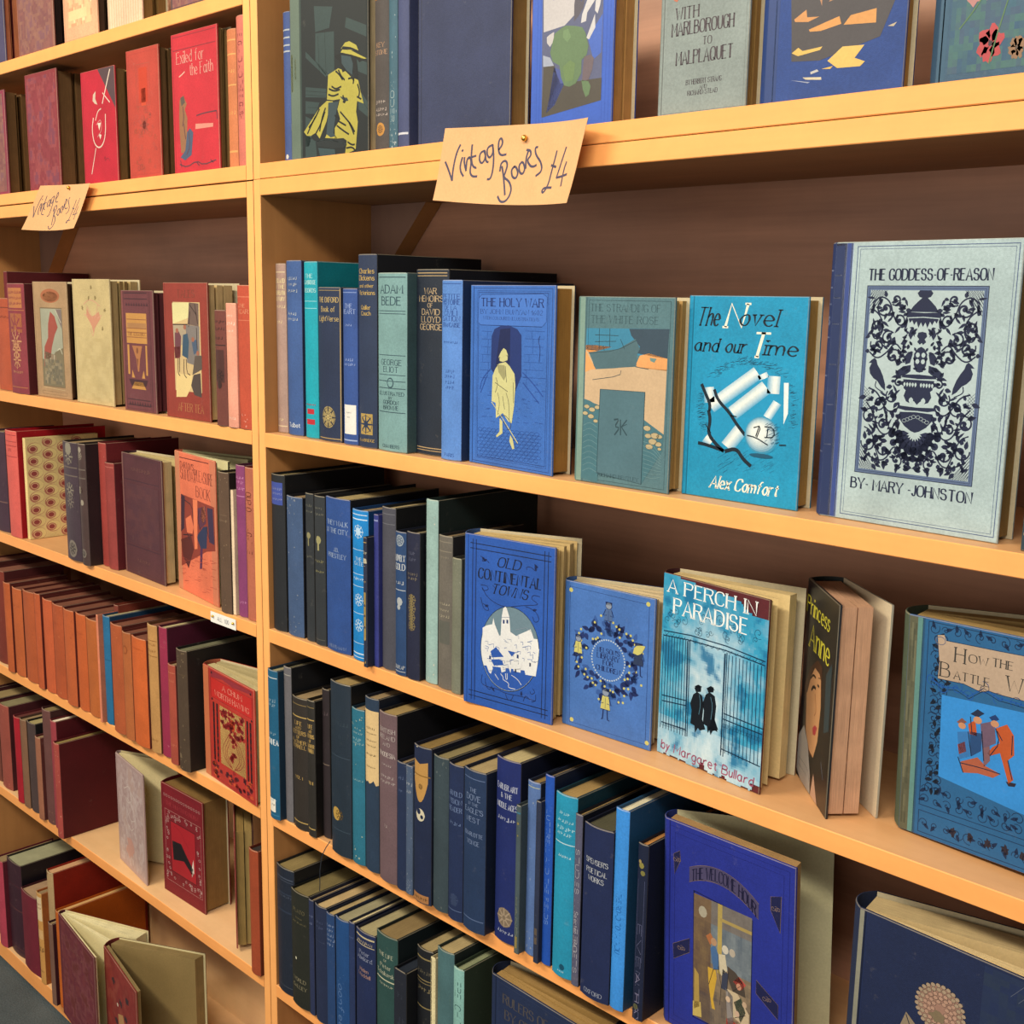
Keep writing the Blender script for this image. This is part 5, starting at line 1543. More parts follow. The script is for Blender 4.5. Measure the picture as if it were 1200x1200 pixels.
O(0.8419, 0.027, 1.2482, -2.19, 0.1647, 0.2377, 0.03, 0, '#a9bcbd', 'pale blue Goddess of Reason cover with dark damask panel', 'books on the right bay shelf under the signs', 'goddess', pg='#8f7040', spcol='#2d3c6a', b=0.007, spart=[('B', 90, 0.5, '#8a93b0'), ('B', 84, 0.5, '#8a93b0'), ('B', 78, 0.5, '#8a93b0'), ('B', 66, 0.5, '#8a93b0'), ('B', 52, 0.5, '#8a93b0'), ('B', 38, 0.5, '#8a93b0'), ('B', 24, 0.5, '#8a93b0'), ('T', 'GODDESS', 72, 3, '#8a93b0')])
S(1.0292, 0.0054, 1.2483, 0.0299, 0.225, 0.1485, '#31444f', 'dark teal spine cut off at the right edge, beside pale blue cover', 'books on the right bay shelf under the signs', [('B', 6, 1, '#a08a5a'), ('M', 12, 20, '#a08a5a')])
S(0.017, 0.0036, 0.9711, 0.0314, 0.2214, 0.18, '#212327', 'tall black spine with a blue title label near the top', 'books on the middle right shelf', [('P', 2, 81, 90, 95, '#42529c'), ('I', 91, 1.6, '#8a90b8'), ('I', 88, 1.6, '#8a90b8'), ('I', 84.5, 1.6, '#8a90b8')], cov='#101114', pg='#a39263')
S(0.0525, 0.0036, 0.9711, 0.0363, 0.1953, 0.1289, '#42587c', 'slate blue cloth spine second from the left panel', 'books on the middle right shelf', [('W', 30, '#7a8290')], cov='#17181f')
S(0.0953, 0.0054, 0.9711, 0.0181, 0.2041, 0.1347, '#2c3034', 'dark grey spine with one gold tree, left of its twin', 'books on the middle right shelf', [('I', 92, 1.8, '#6a6a5e'), ('I', 88, 1.8, '#6a6a5e'), ('D', 50, 72, 24, '#8c8660'), ('P', 44, 65, 56, 72, '#8c8660'), ('I', 58, 2, '#6a6a5e')], cov='#15161a')
S(0.1169, 0.0036, 0.9711, 0.0231, 0.2037, 0.1344, '#2d3135', 'dark grey spine with one gold tree, beside the blue Priestley', 'books on the middle right shelf', [('I', 92, 1.8, '#6a6a5e'), ('I', 88, 1.8, '#6a6a5e'), ('D', 50, 71, 24, '#9a9468'), ('P', 42, 64, 58, 71, '#9a9468'), ('I', 57, 2, '#8c8660'), ('I', 50, 2, '#8c8660'), ('B', 4, 0.5, '#55554f')], cov='#15161a')
S(0.1436, 0.0018, 0.9711, 0.051, 0.2064, 0.1575, '#2d4c8a', 'blue spine lettered They Walk in the City J B Priestley', 'books on the middle right shelf', [('T', 'THEY WALK', 84, 3, '#8fa0be'), ('T', 'IN THE CITY', 79, 3, '#8fa0be'), ('T', 'J.B.', 67, 2.4, '#8fa0be', 30), ('T', 'PRIESTLEY', 63, 2.8, '#8fa0be', 72), ('T', 'HEINEMANN', 3.4, 2, '#7d8eae', 70)], cov='#0f121a', pg='#b19c6c')
S(0.2018, 0.0, 0.9711, 0.0318, 0.1977, 0.1305, '#2382c8', 'bright blue spine with white rules and four small stars', 'books on the middle right shelf', [('B', 97, 0.5, '#cfe0ee'), ('B', 94, 0.7, '#cfe0ee'), ('D', 50, 86, 16, '#b9d4ea'), ('M', 86, 26, '#b9d4ea'), ('B', 74, 0.4, '#b9d4ea'), ('T', 'THE', 68, 2.2, '#b9d4ea'), ('T', 'GATE', 65, 2.2, '#b9d4ea'), ('B', 58, 0.4, '#b9d4ea'), ('I', 55, 2.2, '#b9d4ea'), ('B', 50, 0.4, '#b9d4ea'), ('M', 41, 24, '#b9d4ea'), ('B', 32, 0.4, '#b9d4ea'), ('M', 24, 24, '#b9d4ea'), ('B', 12, 0.4, '#b9d4ea'), ('B', 5, 0.8, '#cfe0ee'), ('B', 2.5, 0.5, '#cfe0ee')], cov='#123a68')
S(0.2403, -0.0108, 0.9711, 0.0072, 0.1684, 0.099, '#262d44', 'small navy book with gold panel in front of bright blue', 'books on the middle right shelf', [('B', 96, 0.6, '#b9995a'), ('I', 88, 3, '#a8a08c', 80), ('T', 'PERSIA', 82, 3.4, '#c0b79e', 90), ('D', 50, 78, 8, '#c0b79e'), ('I', 66, 2, '#a8906a'), ('P', 22, 22, 78, 58, '#9c8550'), ('M', 48, 18, '#262d44'), ('M', 40, 18, '#262d44'), ('M', 31, 18, '#262d44'), ('D', 50, 22, 28, '#b0955a'), ('I', 4, 2, '#b9995a')])
S(0.2478, 0.0, 0.9711, 0.009, 0.1971, 0.1301, '#343a80', 'thin indigo spine on the middle right shelf', 'books on the middle right shelf', [('B', 96, 1, '#8a92c0')])
S(0.2572, 0.0036, 0.9711, 0.0262, 0.2079, 0.1372, '#4b4b55', 'charcoal grey spine left of two navy spines', 'books on the middle right shelf', [('B', 96, 0.5, '#6a6a72'), ('B', 90, 0.5, '#6a6a72')], cov='#0d0f12', pg='#b39f72')
S(0.288, 0.0, 0.9711, 0.0204, 0.1821, 0.1202, '#28446e', 'navy spine with silver lettering and a silver head motif', 'books on the middle right shelf', [('D', 50, 94, 36, '#9aa4ac'), ('M', 94, 26, '#3a4f70'), ('T', 'LOVELY', 82, 4.2, '#b8bcc0'), ('T', 'GOLD', 76, 4.2, '#b8bcc0'), ('I', 65, 2.6, '#a8acb2'), ('B', 60, 0.5, '#b8bcc0'), ('D', 50, 52, 26, '#a9adaf'), ('D', 44, 48, 16, '#a9adaf'), ('T', 'DUNLAP', 6, 2.4, '#b8bcc0'), ('B', 3, 0.5, '#b8bcc0')], cov='#10182a')
S(0.309, 0.0, 0.9711, 0.0236, 0.185, 0.1221, '#20243c', 'very dark navy spine with oriental gilt characters', 'books on the middle right shelf', [('I', 86, 2.4, '#55586c', 50), ('I', 82, 2.4, '#55586c', 60), ('I', 72, 2.4, '#7a705c', 70), ('I', 69, 2.4, '#7a705c', 70), ('P', 42, 35, 58, 58, '#6e6244'), ('M', 55, 26, '#8a7a50'), ('M', 49, 26, '#8a7a50'), ('M', 43, 24, '#8a7a50'), ('M', 37, 24, '#8a7a50')], cov='#090b12', pg='#b5a377')
S(0.3363, 0.0072, 0.9711, 0.0213, 0.2272, 0.1755, '#98b6b0', 'tall pale blue green spine with dark green sides', 'books on the middle right shelf', [('W', 10, '#c8c8b8')], cov='#14211f', pg='#7f8f7f')
S(0.3604, 0.0054, 0.9711, 0.024, 0.1879, 0.124, '#6b655c', 'grey brown spine with faded gilt panel, beside pale green one', 'books on the middle right shelf', [('B', 96, 0.5, '#8b8272'), ('B', 90, 0.5, '#8b8272'), ('I', 86, 2, '#8b8272'), ('I', 56, 2, '#a39a84'), ('I', 52, 2, '#a39a84'), ('I', 48, 2, '#a39a84'), ('P', 12, 30, 88, 45, '#5d5d55')], cov='#1f1f22')
S(0.3871, 0.0036, 0.9711, 0.0158, 0.1649, 0.1088, '#757766', 'short olive grey spine touching the Old Continental Towns book', 'books on the middle right shelf', [('W', 14, '#908f7c')], cov='#3a3a34')
O(0.4174, -0.0054, 0.9711, 7.27, 0.128, 0.2001, 0.034, 14, '#2e59ac', 'blue Old Continental Towns book with white oval townscape', 'books on the middle right shelf', 'oldtowns', spcol='#4768a0', pg='#cdb078', clumps=[(0, 0.35, 0, 0.0), (0.35, 0.42, 0.1, 0.16), (0.42, 0.6, 0.34, 0.36), (0.62, 0.92, 0.62, 0.64), (0.93, 0.97, 0.95, 0.97)], backcol='#1d2438')
O(0.5448, 0.0252, 0.9711, 2.57, 0.1205, 0.1635, 0.024, 14, '#4a74b8', 'blue childrens library book with yellow and navy floral wreath', 'books on the middle right shelf', 'nelson', spcol='#4d6ea6', pg='#d6c096', clumps=[(0, 0.55, 0, 0.0), (0.55, 0.65, 0.1, 0.2), (0.65, 0.9, 0.5, 0.55), (0.93, 0.96, 0.8, 0.9)], backcol='#34507f')
O(0.6675, 0.0378, 0.9711, -7.47, 0.1384, 0.1918, 0.028, 17, '#5a2026', 'A Perch in Paradise book in torn blue dust jacket', 'books on the middle right shelf', 'perch', jk='perch_jacket', spcol='#4a1a20', pg='#d9be86', clumps=[(0, 0.34, 0, 0.0), (0.36, 0.4, 0.2, 0.26), (0.42, 0.92, 0.72, 0.74)])
O(0.8002, 0.094, 0.9711, -45, 0.1071, 0.2014, 0.037, 7, '#1c1e22', 'Princess Anne book in dark jacket turned so its page edges face out', 'books on the middle right shelf', 'anne', jacket=True, pg='#c89a78', spcol='#22302f', clumps=[(0, 0.46, 0, 0), (0.47, 0.9, 0.06, 0.06)], backcol='#a9a391', inner='#e2cfae')
O(0.9292, 0.0486, 0.9723, -6.38, 0.1782, 0.1968, 0.045, 22, '#2c5f96', 'large blue How the Battle book with orange fighting men', 'books on the middle right shelf', 'battle', ry=-0.03, spcol='#56624f', b=0.008, pg='#b9985e', clumps=[(0, 0.6, 0, 0), (0.62, 0.66, 0.4, 0.5), (0.68, 0.96, 0.98, 1)], backcol='#2a2a28')
S(0.0213, -0.0108, 0.6943, 0.0242, 0.2227, 0.147, '#1d5a7c', 'teal blue spine with white sticker at the foot', 'books on the lower right shelf', [('B', 95, 0.5, '#cfd6d6'), ('I', 80, 2.6, '#8aa2b0'), ('I', 77, 2.6, '#8aa2b0'), ('I', 58, 2, '#8aa2b0'), ('T', 'GWINEA', 52.5, 3.6, '#dfe4e4', 92), ('I', 13, 2, '#8aa2b0', 50), ('B', 3, 0.6, '#3a7aa0'), ('P', 4, 5, 70, 14, '#eeeade'), ('I', 10, 1.6, '#444444', 30)], cov='#132c3e', pg='#a59a72')
S(0.0459, 0.0, 0.6943, 0.0178, 0.2299, 0.1517, '#6b686c', 'narrow tall grey spine beside the stickered teal book', 'books on the lower right shelf', [('B', 95, 0.5, '#a8a49c')], cov='#131418', pg='#a59a72')
S(0.0683, -0.0036, 0.6943, 0.0353, 0.1941, 0.1281, '#2f2822', 'first of two dark brown Life and Letters volumes', 'books on the lower right shelf', [('B', 95, 0.5, '#8a7448'), ('B', 86, 0.8, '#b99b5c'), ('T', 'LIFE', 81, 2.8, '#b9995a', 60), ('T', 'AND', 77.5, 2, '#b9995a', 36), ('T', 'LETTERS', 74, 2.8, '#b9995a'), ('T', 'OF', 70.5, 2, '#b9995a', 24), ('T', 'FATHER', 67, 2.6, '#b9995a'), ('T', 'TYRRELL', 63.5, 2.6, '#b9995a'), ('T', 'VOL I', 40, 2.2, '#b9995a', 50), ('B', 6, 0.8, '#b99b5c')], cov='#14110f', leather=True)
S(0.1075, -0.0054, 0.6943, 0.0173, 0.1984, 0.131, '#2a2621', 'second dark brown Life and Letters volume, left of plum spine', 'books on the lower right shelf', [('B', 95, 0.5, '#8a7448'), ('B', 86, 0.8, '#b99b5c'), ('T', 'LIFE', 81, 2.8, '#b9995a', 60), ('T', 'AND', 77.5, 2, '#b9995a', 36), ('T', 'LETTERS', 74, 2.8, '#b9995a'), ('T', 'OF', 70.5, 2, '#b9995a', 24), ('T', 'FATHER', 67, 2.6, '#b9995a'), ('T', 'TYRRELL', 63.5, 2.6, '#b9995a'), ('T', 'VOL II', 40, 2.2, '#b9995a', 56), ('B', 6, 0.8, '#b99b5c')], cov='#14110f', leather=True)
S(0.1251, 0.0072, 0.6943, 0.0164, 0.2158, 0.1424, '#2c2326', 'plum black spine set back beside the gold disc book', 'books on the lower right shelf', [('I', 84, 3, '#56484c'), ('B', 50, 0.6, '#7a6a5c')], cov='#131012')
S(0.166, -0.0108, 0.6943, 0.0431, 0.242, 0.1597, '#1e2c3a', 'black navy spine with a round gold seal', 'books on the lower right shelf', [('I', 77, 3, '#34414c'), ('I', 70, 2, '#34414c'), ('B', 58, 0.4, '#3c4a58'), ('B', 15, 0.4, '#3c4a58'), ('D', 34, 24, 22, '#b8964e'), ('M', 24, 16, '#6a5226')], cov='#0b0e12', leather=True, pg='#a08858')
S(0.2095, -0.009, 0.6943, 0.0267, 0.2153, 0.1421, '#2b6d84', 'teal spine with a frayed cream top edge', 'books on the lower right shelf', [('I', 85, 1.8, '#88a8ac'), ('I', 81, 2.4, '#88a8ac'), ('I', 78.5, 2, '#88a8ac'), ('I', 55, 1.8, '#88a8ac'), ('W', 20, '#9aa89a')], cov='#142c3a')
S(0.2373, -0.009, 0.6943, 0.0275, 0.2375, 0.1567, '#27394f', 'navy spine half covered by a peeling cream paper label', 'books on the lower right shelf', [('L', 2, 52, 99, 93, '#d9bb88'), ('I', 83, 1.6, '#6a5a40', 60), ('I', 80, 1, '#6a5a40'), ('I', 76, 1, '#6a5a40'), ('I', 73, 1, '#6a5a40'), ('I', 68, 1.4, '#6a5a40'), ('I', 61, 1, '#6a5a40')], cov='#131a26')
S(0.2698, -0.0126, 0.6943, 0.0343, 0.2276, 0.1502, '#6c565a', 'mauve brown spine with silver title and black sides', 'books on the lower right shelf', [('T', 'BRITISH', 90, 2.4, '#a89c98'), ('T', 'IRELAND', 86, 2.4, '#a89c98'), ('T', 'AND', 82, 2, '#a89c98', 40), ('T', 'RHODESIA', 76, 2.6, '#b8aca6'), ('I', 70, 1.6, '#a89c98', 50), ('I', 63, 2, '#a89c98'), ('I', 60, 2, '#a89c98'), ('I', 34, 2, '#a89c98', 16)], cov='#0d0e13', pg='#a48a58')
S(0.3063, -0.0126, 0.6943, 0.0173, 0.1715, 0.1132, '#1f2d4c', 'short narrow navy spine at the left of the shield book', 'books on the lower right shelf', [('I', 88, 3, '#566484', 40), ('I', 78, 3, '#566484', 30)], cov='#10172a')
S(0.324, -0.0126, 0.6943, 0.0129, 0.1718, 0.1134, '#4c5c76', 'worn grey blue narrow spine with fraying edges', 'books on the lower right shelf', [('W', 50, '#8a909a'), ('I', 86, 3, '#a0a6ae'), ('I', 80, 3, '#a0a6ae')])
S(0.341, -0.0162, 0.6943, 0.0318, 0.2049, 0.1352, '#1b2644', 'navy spine with a gilt shield and white stain', 'books on the lower right shelf', [('S', 46, 78, 40, 13, '#b98d50'), ('B', 82, 0.7, '#8a6530'), ('M', 75, 10, '#5a4020'), ('W', 4, '#d8d0b8'), ('D', 48, 57, 26, '#cfc6ac'), ('D', 40, 59, 12, '#1b2644'), ('D', 58, 56, 8, '#1b2644'), ('P', 4, 1, 92, 6, '#a8764a'), ('I', 3.5, 2, '#5a4020')], cov='#0f1426', pg='#8f7444')
S(0.3731, -0.0126, 0.6943, 0.0273, 0.1997, 0.1318, '#37454c', 'dull grey green spine left of the navy pair', 'books on the lower right shelf', [('W', 12, '#5a6464')], cov='#10141e', pg='#8f8058')
S(0.4028, -0.0144, 0.6943, 0.0253, 0.1988, 0.1312, '#1e2c50', 'navy spine, one of the pair beside the dark gap', 'books on the lower right shelf', [('T', 'ARNOLD', 82, 3, '#5f7094'), ('T', 'VISION', 77, 3, '#5f7094'), ('T', 'READER', 72, 3, '#5f7094'), ('I', 63, 2.4, '#5f7094', 60), ('M', 14, 26, '#3d4a6c'), ('P', 32, 10, 68, 17, '#33405f'), ('B', 7, 0.4, '#5f7094')], cov='#0f1528', pg='#a08656')
S(0.4304, -0.0162, 0.6943, 0.0366, 0.2024, 0.153, '#223658', 'thick navy spine lettered The Dove in the Eagles Nest', 'books on the lower right shelf', [('B', 95, 0.5, '#5f7094'), ('T', 'THE', 88, 2.4, '#7383a4', 30), ('T', 'DOVE', 83.5, 3.4, '#7383a4', 62), ('T', 'IN THE', 79.5, 1.8, '#7383a4', 44), ('T', "EAGLE'S", 75.5, 3, '#7383a4', 80), ('T', 'NEST', 70, 3, '#7383a4', 60), ('T', 'CHARLOTTE', 61, 2.4, '#7383a4', 80), ('T', 'YONGE', 56, 2.6, '#7383a4', 56), ('B', 8, 0.5, '#5f7094')], cov='#101a30', pg='#b39c70')
S(0.473, -0.0054, 0.6943, 0.038, 0.2256, 0.1489, '#1d2a66', 'royal navy spine lettered Earlier Art and the Middle Ages', 'books on the lower right shelf', [('T', 'EARLIER ART', 85, 3, '#a8adc0'), ('T', '& THE', 80.5, 2.6, '#a8adc0', 46), ('T', 'MIDDLE AGES', 75, 3, '#a8adc0'), ('I', 68, 2.4, '#a8adc0', 76), ('D', 50, 14, 32, '#7e6e5c'), ('M', 14, 28, '#a3907a'), ('I', 6, 2, '#a8adc0', 60)], cov='#0d1228', pg='#c9b684')
S(0.5148, -0.0126, 0.6943, 0.0072, 0.1814, 0.099, '#47555a', 'short grey green slip of a book beside light blue spine', 'books on the lower right shelf', [('B', 95, 1, '#3c7088'), ('D', 50, 88, 24, '#8a7c4a'), ('D', 50, 80, 16, '#8a7c4a'), ('V', 'HANDLEY', 16, 45, '#8a8a70'), ('P', 24, 4, 76, 12, '#8a7c4a')])
S(0.5223, -0.0036, 0.6943, 0.0191, 0.2109, 0.1392, '#5873a6', 'light slate blue spine, faded, right of short green slip', 'books on the lower right shelf', [('B', 97, 0.5, '#a9b09c'), ('W', 16, '#8895ac')], cov='#1c2438', pg='#94794a')
S(0.5433, -0.0108, 0.6943, 0.0072, 0.1952, 0.108, '#283048', 'narrow dark spine with slanting brown lettering strokes', 'books on the lower right shelf', [('Z', 66, 96, 14, '#6e5a50'), ('P', 20, 12, 80, 22, '#5e5248'), ('M', 17, 22, '#2a3048')])
S(0.5507, -0.0054, 0.6943, 0.0133, 0.2269, 0.1497, '#2552ae', 'thin royal blue spine with upright white title', 'books on the lower right shelf', [('V', 'LUTTRELL AND THE FIELDS', 52, 60, '#6f90cc', 40)], cov='#101c34')
S(0.5699, -0.0108, 0.6943, 0.0311, 0.2148, 0.1417, '#2a92b4', 'turquoise cloth spine left of the mauve and Spenser spines', 'books on the lower right shelf', [('I', 90, 2, '#a4d0dc', 50), ('I', 86, 2, '#a4d0dc', 66), ('I', 82, 2.4, '#a4d0dc', 70), ('I', 79, 2, '#a4d0dc', 70), ('B', 74, 0.5, '#c0dce2'), ('I', 67, 1.6, '#c0dce2', 50), ('D', 56, 6, 12, '#174f6a'), ('I', 3.5, 1, '#cfe0e0', 26)], cov='#0e3440', pg='#a98a56')
S(0.6022, -0.0126, 0.6943, 0.0102, 0.2005, 0.1323, '#56566c', 'narrow grey mauve spine with upright silver title', 'books on the lower right shelf', [('V', 'STUDIES IN NINE POETS', 44, 72, '#b4b2b8', 52), ('V', 'Selected Essays', 32, 24, '#b4b2b8', 52)], cov='#101322', pg='#c4a264')
S(0.6176, -0.018, 0.6943, 0.0398, 0.1978, 0.1305, '#1c2850', 'thick navy spine lettered Spensers Poetical Works', 'books on the lower right shelf', [('T', "SPENSER'S", 80, 2.8, '#a9adb4', 74), ('T', 'POETICAL', 74.5, 2.8, '#a9adb4', 70), ('T', 'WORKS', 70, 2.8, '#a9adb4', 52), ('T', 'OXFORD', 4, 2.4, '#8f94a4', 62)], cov='#0d1226', pg='#57533f')
S(0.6577, -0.0144, 0.6943, 0.0179, 0.2263, 0.1493, '#4391e0', 'bright sky blue spine of a cased book with white page tops', 'books on the lower right shelf', [('V', 'THE ROAD TO XANADU', 44, 30, '#2d6cb4', 36)], cov='#1d4668', pg='#e8dcb8')
S(0.6872, -0.0126, 0.6943, 0.0131, 0.1975, 0.1303, '#141d38', 'small dark navy book with gilt flowers on its spine', 'books on the lower right shelf', [('D', 44, 88, 26, '#8c8444'), ('D', 60, 84, 22, '#7c7640'), ('D', 30, 90, 16, '#a08c58'), ('V', 'EVENTIDE', 22, 66, '#565a78'), ('P', 16, 34, 20, 80, '#4a5070'), ('P', 80, 34, 84, 80, '#4a5070'), ('V', 'A. HAY', 12, 30, '#8a84a0'), ('D', 40, 8, 26, '#5c5c40')], cov='#0a0f20', pg='#c98c4c')
O(0.7121, 0.009, 0.6955, -4.5, 0.1605, 0.2222, 0.026, 30, '#26318c', 'royal blue gift book, open, with coloured family picture', 'books on the lower right shelf', 'welcome', spcol='#2f3f8c', pg='#b08a5a', clumps=[(0, 0.8, 0, 0)], inner='#d3cba0', backcol='#1a2058', ry=-0.045)
O(0.9206, 0.0036, 0.6943, -3, 0.1665, 0.2141, 0.04, 16, '#1b2647', 'worn navy book with gilt chrysanthemum, cover ajar', 'books on the lower right shelf', 'mum', spcol='#2a3450', b=0.008, pg='#e0c48e', clumps=[(0, 0.08, 0, 0), (0.1, 0.14, 0.12, 0.3), (0.16, 0.9, 0.9, 0.93, 0.75)])
S(0.0218, -0.0036, 0.4212, 0.043, 0.1992, 0.1314, '#1c2434', 'thick navy ribbed spine at the left end of lowest right row', 'books on the bottom visible right shelf', [('B', 92, 0.8, '#4a5262'), ('B', 90, 0.4, '#4a5262'), ('B', 80, 1, '#303a4c'), ('B', 66, 1.4, '#2c3648'), ('B', 6, 0.5, '#4a4f58'), ('I', 78, 2, '#4a5262')], cov='#0e121a', leather=True, pg='#8f7c50')
S(0.0651, -0.009, 0.4212, 0.0429, 0.179, 0.1181, '#24261f', 'dark olive spine with gilt Works lettering at foot', 'books on the bottom visible right shelf', [('T', 'PLATO', 84, 3, '#6c6448', 60), ('I', 78, 1.8, '#6c6448', 30), ('I', 74, 2, '#6c6448'), ('D', 34, 42, 5, '#cfcab0'), ('T', 'WORLD', 24, 3, '#8a8268', 70), ('T', 'GALLEY', 18, 3, '#8a8268', 80)], cov='#12130f', pg='#7f7048')
S(0.1083, -0.0072, 0.4212, 0.0114, 0.1782, 0.1176, '#2a3354', 'narrow navy spine, first of the cream topped group', 'books on the bottom visible right shelf', [('I', 86, 2.4, '#6a7494', 60), ('I', 80, 2.4, '#6a7494', 60)], pg='#c4a878', cov='#151a30')
S(0.1228, -0.009, 0.4212, 0.027, 0.1782, 0.1176, '#232d4a', 'navy spine with faint lettering beside narrow navy one', 'books on the bottom visible right shelf', [('I', 86, 2.4, '#4a5474', 60), ('I', 82, 2.4, '#4a5474', 60), ('I', 70, 1, '#4a5474', 70)], pg='#c4a878', cov='#10152a')
S(0.153, -0.0108, 0.4212, 0.0185, 0.1781, 0.1176, '#274472', 'mid blue spine with closely set pale title block', 'books on the bottom visible right shelf', [('I', 90, 3, '#7a8aaa'), ('I', 86, 3, '#7a8aaa'), ('I', 82, 3, '#7a8aaa'), ('I', 78, 3, '#7a8aaa'), ('I', 74, 3, '#7a8aaa')], pg='#b8a070', cov='#10192c')
S(0.1745, -0.0126, 0.4212, 0.0293, 0.1812, 0.1196, '#21497e', 'blue cloth spine with scrawled title, in the lowest right row', 'books on the bottom visible right shelf', [('V', 'Moonfleet', 30, 50, '#5474a4', 40)], pg='#a39a78', cov='#101a30')
S(0.2043, -0.0108, 0.4212, 0.0124, 0.1851, 0.1222, '#27365e', 'narrow blue black spine left of the Peter Abelard spine', 'books on the bottom visible right shelf', [('I', 88, 2.2, '#56648c')], pg='#d9c898', cov='#141b34')
S(0.2264, -0.018, 0.4212, 0.0406, 0.1884, 0.1244, '#1f2b52', 'navy spine lettered Peter Abelard Helen Waddell', 'books on the bottom visible right shelf', [('B', 96, 1.2, '#c2b490'), ('I', 92, 2.6, '#c2b490'), ('B', 90, 0.6, '#c2b490'), ('T', 'Peter', 84, 3, '#8a90a8', 50), ('T', 'Abelard', 80, 3, '#8a90a8', 76), ('T', 'Helen', 71, 2.6, '#a88478', 50), ('T', 'Waddell', 67, 2.6, '#a88478', 60)], pg='#ac9f76', cov='#0f1428')
S(0.2674, -0.0162, 0.4212, 0.0423, 0.201, 0.18, '#2b4b48', 'dark green spine lettered The Life of Peter Tchaikovsky', 'books on the bottom visible right shelf', [('T', 'THE LIFE', 86, 2.6, '#a8aa94', 66), ('T', 'OF', 82, 1.6, '#a8aa94', 20), ('T', 'Peter', 78, 2.8, '#a8aa94', 56), ('T', 'Tchaikovsky', 73, 2.8, '#a8aa94', 88), ('B', 68.5, 0.8, '#c9c6a8'), ('I', 65, 2, '#a8aa94', 60)], pg='#8f7850', cov='#131d1f')
S(0.3192, -0.027, 0.4212, 0.0241, 0.1751, 0.09, '#1f232f', 'squat black slipcase with flat dark top among lowest row', 'books on the bottom visible right shelf', [('I', 80, 5, '#2f3440', 40), ('I', 60, 8, '#2f3440', 40), ('I', 40, 6, '#2f3440', 40)], pg='#262c36', cov='#0c0d12', b=0.0004)
S(0.3437, -0.0126, 0.4212, 0.0306, 0.2103, 0.1388, '#16181d', 'black spine with gold bands left of palm tree book', 'books on the bottom visible right shelf', [('B', 94, 1, '#8a7a50'), ('I', 85, 3, '#5c5646'), ('B', 80, 0.6, '#8a7a50'), ('B', 78, 0.4, '#8a7a50'), ('I', 74, 3, '#7a6e50'), ('B', 62, 0.8, '#8a7a50'), ('B', 40, 0.8, '#8a7a50'), ('B', 30, 0.6, '#8a7a50'), ('B', 27, 0.6, '#8a7a50')], pg='#a89468', cov='#0a0b0e', leather=True)
S(0.3772, -0.0162, 0.4212, 0.0087, 0.21, 0.099, '#e0d2a4', 'thin booklet edged with black and cream zigzag', 'books on the bottom visible right shelf', [('X', '#231c1c')], b=0.0003)
S(0.388, -0.018, 0.4212, 0.03, 0.2292, 0.1513, '#4a6c70', 'grey green spine with a small yellow palm leaf', 'books on the bottom visible right shelf', [('T', 'PALM', 64, 0.1, '#4a6c70'), ('Z', 70, 76, 3, '#a8a03a'), ('Z', 73, 69, 3, '#8a9a3a')], pg='#b39e70', cov='#1b2522')
S(0.4225, -0.0216, 0.4212, 0.0183, 0.2197, 0.153, '#86b4ac', 'pale aqua spine lettered French Travellers upright', 'books on the bottom visible right shelf', [('V', 'FRENCH TRAVELLERS', 62, 60, '#37585a', 56)], pg='#8f9470', cov='#2b3627')
O(0.4668, 0.0, 0.4212, -2, 0.18, 0.2222, 0.036, 14, '#1f2c4c', 'dark navy book facing out with dense gilt title', 'books on the bottom visible right shelf', 'dense', spcol='#27324e', b=0.007, pg='#b08c54', clumps=[(0, 0.35, 0, 0.0), (0.36, 0.44, 0.1, 0.2), (0.46, 0.9, 0.5, 0.6, 0.85)])
O(0.6544, 0.0, 0.4212, 0, 0.135, 0.2358, 0.036, 6, '#1d2036', 'dark book at the bottom edge right of dense gilt title', 'books on the bottom visible right shelf', 'plainnavy', pg='#8f7046', spcol='#151823', b=0.007)
O(-0.8808, 0.0108, 1.8236, 0.0, 0.108, 0.18, 0.022, 4, '#4b4664', 'purple grey cover cut off at the top left corner', 'books on the topmost left shelf', 'plainnavy', pg='#b5704e')
S(-0.8053, 0.027, 1.8236, 0.027, 0.189, 0.1247, '#5a1822', 'narrow crimson spine between purple and brown covers, top left', 'books on the topmost left shelf', [])
O(-0.7209, 0.0108, 1.8236, 0.0, 0.1379, 0.18, 0.03, 4, '#8e5c52', 'dull rose brown cover at top left with worn gilt', 'books on the topmost left shelf', 'rosecov', pg='#241a18')
O(-0.549, 0.0108, 1.8236, 0.0, 0.1169, 0.18, 0.026, 4, '#e0a884', 'pale salmon cover with faded pink figure, top left', 'books on the topmost left shelf', 'salmon', pg='#4a3628')
O(-0.4017, 0.0108, 1.8236, 0.0, 0.1074, 0.18, 0.036, 5, '#e6bfa0', 'cream pink striped cover on topmost left shelf', 'books on the topmost left shelf', 'stripes', pg='#8a6a3c')
O(-0.2164, 0.0108, 1.8236, 0.0, 0.093, 0.18, 0.02, 4, '#5e4646', 'mauve brown cover peeking from the top shelf, left bay', 'books on the topmost left shelf', 'rosecov', pg='#5a4630')
O(-0.9524, 0.0126, 1.6029, 0.0, 0.1574, 0.18, 0.04, 4, '#8c3a4e', 'crimson mauve cover at far left of second shelf', 'books on the upper left shelf', 'rosecov', pg='#6a4c2c')
O(-0.7099, 0.0126, 1.6029, 0.87, 0.1185, 0.1929, 0.052, 3, '#8b3a40', 'plain wine red cover behind the smaller sign', 'books on the upper left shelf', 'wine', pg='#6e5030')
O(-0.5006, 0.0108, 1.6029, 0.93, 0.1109, 0.1729, 0.034, 3, '#b82a3a', 'bright red cover with white chalked shield emblem', 'books on the upper left shelf', 'emblem', pg='#7a5c34')
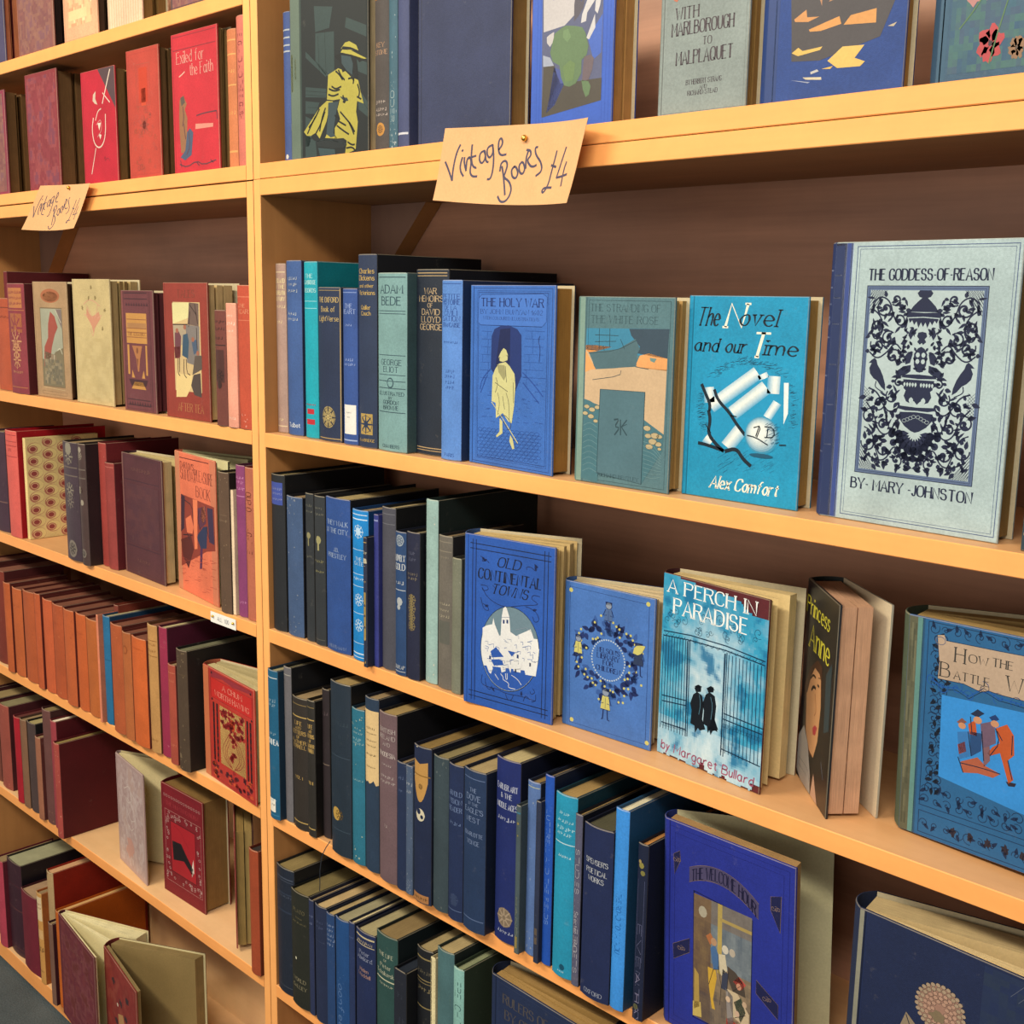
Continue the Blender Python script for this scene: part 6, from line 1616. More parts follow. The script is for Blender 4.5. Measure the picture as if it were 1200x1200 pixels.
O(-0.3511, 0.0108, 1.6029, 1.09, 0.0944, 0.1862, 0.026, 3, '#b8483c', 'salmon red cover with faded ornate floral stamping', 'books on the upper left shelf', 'ornate', pg='#6c5030')
O(-0.2194, 0.0108, 1.6029, 0.86, 0.1205, 0.1916, 0.018, 4, '#c2343e', 'bright red Exiled for the Faith cover', 'books on the upper left shelf', 'exiled', pg='#8f7044', backcol='#b88a5c')
S(-0.0766, 0.0108, 1.6029, 0.0222, 0.1799, 0.1187, '#c8784e', 'orange spine with gilt bands left of pink spine', 'books on the upper left shelf', [('B', 92, 1, '#d9a060'), ('B', 82, 1, '#d9a060'), ('I', 70, 3, '#d9a060'), ('B', 60, 1, '#d9a060'), ('I', 40, 3, '#d9a060'), ('B', 12, 1.4, '#d9a060')])
S(-0.0505, 0.009, 1.6029, 0.0228, 0.1931, 0.1274, '#c87060', 'pink spine with upright red title at right post', 'books on the upper left shelf', [('V', 'ENGLAND AND THE ENGLISH', 60, 56, '#7a2c2c', 40)])
S(-0.8941, 0.0108, 1.2483, 0.0697, 0.171, 0.1129, '#b0563c', 'orange brown spine at the left picture edge, brown panel shelf', 'books on the left bay shelf with brown back panel', [('B', 90, 1, '#7a3a28'), ('I', 80, 3, '#7a3a28')])
S(-0.9265, 0.045, 1.2483, 0.0157, 0.221, 0.1665, '#6c242a', 'tall dark red book rising behind the gilt ornamented spine', 'books on the left bay shelf with brown back panel', [], cov='#57191d', pg='#4a1a1a')
S(-0.807, -0.0018, 1.2483, 0.0728, 0.1979, 0.1306, '#8a3c44', 'maroon spine covered in worn gilt scrollwork', 'books on the left bay shelf with brown back panel', [('P', 12, 78, 88, 96, '#b8764a'), ('I', 92, 3, '#8a3c44'), ('I', 87, 3, '#8a3c44'), ('I', 82, 3, '#8a3c44'), ('B', 76, 0.6, '#b8764a'), ('P', 20, 56, 84, 73, '#a3603f'), ('M', 60, 30, '#8a3c44'), ('M', 48, 26, '#c08a64'), ('M', 40, 22, '#c08a64'), ('M', 31, 20, '#c08a64'), ('I', 20, 3, '#c08a64', 50), ('B', 6, 0.6, '#b8764a')], cov='#4c1418')
O(-0.7201, 0.0108, 1.2482, 2.5, 0.1237, 0.2014, 0.016, 3, '#a98a68', 'tan cover with picture of a woman in red', 'books on the left bay shelf with brown back panel', 'womanred', pg='#4a3424')
O(-0.5659, 0.0108, 1.2482, 0.79, 0.1302, 0.2059, 0.04, 8, '#c4b080', 'cream cover with faded pink ornament', 'books on the left bay shelf with brown back panel', 'creamorn', pg='#b39a68', clumps=[(0, 0.4, 0, 0), (0.42, 0.5, 0.2, 0.5), (0.52, 0.6, 0.5, 0.8), (0.62, 0.97, 0.95, 1)])
O(-0.3944, 0.009, 1.2482, 1.03, 0.1, 0.1887, 0.02, 2, '#6c3c40', 'purple brown cover with gilt column panels', 'books on the left bay shelf with brown back panel', 'columns', pg='#5a2c30')
O(-0.2627, 0.009, 1.2482, 0.83, 0.1236, 0.2009, 0.046, 6, '#8f3c32', 'red brown Tales After Tea cover with street scene', 'books on the left bay shelf with brown back panel', 'tales', pg='#c9ac78', clumps=[(0, 0.3, 0, 0), (0.32, 0.5, 0.3, 0.5), (0.52, 0.8, 0.6, 0.9)])
S(-0.1045, -0.0036, 1.2483, 0.0287, 0.1632, 0.108, '#6e3c34', 'worn brown spine with dark motifs beside Tales After Tea', 'books on the left bay shelf with brown back panel', [('I', 90, 3, '#3c2420'), ('I', 84, 3, '#3c2420'), ('I', 76, 3, '#3c2420'), ('B', 70, 1, '#3c2420'), ('P', 14, 38, 86, 66, '#4c2c28'), ('M', 44, 28, '#2c1a18'), ('D', 50, 36, 20, '#3c2420')])
S(-0.0743, -0.0036, 1.2483, 0.0257, 0.1731, 0.1143, '#e8a088', 'pale pink narrow spine beside the red end spine', 'books on the left bay shelf with brown back panel', [('I', 90, 2.4, '#f4d0bc', 60), ('I', 84, 3, '#f4d0bc', 60), ('I', 78, 2, '#f4d0bc', 50), ('I', 8, 2.4, '#f4d0bc', 50)])
S(-0.0483, -0.0018, 1.2483, 0.0315, 0.1977, 0.1305, '#b8503a', 'brick red spine against the post under sign shelf', 'books on the left bay shelf with brown back panel', [('B', 92, 0.6, '#d0785c'), ('T', 'THE', 86, 2.4, '#d08a6a', 50), ('T', 'VICAR', 82, 2.8, '#d08a6a'), ('B', 76, 0.5, '#d0785c'), ('W', 10, '#d88a78')])
S(-0.9385, 0.0054, 0.9711, 0.0639, 0.1966, 0.1297, '#46303e', 'dark purple spine at left edge beside salmon spine', 'red and brown books on the middle left shelf', [('B', 30, 1, '#7a5a54')])
S(-0.8577, 0.0, 0.9711, 0.0508, 0.2041, 0.18, '#d8645c', 'salmon red spine of large crimson sided book', 'red and brown books on the middle left shelf', [('B', 96, 0.5, '#8a2c30'), ('B', 90, 0.5, '#8a2c30'), ('B', 86, 0.5, '#8a2c30'), ('B', 76, 0.5, '#8a2c30'), ('T', 'LIFE', 82, 2.4, '#8a2c30', 60)], cov='#a0161f', pg='#8c1c22')
S(-0.7991, 0.0108, 0.9711, 0.0108, 0.1927, 0.144, '#e8cf90', 'cream book with rows of red ringed roundels on its cover', 'red and brown books on the middle left shelf', [('W', 6, '#b07850')], cov='#e8cf90', pg='#c8b070', side='roundels', b=0.0006)
S(-0.6, -0.0072, 0.9711, 0.0549, 0.2082, 0.1374, '#40303a', 'dark ornate spine with silver roundels, left of twin', 'red and brown books on the middle left shelf', [('D', 50, 95, 20, '#8c8474'), ('M', 88, 24, '#8c8474'), ('B', 79, 1, '#6c6058'), ('B', 72, 1, '#6c6058'), ('M', 60, 22, '#8c8474'), ('M', 50, 20, '#7c7268'), ('D', 50, 10, 28, '#7c7268'), ('M', 10, 18, '#2c2228')], cov='#1c1418', leather=True)
S(-0.5357, -0.0108, 0.9711, 0.0278, 0.2103, 0.1388, '#46322f', 'dark ornate spine with silver roundels, beside red spine', 'red and brown books on the middle left shelf', [('D', 50, 95, 18, '#9a9080'), ('M', 90, 22, '#9a9080'), ('B', 79, 1, '#6c6058'), ('B', 72, 1, '#6c6058'), ('D', 34, 62, 22, '#9a9080'), ('D', 56, 52, 18, '#9a9080'), ('M', 62, 16, '#46322f'), ('D', 50, 10, 28, '#7c7268'), ('M', 10, 18, '#2c2228')], cov='#1c1418', leather=True)
S(-0.5075, 0.0126, 0.9711, 0.0273, 0.2128, 0.1404, '#9c403a', 'plain red spine partly hidden by shorter red book', 'red and brown books on the middle left shelf', [('W', 10, '#b86858')], cov='#6e2226')
S(-0.4803, 0.009, 0.9711, 0.0319, 0.1825, 0.1205, '#94403c', 'shorter dull red spine left of the purple brown cover', 'red and brown books on the middle left shelf', [('B', 96, 0.8, '#b8685c')], cov='#5c1c22')
O(-0.4429, 0.0234, 0.9711, -2.83, 0.1456, 0.2025, 0.03, 10, '#553036', 'purple brown cover, ajar, with cream pages above', 'red and brown books on the middle left shelf', 'panelled', pg='#c8b480', clumps=[(0, 0.7, 0, 0), (0.72, 0.76, 0.5, 0.6), (0.8, 0.98, 0.95, 1)], backcol='#3a2028')
O(-0.2829, 0.0306, 0.9711, -8.02, 0.1548, 0.221, 0.016, 22, '#e0785a', 'salmon Sunday Pleasure Book cover with children', 'red and brown books on the middle left shelf', 'sunday', pg='#d8cfa0', clumps=[(0, 0.3, 0, 0), (0.32, 0.36, 0.3, 0.4), (0.5, 0.96, 0.9, 1, 0.8)], backcol='#6c3a34', inner='#a8a078')
S(-0.1106, -0.0018, 0.9711, 0.0287, 0.21, 0.1386, '#5e4838', 'brown worn spine beside Sunday Pleasure Book', 'red and brown books on the middle left shelf', [('I', 70, 1, '#8a745c'), ('I', 66, 2, '#8a745c'), ('W', 16, '#8a745c')], cov='#241a14')
S(-0.0815, 0.0036, 0.9711, 0.0071, 0.1855, 0.1224, '#ead0b0', 'thin cream pamphlet spine between brown and purple spines', 'red and brown books on the middle left shelf', [], b=0.0003)
S(-0.0731, 0.0054, 0.9711, 0.023, 0.2234, 0.1475, '#86406c', 'purple spine left of Our Own Magazine', 'red and brown books on the middle left shelf', [('I', 92, 2.4, '#b87aa0'), ('I', 89, 2.4, '#b87aa0'), ('I', 85, 2.4, '#b87aa0'), ('B', 80, 0.6, '#b87aa0'), ('I', 10, 2.4, '#b87aa0')], cov='#4a1c34')
S(-0.0464, 0.0036, 0.9711, 0.0206, 0.2229, 0.135, '#b46850', 'terracotta spine lettered Our Own Magazine upright', 'red and brown books on the middle left shelf', [('V', 'OUR OWN MAGAZINE', 64, 40, '#5c2418', 60)], cov='#7c2a20')
S(-1.0418, 0.009, 0.6943, 0.0515, 0.1975, 0.1303, '#8a4a32', 'brown book beyond the left edge, orange volumes shelf', 'orange cloth volumes shelf, left bay', [], pg='#8a5a48', cov='#4a1c18')
S(-0.9737, 0.0054, 0.6943, 0.0557, 0.192, 0.1267, '#7a3428', 'tall maroon sided book at left edge, orange volumes shelf', 'orange cloth volumes shelf, left bay', [], pg='#8a5a48', cov='#4c1a1a')
S(-0.8922, -0.0072, 0.6943, 0.0304, 0.1808, 0.1193, '#b85e36', 'leftmost full orange cloth spine', 'orange cloth volumes shelf, left bay', [('W', 6, '#a04e30')], pg='#80503e', cov='#541f1a')
S(-0.8615, -0.0036, 0.6943, 0.0436, 0.1756, 0.1159, '#bc6238', 'second orange cloth spine from left edge', 'orange cloth volumes shelf, left bay', [('W', 5, '#c87a50'), ('I', 80, 1.4, '#a04a2c')], pg='#80503e', cov='#541f1a')
S(-0.8124, -0.0036, 0.6943, 0.049, 0.1797, 0.1186, '#b25a36', 'third orange spine, slim, from left edge', 'orange cloth volumes shelf, left bay', [('W', 6, '#a04e30')], pg='#80503e', cov='#541f1a')
S(-0.7527, -0.0072, 0.6943, 0.0255, 0.185, 0.1221, '#ba5c38', 'fourth orange spine from the left edge', 'orange cloth volumes shelf, left bay', [('W', 5, '#c87a50'), ('I', 80, 1.4, '#a04a2c')], pg='#80503e', cov='#541f1a')
S(-0.7268, -0.0036, 0.6943, 0.0404, 0.1795, 0.1185, '#c4603c', 'fifth orange spine from the left edge', 'orange cloth volumes shelf, left bay', [('W', 6, '#a04e30')], pg='#80503e', cov='#541f1a')
S(-0.6852, -0.0036, 0.6943, 0.0432, 0.1779, 0.1174, '#b05634', 'sixth orange spine from the left edge', 'orange cloth volumes shelf, left bay', [('W', 5, '#c87a50'), ('I', 80, 1.4, '#a04a2c')], pg='#80503e', cov='#541f1a')
S(-0.6327, -0.0072, 0.6943, 0.0408, 0.1793, 0.1184, '#bc6038', 'seventh orange spine from the left edge', 'orange cloth volumes shelf, left bay', [('W', 6, '#a04e30')], pg='#80503e', cov='#541f1a')
S(-0.5916, -0.0036, 0.6943, 0.0384, 0.1791, 0.1182, '#c46236', 'eighth orange spine, before the blue one', 'orange cloth volumes shelf, left bay', [('W', 5, '#c87a50'), ('I', 80, 1.4, '#a04a2c')], pg='#80503e', cov='#541f1a')
S(-0.552, -0.0036, 0.6943, 0.044, 0.1778, 0.1173, '#b86636', 'ninth orange spine, touching the blue one', 'orange cloth volumes shelf, left bay', [('W', 6, '#a04e30')], pg='#80503e', cov='#541f1a')
S(-0.4982, -0.0072, 0.6943, 0.0072, 0.1941, 0.1281, '#e08868', 'sliver of a salmon spine left of the blue book', 'orange cloth volumes shelf, left bay', [], b=0.0003)
S(-0.4907, -0.0018, 0.6943, 0.0249, 0.1945, 0.1284, '#2a6c96', 'single blue spine among the orange cloth volumes', 'orange cloth volumes shelf, left bay', [('B', 60, 0.5, '#1c4c70'), ('W', 8, '#5a90b0')], pg='#b0a47c', cov='#1c3c58')
S(-0.5031, 0.027, 0.6943, 0.0154, 0.2052, 0.135, '#7c3c30', 'tall brown sided book set back behind orange spines', 'orange cloth volumes shelf, left bay', [], pg='#c8b888', cov='#7a3428')
S(-0.4468, -0.0108, 0.6943, 0.0401, 0.1919, 0.1266, '#b05a36', 'orange spine immediately right of the blue spine', 'orange cloth volumes shelf, left bay', [('W', 6, '#c87a50')], pg='#80503e', cov='#5c2620')
S(-0.4027, -0.0126, 0.6943, 0.0295, 0.1868, 0.1233, '#b0653a', 'orange spine with dark wreath stamp near its top', 'orange cloth volumes shelf, left bay', [('D', 50, 84, 26, '#94502e'), ('D', 50, 84, 18, '#b0653a')], pg='#80503e', cov='#5c2620')
S(-0.3712, -0.0126, 0.6943, 0.0475, 0.1863, 0.1229, '#cc6636', 'wide bright orange spine before the yellow one', 'orange cloth volumes shelf, left bay', [('I', 90, 1.4, '#b04e2a')], pg='#80503e', cov='#5c2620')
S(-0.3233, -0.009, 0.6943, 0.0305, 0.2159, 0.1425, '#c09058', 'ochre yellow tall spine beside magenta spine', 'orange cloth volumes shelf, left bay', [('B', 88, 0.5, '#8a5c30'), ('I', 85, 2, '#8a5c30'), ('I', 80, 2, '#8a5c30'), ('B', 76, 0.5, '#8a5c30'), ('I', 10, 2, '#8a5c30')], pg='#80503e', cov='#5c3a24')
S(-0.2925, -0.0054, 0.6943, 0.0253, 0.2175, 0.1665, '#98304c', 'magenta red spine with long wine cover behind', 'orange cloth volumes shelf, left bay', [('I', 85, 1.6, '#b0505c'), ('W', 6, '#b86070')], cov='#4c1428', pg='#c8b888')
S(-0.254, -0.0126, 0.6943, 0.0229, 0.1657, 0.1094, '#a84e3e', 'short brick red spine before thick brown spine', 'orange cloth volumes shelf, left bay', [('B', 92, 0.6, '#c87a60'), ('I', 84, 2.4, '#c87a60'), ('I', 20, 2.4, '#c87a60')], cov='#5c2420')
S(-0.2253, -0.0144, 0.6943, 0.0318, 0.1977, 0.1305, '#4c3c2e', 'thick dark brown spine left of A Chum Worth Having', 'orange cloth volumes shelf, left bay', [('I', 80, 1.6, '#6a563e'), ('W', 30, '#7a6850'), ('D', 30, 12, 14, '#7a6850')], cov='#1a1512', pg='#77745a')
O(-0.1821, 0.009, 0.6943, -5.04, 0.1648, 0.1781, 0.034, 16, '#b83c34', 'red A Chum Worth Having cover with black art nouveau', 'orange cloth volumes shelf, left bay', 'chum', spcol='#cc7050', pg='#cbb988', clumps=[(0, 0.5, 0, 0), (0.52, 0.58, 0.3, 0.4), (0.7, 0.98, 0.95, 1, 0.8)], b=0.005)
S(-1.0674, 0.009, 0.4212, 0.0145, 0.1856, 0.1225, '#6a3a34', 'book past the left edge showing only pale page top', 'books on the low left shelf', [], pg='#a89c74', cov='#3a1418')
S(-1.0525, 0.0072, 0.4212, 0.0566, 0.1813, 0.1197, '#7a4438', 'second book past the left edge, tan page top', 'books on the low left shelf', [], pg='#a08a60', cov='#3c1518')
S(-0.9828, 0.0036, 0.4212, 0.0504, 0.1816, 0.1199, '#9c5044', 'broad red brown spine at left picture edge, low shelf', 'books on the low left shelf', [('W', 12, '#b86a58')], pg='#8f8562', cov='#4a1c20')
S(-0.8865, -0.0054, 0.4212, 0.0281, 0.1804, 0.1191, '#a82430', 'thin bright red spine on the low left shelf', 'books on the low left shelf', [], cov='#5c2024', pg='#6a3a34')
S(-0.8569, -0.0054, 0.4212, 0.0292, 0.1831, 0.1208, '#846048', 'tan brown spine right of thin bright red one', 'books on the low left shelf', [], cov='#4a342a')
S(-0.8273, -0.0036, 0.4212, 0.0366, 0.1854, 0.1224, '#4e3e3c', 'dark grey brown spine with black cover showing', 'books on the low left shelf', [('W', 8, '#6a5a54')], cov='#141012', pg='#b3a370')
S(-0.7794, -0.009, 0.4212, 0.0231, 0.1687, 0.1114, '#9c664e', 'short tan spine in front of taller brown spine', 'books on the low left shelf', [], cov='#5c2c28')
S(-0.7559, -0.0036, 0.4212, 0.0359, 0.2306, 0.1522, '#6a4440', 'taller worn brown spine with curled cap', 'books on the low left shelf', [('W', 10, '#8a6454')], cov='#3c1c1c', pg='#8f7c54')
S(-0.7197, -0.0036, 0.4212, 0.0242, 0.2165, 0.144, '#9c4048', 'pinkish red spine with bright white page top', 'books on the low left shelf', [], cov='#521018', pg='#f0e0c4')
S(-0.678, -0.018, 0.4212, 0.0231, 0.1881, 0.189, '#a84c44', 'frayed red spine of large plain wine coloured cover', 'books on the low left shelf', [('W', 30, '#d09078')], cov='#551318', pg='#94804c')
O(-0.5159, 0.0252, 0.4212, -7.15, 0.1301, 0.2037, 0.012, 34, '#b89c98', 'pale pink lilac cover standing open on empty shelf', 'books on the low left shelf', 'palepink', inner='#c9b98c', pg='#e0d0a0', clumps=[(0, 0.3, 0, 0), (0.4, 0.8, 0.97, 1)], backcol='#a08878', jacket=True)
O(-0.3609, 0.027, 0.4212, 1.6, 0.1293, 0.1967, 0.05, 0, '#7c1c26', 'dark red cover stamped with black horn and white border', 'books on the low left shelf', 'horn', pg='#8a6a3c')
S(-0.0409, -0.009, 0.4212, 0.0242, 0.2025, 0.1336, '#a04a2e', 'plain terracotta spine at the post, low left shelf', 'books on the low left shelf', [], pg='#3a3430', cov='#5a2414')
S(-1.0674, 0.018, 0.0454, 0.0333, 0.1437, 0.189, '#1c1a1e', 'black book past the left edge with white page top, bottom shelf', 'books on the bottom left shelf', [], pg='#e6e4da', cov='#0d0c0e')
S(-1.0338, -0.0036, 0.0454, 0.0381, 0.198, 0.1307, '#b8485a', 'rose pink spine at left edge, bottom shelf', 'books on the bottom left shelf', [('W', 6, '#d07080')], cov='#5c1c28')
S(-0.9953, 0.0054, 0.0454, 0.0701, 0.2114, 0.189, '#3c1c2a', 'thick black plum spine with grey page top, bottom shelf', 'books on the bottom left shelf', [('W', 16, '#6a4a50'), ('B', 76, 0.5, '#6a3a40'), ('B', 50, 0.5, '#7a4a44'), ('B', 8, 0.5, '#7a4a44')], pg='#a8a684', cov='#140c14', leather=True)
S(-0.9122, -0.0018, 0.0454, 0.074, 0.1741, 0.1149, '#742634', 'plum red spine right of thick black plum spine', 'books on the bottom left shelf', [('W', 10, '#8a4a3c')], pg='#b09070', cov='#3c1018')
S(-0.8293, -0.0036, 0.0454, 0.0231, 0.1994, 0.1316, '#d09a58', 'cream and orange paper spine with brown lettering', 'books on the bottom left shelf', [('P', 4, 70, 96, 96, '#e0c8a0'), ('I', 88, 2, '#8a4a30'), ('I', 84, 2, '#8a4a30'), ('P', 4, 50, 96, 60, '#dcb07a'), ('I', 40, 3, '#5c4030'), ('I', 37, 3, '#5c4030'), ('I', 14, 2, '#5c4030')], cov='#a05a2c')
S(-0.8059, 0.009, 0.0454, 0.0288, 0.2499, 0.2025, '#b89a70', 'gold edged spine of tall bright russet red book', 'books on the bottom left shelf', [('W', 14, '#8a4a2c')], cov='#8e2416', pg='#d8a87c')
S(-0.7414, -0.0198, 0.0454, 0.0189, 0.1747, 0.09, '#7a5a4c', 'thin black sided booklet before the orange book', 'books on the bottom left shelf', [], cov='#36121c')
S(-0.7221, -0.0126, 0.0454, 0.0203, 0.205, 0.18, '#c8682c', 'thin orange spine with long orange cover', 'books on the bottom left shelf', [], cov='#a85018', pg='#d8ac70')
O(-0.6969, -0.0162, 0.0454, -7.01, 0.199, 0.2112, 0.016, 30, '#6e3038', 'worn wine cover standing open with cream pages', 'books on the bottom left shelf', 'winewear', pg='#efe2b0', clumps=[(0, 0.35, 0, 0), (0.4, 0.46, 0.4, 0.5), (0.5, 0.9, 0.8, 1)], inner='#e6d8a8', backcol='#7c4034')
O(-0.5115, -0.0162, 0.0454, -9.77, 0.1802, 0.2223, 0.034, 38, '#8a3832', 'red pictorial cover wide open showing cream endpaper', 'books on the bottom left shelf', 'redpic', pg='#8f7a50', clumps=[(0, 0.25, 0, 0), (0.4, 1, 1, 1)], inner='#ddd0a0', backcol='#7a6448', b=0.004)

# leaning book seen from its fore edge, and its plain covers
def leaning_book():
    root = empty('book', (-0.100, 0.006, 0.4275), math.radians(148), 'tan paged book tilted back with its fore edge outward, beside terracotta spine', 'book', 'books on the low left shelf', 0.0, math.radians(2.6))
    T, h, d = 0.030, 0.192, 0.130
    mb = MB(); slab(mb, (0, 0), (1, 0), (0, 1), d, .0022, h, '#8c3a34', CLOTH); mb.build('front_cover', root)
    mb = MB(); slab(mb, (0, -T), (1, 0), (0, -1), d, .0022, h, '#5c3a2c', CLOTH); mb.build('back_cover', root)
    mb = MB()
    pages(mb, (d - .004, -.0026), (d - .004, -T * .52), (.005, -.0026), (.003, -T * .50), .003, h - .003, '#8f7442')
    pages(mb, (d - .004, -T * .53), (d - .004, -T + .0026), (.006, -T * .54), (.004, -T + .0030), .003, h - .003, '#9c824e')
    mb.build('page_block', root)
    mb = MB(); spine_part(mb, (d - .001, 0), (d - .001, -T), .002, h, '#8c3a34', CLOTH); mb.build('spine', root)
leaning_book()

# bookmark ribbon of the gold seal book, hanging over the shelf edge
mb = MB()
pts = [(-.001, .002, .012), (-.003, -.004, .004), (-.004, -.0085, -.004), (-.007, -.0088, -.012), (-.009, -.010, -.030), (-.0085, -.0105, -.048), (-.010, -.010, -.060)]
for i in range(len(pts) - 1):
    a_, b_ = pts[i], pts[i + 1]
    mb.face([(a_[0] - .0009, a_[1], a_[2]), (a_[0] + .0009, a_[1], a_[2]), (b_[0] + .0009, b_[1], b_[2]), (b_[0] - .0009, b_[1], b_[2])], '#20242c', INK)
for bk in BOOKS:
    if 'round gold seal' in bk['label']:
        mb.build('bookmark_ribbon', bk)

# ------------------------------------------------------------------ bookcases
EDGE = wood('birch_edge', '#f2a860', '#e0924e', 0, 0.8, 0.42, 1.2)
EDGEV = wood('birch_edge_upright', '#f4ae66', '#e29a56', 2, 0.8, 0.42, 1.2)
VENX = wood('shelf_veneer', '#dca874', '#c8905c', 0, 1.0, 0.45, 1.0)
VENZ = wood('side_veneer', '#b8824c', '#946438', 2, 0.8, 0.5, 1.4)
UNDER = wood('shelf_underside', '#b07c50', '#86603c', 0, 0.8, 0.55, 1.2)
BACK = wood('brown_back_panel', '#d29a7a', '#75503e', 0, 0.5, 0.38, 1.0)
PALE = wood('pale_wood', '#edc594', '#d8a670', 0, 0.5, 0.45, 1.2)  # paler wood tone for the lower left back and shelf tops
K9 = 0.9
ZF = 1.61
def zz(v): return (v + ZF) * K9
YB = 0.24 * K9
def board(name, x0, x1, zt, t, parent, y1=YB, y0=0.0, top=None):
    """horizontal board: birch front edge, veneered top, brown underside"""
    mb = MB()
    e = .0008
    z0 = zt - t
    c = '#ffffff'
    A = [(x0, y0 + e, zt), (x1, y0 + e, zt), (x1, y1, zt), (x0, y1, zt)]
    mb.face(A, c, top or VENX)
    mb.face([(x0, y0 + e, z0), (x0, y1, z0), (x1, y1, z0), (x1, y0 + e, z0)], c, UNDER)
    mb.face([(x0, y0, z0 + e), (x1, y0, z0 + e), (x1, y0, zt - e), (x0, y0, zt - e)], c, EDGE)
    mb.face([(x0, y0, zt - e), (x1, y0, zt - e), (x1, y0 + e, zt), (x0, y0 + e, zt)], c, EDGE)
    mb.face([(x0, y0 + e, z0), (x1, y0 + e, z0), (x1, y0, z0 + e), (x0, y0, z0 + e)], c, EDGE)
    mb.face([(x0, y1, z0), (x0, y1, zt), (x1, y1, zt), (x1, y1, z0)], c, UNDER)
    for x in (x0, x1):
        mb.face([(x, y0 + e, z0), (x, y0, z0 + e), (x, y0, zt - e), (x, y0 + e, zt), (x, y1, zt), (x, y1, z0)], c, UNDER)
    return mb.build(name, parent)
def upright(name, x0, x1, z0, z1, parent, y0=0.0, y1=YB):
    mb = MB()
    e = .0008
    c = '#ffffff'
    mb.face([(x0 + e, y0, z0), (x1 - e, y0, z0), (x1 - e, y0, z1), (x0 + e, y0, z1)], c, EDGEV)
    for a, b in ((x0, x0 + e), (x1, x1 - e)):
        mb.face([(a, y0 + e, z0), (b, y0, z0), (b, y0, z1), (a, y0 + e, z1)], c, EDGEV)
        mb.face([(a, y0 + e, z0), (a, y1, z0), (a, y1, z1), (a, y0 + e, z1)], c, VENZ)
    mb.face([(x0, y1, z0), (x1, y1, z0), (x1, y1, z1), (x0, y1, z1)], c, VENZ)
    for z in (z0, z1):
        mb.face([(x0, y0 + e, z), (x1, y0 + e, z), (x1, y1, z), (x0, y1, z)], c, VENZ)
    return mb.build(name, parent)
def case(x0, x1, zbot, ztop, shelves, label, bottom, top, gusset, tb, ttop, pale=None):
    root = empty('bookcase', (0, 0, 0), 0, label, 'bookcase', None)
    tp = 0.0151
    upright('side_panel', x0, x0 + tp, zbot, ztop, root)
    upright('side_panel', x1 - tp, x1, zbot, ztop, root)
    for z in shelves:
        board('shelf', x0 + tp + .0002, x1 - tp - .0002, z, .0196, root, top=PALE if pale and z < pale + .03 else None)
    if bottom is not None:
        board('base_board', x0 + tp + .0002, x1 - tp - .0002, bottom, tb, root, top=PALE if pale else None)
    if top is not None:
        board('top_board', x0 + tp + .0002, x1 - tp - .0002, top, ttop, root)
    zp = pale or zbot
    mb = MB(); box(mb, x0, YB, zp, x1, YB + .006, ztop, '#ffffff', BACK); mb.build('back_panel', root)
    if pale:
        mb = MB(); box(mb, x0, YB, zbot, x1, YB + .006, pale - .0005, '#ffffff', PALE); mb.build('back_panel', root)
    if gusset:
        gx, gz, L = x0 + tp + .0005, top - ttop, .118
        for sgn, xa in ((1, gx),):
            mb = MB()
            ya, yb = YB - .030, YB - .001
            tri = [(xa, gz - .0005), (xa + L, gz - .0005), (xa, gz - L * 1.05)]
            col = '#ffffff'
            f = [(p[0], ya, p[1]) for p in tri]
            k = [(p[0], yb, p[1]) for p in tri]
            mb.face(f, col, GUS); mb.face(k, col, GUS)
            for i in range(3):
                j = (i + 1) % 3
                mb.face([f[i], f[j], k[j], k[i]], col, VENZ)
            mb.build('corner_bracket', root)
    return root
GUS = wood('bracket_board', '#8a6a5a', '#64493e', 2, 0.5, 0.5, 1.4)
As = .1492
zs = zz(As)
gap = .0007
XR1 = 1.285 * K9
XL1 = -1.2065 * K9
TA = .0205
case(.0009, XR1, 0, zs - gap, [zz(-.2235), zz(-.5314), zz(-.8390), zz(-1.1425)], 'lower right birch bookcase holding blue and green books', zz(-1.56), zs - gap, True, .035, TA)
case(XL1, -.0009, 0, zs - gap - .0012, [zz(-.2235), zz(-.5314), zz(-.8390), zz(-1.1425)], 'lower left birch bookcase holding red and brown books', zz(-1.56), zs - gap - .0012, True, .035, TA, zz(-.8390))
case(.0016, XR1, zs, zz(.95), [zz(.52)], 'upper right birch bookcase stacked on the lower right one', zs + .0193, zz(.95), False, .0193, .0196)
case(XL1, -.0004, zs, zz(.95), [zz(.4158)], 'upper left birch bookcase stacked on the lower left one', zs + .0193, zz(.95), False, .0193, .0196)

# ------------------------------------------------------------------ floor and wall
def carpet():
    m, nt, b = new_mat('dark_carpet')
    geo = nd(nt, 'ShaderNodeNewGeometry')
    n1 = noise(nt, 300, 3, geo.outputs['Position'], .7)
    n2 = noise(nt, 6, 3, geo.outputs['Position'], .6)
    cr = nd(nt, 'ShaderNodeValToRGB')
    cr.color_ramp.elements[0].position = .3; cr.color_ramp.elements[1].position = .7
    cr.color_ramp.elements[0].color = (*hexc('#2c3436'), 1); cr.color_ramp.elements[1].color = (*hexc('#5a6264'), 1)
    nt.links.new(mathn(nt, 'ADD', mathn(nt, 'MULTIPLY', n1, .6), mathn(nt, 'MULTIPLY', n2, .4)), cr.inputs[0])
    nt.links.new(cr.outputs[0], b.inputs['Base Color'])
    b.inputs['Roughness'].default_value = .95
    bump(nt, b, n1, .6, .003)
    return m
mb = MB(); mb.face([(-4, -4, 0), (4, -4, 0), (4, 1.0, 0), (-4, 1.0, 0)], '#ffffff', carpet())
o = mb.build('floor'); o['kind'] = 'structure'
m, nt, b = new_mat('plain_wall'); b.inputs['Base Color'].default_value = (.55, .5, .42, 1); b.inputs['Roughness'].default_value = .9
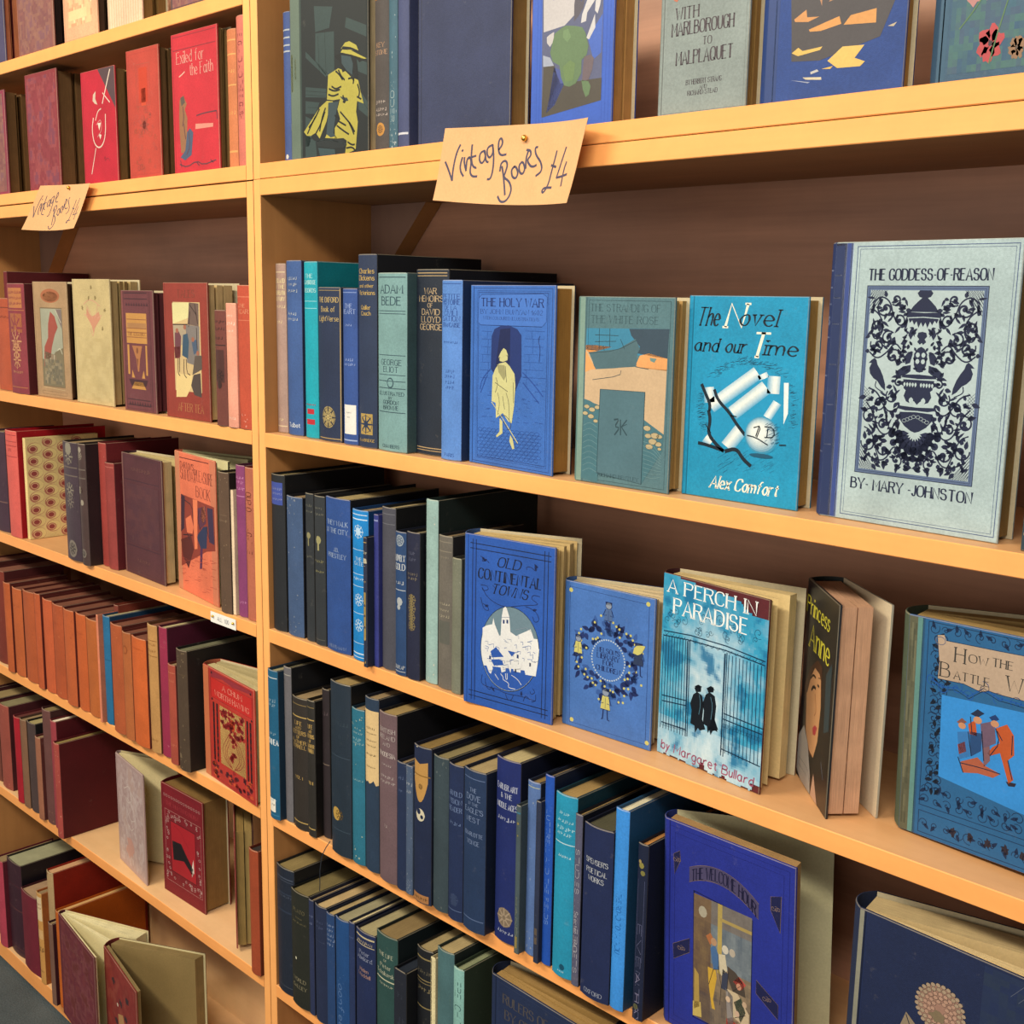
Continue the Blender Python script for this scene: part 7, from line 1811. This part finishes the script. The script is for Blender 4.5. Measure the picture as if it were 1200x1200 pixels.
n_ = noise(nt, 40, 3); bump(nt, b, n_, .2, .002)
mb = MB(); box(mb, -4, YB + .02, 0, 4, YB + .1, 2.8, '#ffffff', m)
o = mb.build('wall_back'); o['kind'] = 'structure'

# ------------------------------------------------------------------ handwritten price signs, pins, shelf label
CARD = coloured('sugar_paper', 0.8, 0.12, 0.05, 0.15)
def brass():
    m, nt, b = new_mat('brass')
    b.inputs['Base Color'].default_value = (*hexc('#e0b050'), 1)
    b.inputs['Metallic'].default_value = 1.0
    b.inputs['Roughness'].default_value = .28
    geo = nd(nt, 'ShaderNodeNewGeometry')
    bump(nt, b, noise(nt, 300, 2, geo.outputs['Position']), .1, .0005)
    return m
BRASS = brass()
SIGN_STROKES = ('150,375 165,410 195,495|195,495 198,430 222,320 250,265|262,345 245,400 250,440 268,465|275,345 272,380 285,432|285,420 290,360 310,340 320,375 308,440 325,465 358,462|'
    '326,265 318,340 325,400 348,412 352,408|300,352 352,335|402,305 378,318 370,360 385,388 410,360 412,312 402,300 412,330 415,372 432,376|458,268 425,285 422,330 440,352 462,320 462,272 458,262 468,330 462,420 445,478 422,478|'
    '500,300 528,262 520,222 500,240 497,310 515,335 550,326|520,400 530,460 542,572|506,432 514,380 545,362 558,392 540,440 530,466 570,490 584,545 555,605 515,616 495,578|602,400 580,420 584,462 608,474 624,440 612,404 598,402|'
    '650,372 628,395 632,440 655,446 668,410 656,376 646,376|690,308 675,350 672,415|678,300 706,302 708,335 680,362 700,398 722,404 745,392|755,284 736,284 738,330 778,380 782,430 738,458|'
    '890,308 882,340 850,440 832,510 798,562 784,548 802,528 858,530|848,396 886,408|962,288 938,350 890,474|890,472 930,466 975,454|968,378 945,430 930,526')
def sign(corners, curl, label, wob):
    """corners tl,tr,br,bl in x,z metres; paper hangs just in front of the shelf edge"""
    tl, tr, br, bl = (Vector(c) for c in corners)
    root = empty('price_sign', ((tl.x + tr.x) / 2, -.003, min(bl.y, br.y)), 0, label, 'sign', 'handwritten price signs')
    ox, oz = root.location.x, root.location.z
    W2, H2 = (tr - tl).length, (tl - bl).length
    def mp(x, y, l):
        u, v = x / W2, y / H2
        p = bl.lerp(br, u).lerp(tl.lerp(tr, u), v)
        yy = -.0006 - curl * max(0, u - .55) ** 2 * 5 - .35 * curl * max(0, .35 - u) ** 2 * 5 - .004 * max(0, .4 - v) ** 1.5 * 2
        return (p.x - ox, yy - l - .0005, p.y - oz - .0025 * math.sin(u * PI) * (1 if v < .5 else 0) * (1 - v * 2))
    mb = MB()
    N, M_ = 24, 10
    for i in range(N):
        for j in range(M_):
            q = [(W2 * a / N, H2 * b_ / M_) for a, b_ in ((i, j), (i + 1, j), (i + 1, j + 1), (i, j + 1))]
            mb.face([mp(*p, 0) for p in q], '#e8b280', CARD)
            mb.face([(lambda t: (t[0], t[1] + .0004, t[2]))(mp(*p, 0)) for p in q], '#e0b482', CARD)
    a = Art(mb, mp, W2 / 1000, H2 / 440, INK)
    a.LIFT = 1.2e-4
    ink = '#4c475c'
    w_ = .0023 * W2 / .218
    q = quad((150, 165), (1130, 125), (995, 632), (78, 625), 1000, 440)
    for line in SIGN_STROKES.split('|'):
        pts = q(*P(line.strip()))
        a.line(chaikin(pts, False, 3), w_, ink)
    for x, y in ((262, 304),):
        c = q((x, y)); a.disc(c[0], c[1], 7, 8, ink, 8)
    mb.build('paper', root)
    return root, mp, W2, H2
def pin(x, y, z, r, label, group):
    root = empty('push_pin', (x, y, z), 0, label, 'pin', group)
    mb = MB()
    prof = [(0, -.0042), (.0012, -.0040), (.0021, -.0033), (.0026, -.0022), (.0026, -.0014), (.0018, -.0008), (.0018, 0)]
    n = 16
    for (r0, y0), (r1, y1) in zip(prof, prof[1:]):
        for i in range(n):
            a0, a1 = 2 * PI * i / n, 2 * PI * (i + 1) / n
            k = r / .0026
            mb.face([(r0 * k * math.cos(a0), y0 * k, r0 * k * math.sin(a0)), (r0 * k * math.cos(a1), y0 * k, r0 * k * math.sin(a1)),
                     (r1 * k * math.cos(a1), y1 * k, r1 * k * math.sin(a1)), (r1 * k * math.cos(a0), y1 * k, r1 * k * math.sin(a0))], '#ffffff', BRASS)
    mb.build('pin_head', root, smooth=True)
def XZ(x, z): return (x * K9, zz(z))
sign([XZ(.4283, .184), XZ(.6709, .1725), XZ(.6455, .0860), XZ(.4090, .1005)], .020, 'larger handwritten Vintage Books price sign pinned under the right bay books', 0)
pin(.5590 * K9, -.0042, zz(.1625), .0034, 'brass pin holding the larger price sign', 'brass pins')
sign([XZ(-.6955, .1765), XZ(-.4825, .1690), XZ(-.5486, .0945), XZ(-.7843, .0989)], .008, 'smaller handwritten Vintage Books price sign on the left bay', 0)
pin(-.5800 * K9, -.0042, zz(.1670), .0030, 'brass pin holding the smaller price sign', 'brass pins')
# small white shelf label
root = empty('shelf_label', (-.112 * K9, -.001, zz(-.5452)), 0, 'small white shelf label with two brass pins under red books', 'label')
mb = MB(); box(mb, -.034, -.0006, -.0075, .034, .0003, .0085, '#f4f1ea', CARD)
a = Art(mb, lambda x, y, l: (x, -.0007 - l, y), .001, .001)
a.text('ALL  £1.00'.replace('£', ''), 0, .5, 6, '#8a8a92', serif=False)
mb.build('paper', root)
pin(-.141 * K9, -.002, zz(-.5425), .0020, 'left brass pin of the small white shelf label', 'brass pins')
pin(-.080 * K9, -.002, zz(-.5425), .0020, 'right brass pin of the small white shelf label', 'brass pins')

# ------------------------------------------------------------------ camera
CAM_LOC = (1.3625, -0.9, 1.4324)
CAM_M = [[0.715168, 0.698735, 0.017437], [-0.13737, 0.116053, 0.983698], [0.685321, -0.705904, 0.178983]]
CAM_F = 1365.71

cam = bpy.data.cameras.new('camera')
co = bpy.data.objects.new('camera', cam)
COL.objects.link(co)
R_, U_, B_ = (Vector(v) for v in CAM_M)
mt = Matrix((R_, U_, B_)).transposed().to_4x4()
mt.translation = Vector(CAM_LOC)
co.matrix_world = mt
cam.sensor_width = 36.0
cam.lens = CAM_F / 1200 * 36.0
cam.clip_start = 0.02
SC.camera = co

# ------------------------------------------------------------------ light: ceiling strip lamps of the shop, plus an added front fill
def lamp(name, loc, target, sx, sy, power, col):
    l = bpy.data.lights.new(name, 'AREA')
    l.shape = 'RECTANGLE'; l.size = sx; l.size_y = sy; l.energy = power; l.color = col
    o = bpy.data.objects.new(name, l)
    COL.objects.link(o)
    o.location = loc
    d = Vector(target) - Vector(loc)
    o.rotation_euler = d.to_track_quat('-Z', 'Y').to_euler()
WARM = (1.0, .95, .88)
lamp('ceiling_lamp_right', (1.5, -1.75, 2.72), (.6, .1, 1.1), 1.3, .22, 49, WARM)
lamp('ceiling_lamp_left', (-.5, -1.7, 2.72), (-.3, .1, 1.0), 1.3, .22, 58, (1.0, .90, .70))
lamp('front_fill', (.9, -3.2, 1.25), (.3, .1, 1.0), 3.2, 1.6, 27, (1.0, .94, .86))  # added soft fill from the front, brightens the backs of the shelves
w = bpy.data.worlds.new('room_light')
SC.world = w
w.use_nodes = True
w.node_tree.nodes['Background'].inputs[0].default_value = (1.0, .92, .82, 1)
w.node_tree.nodes['Background'].inputs[1].default_value = .55
SC.view_settings.view_transform = 'Standard'
SC.view_settings.look = 'None'
SC.view_settings.exposure = -0.07
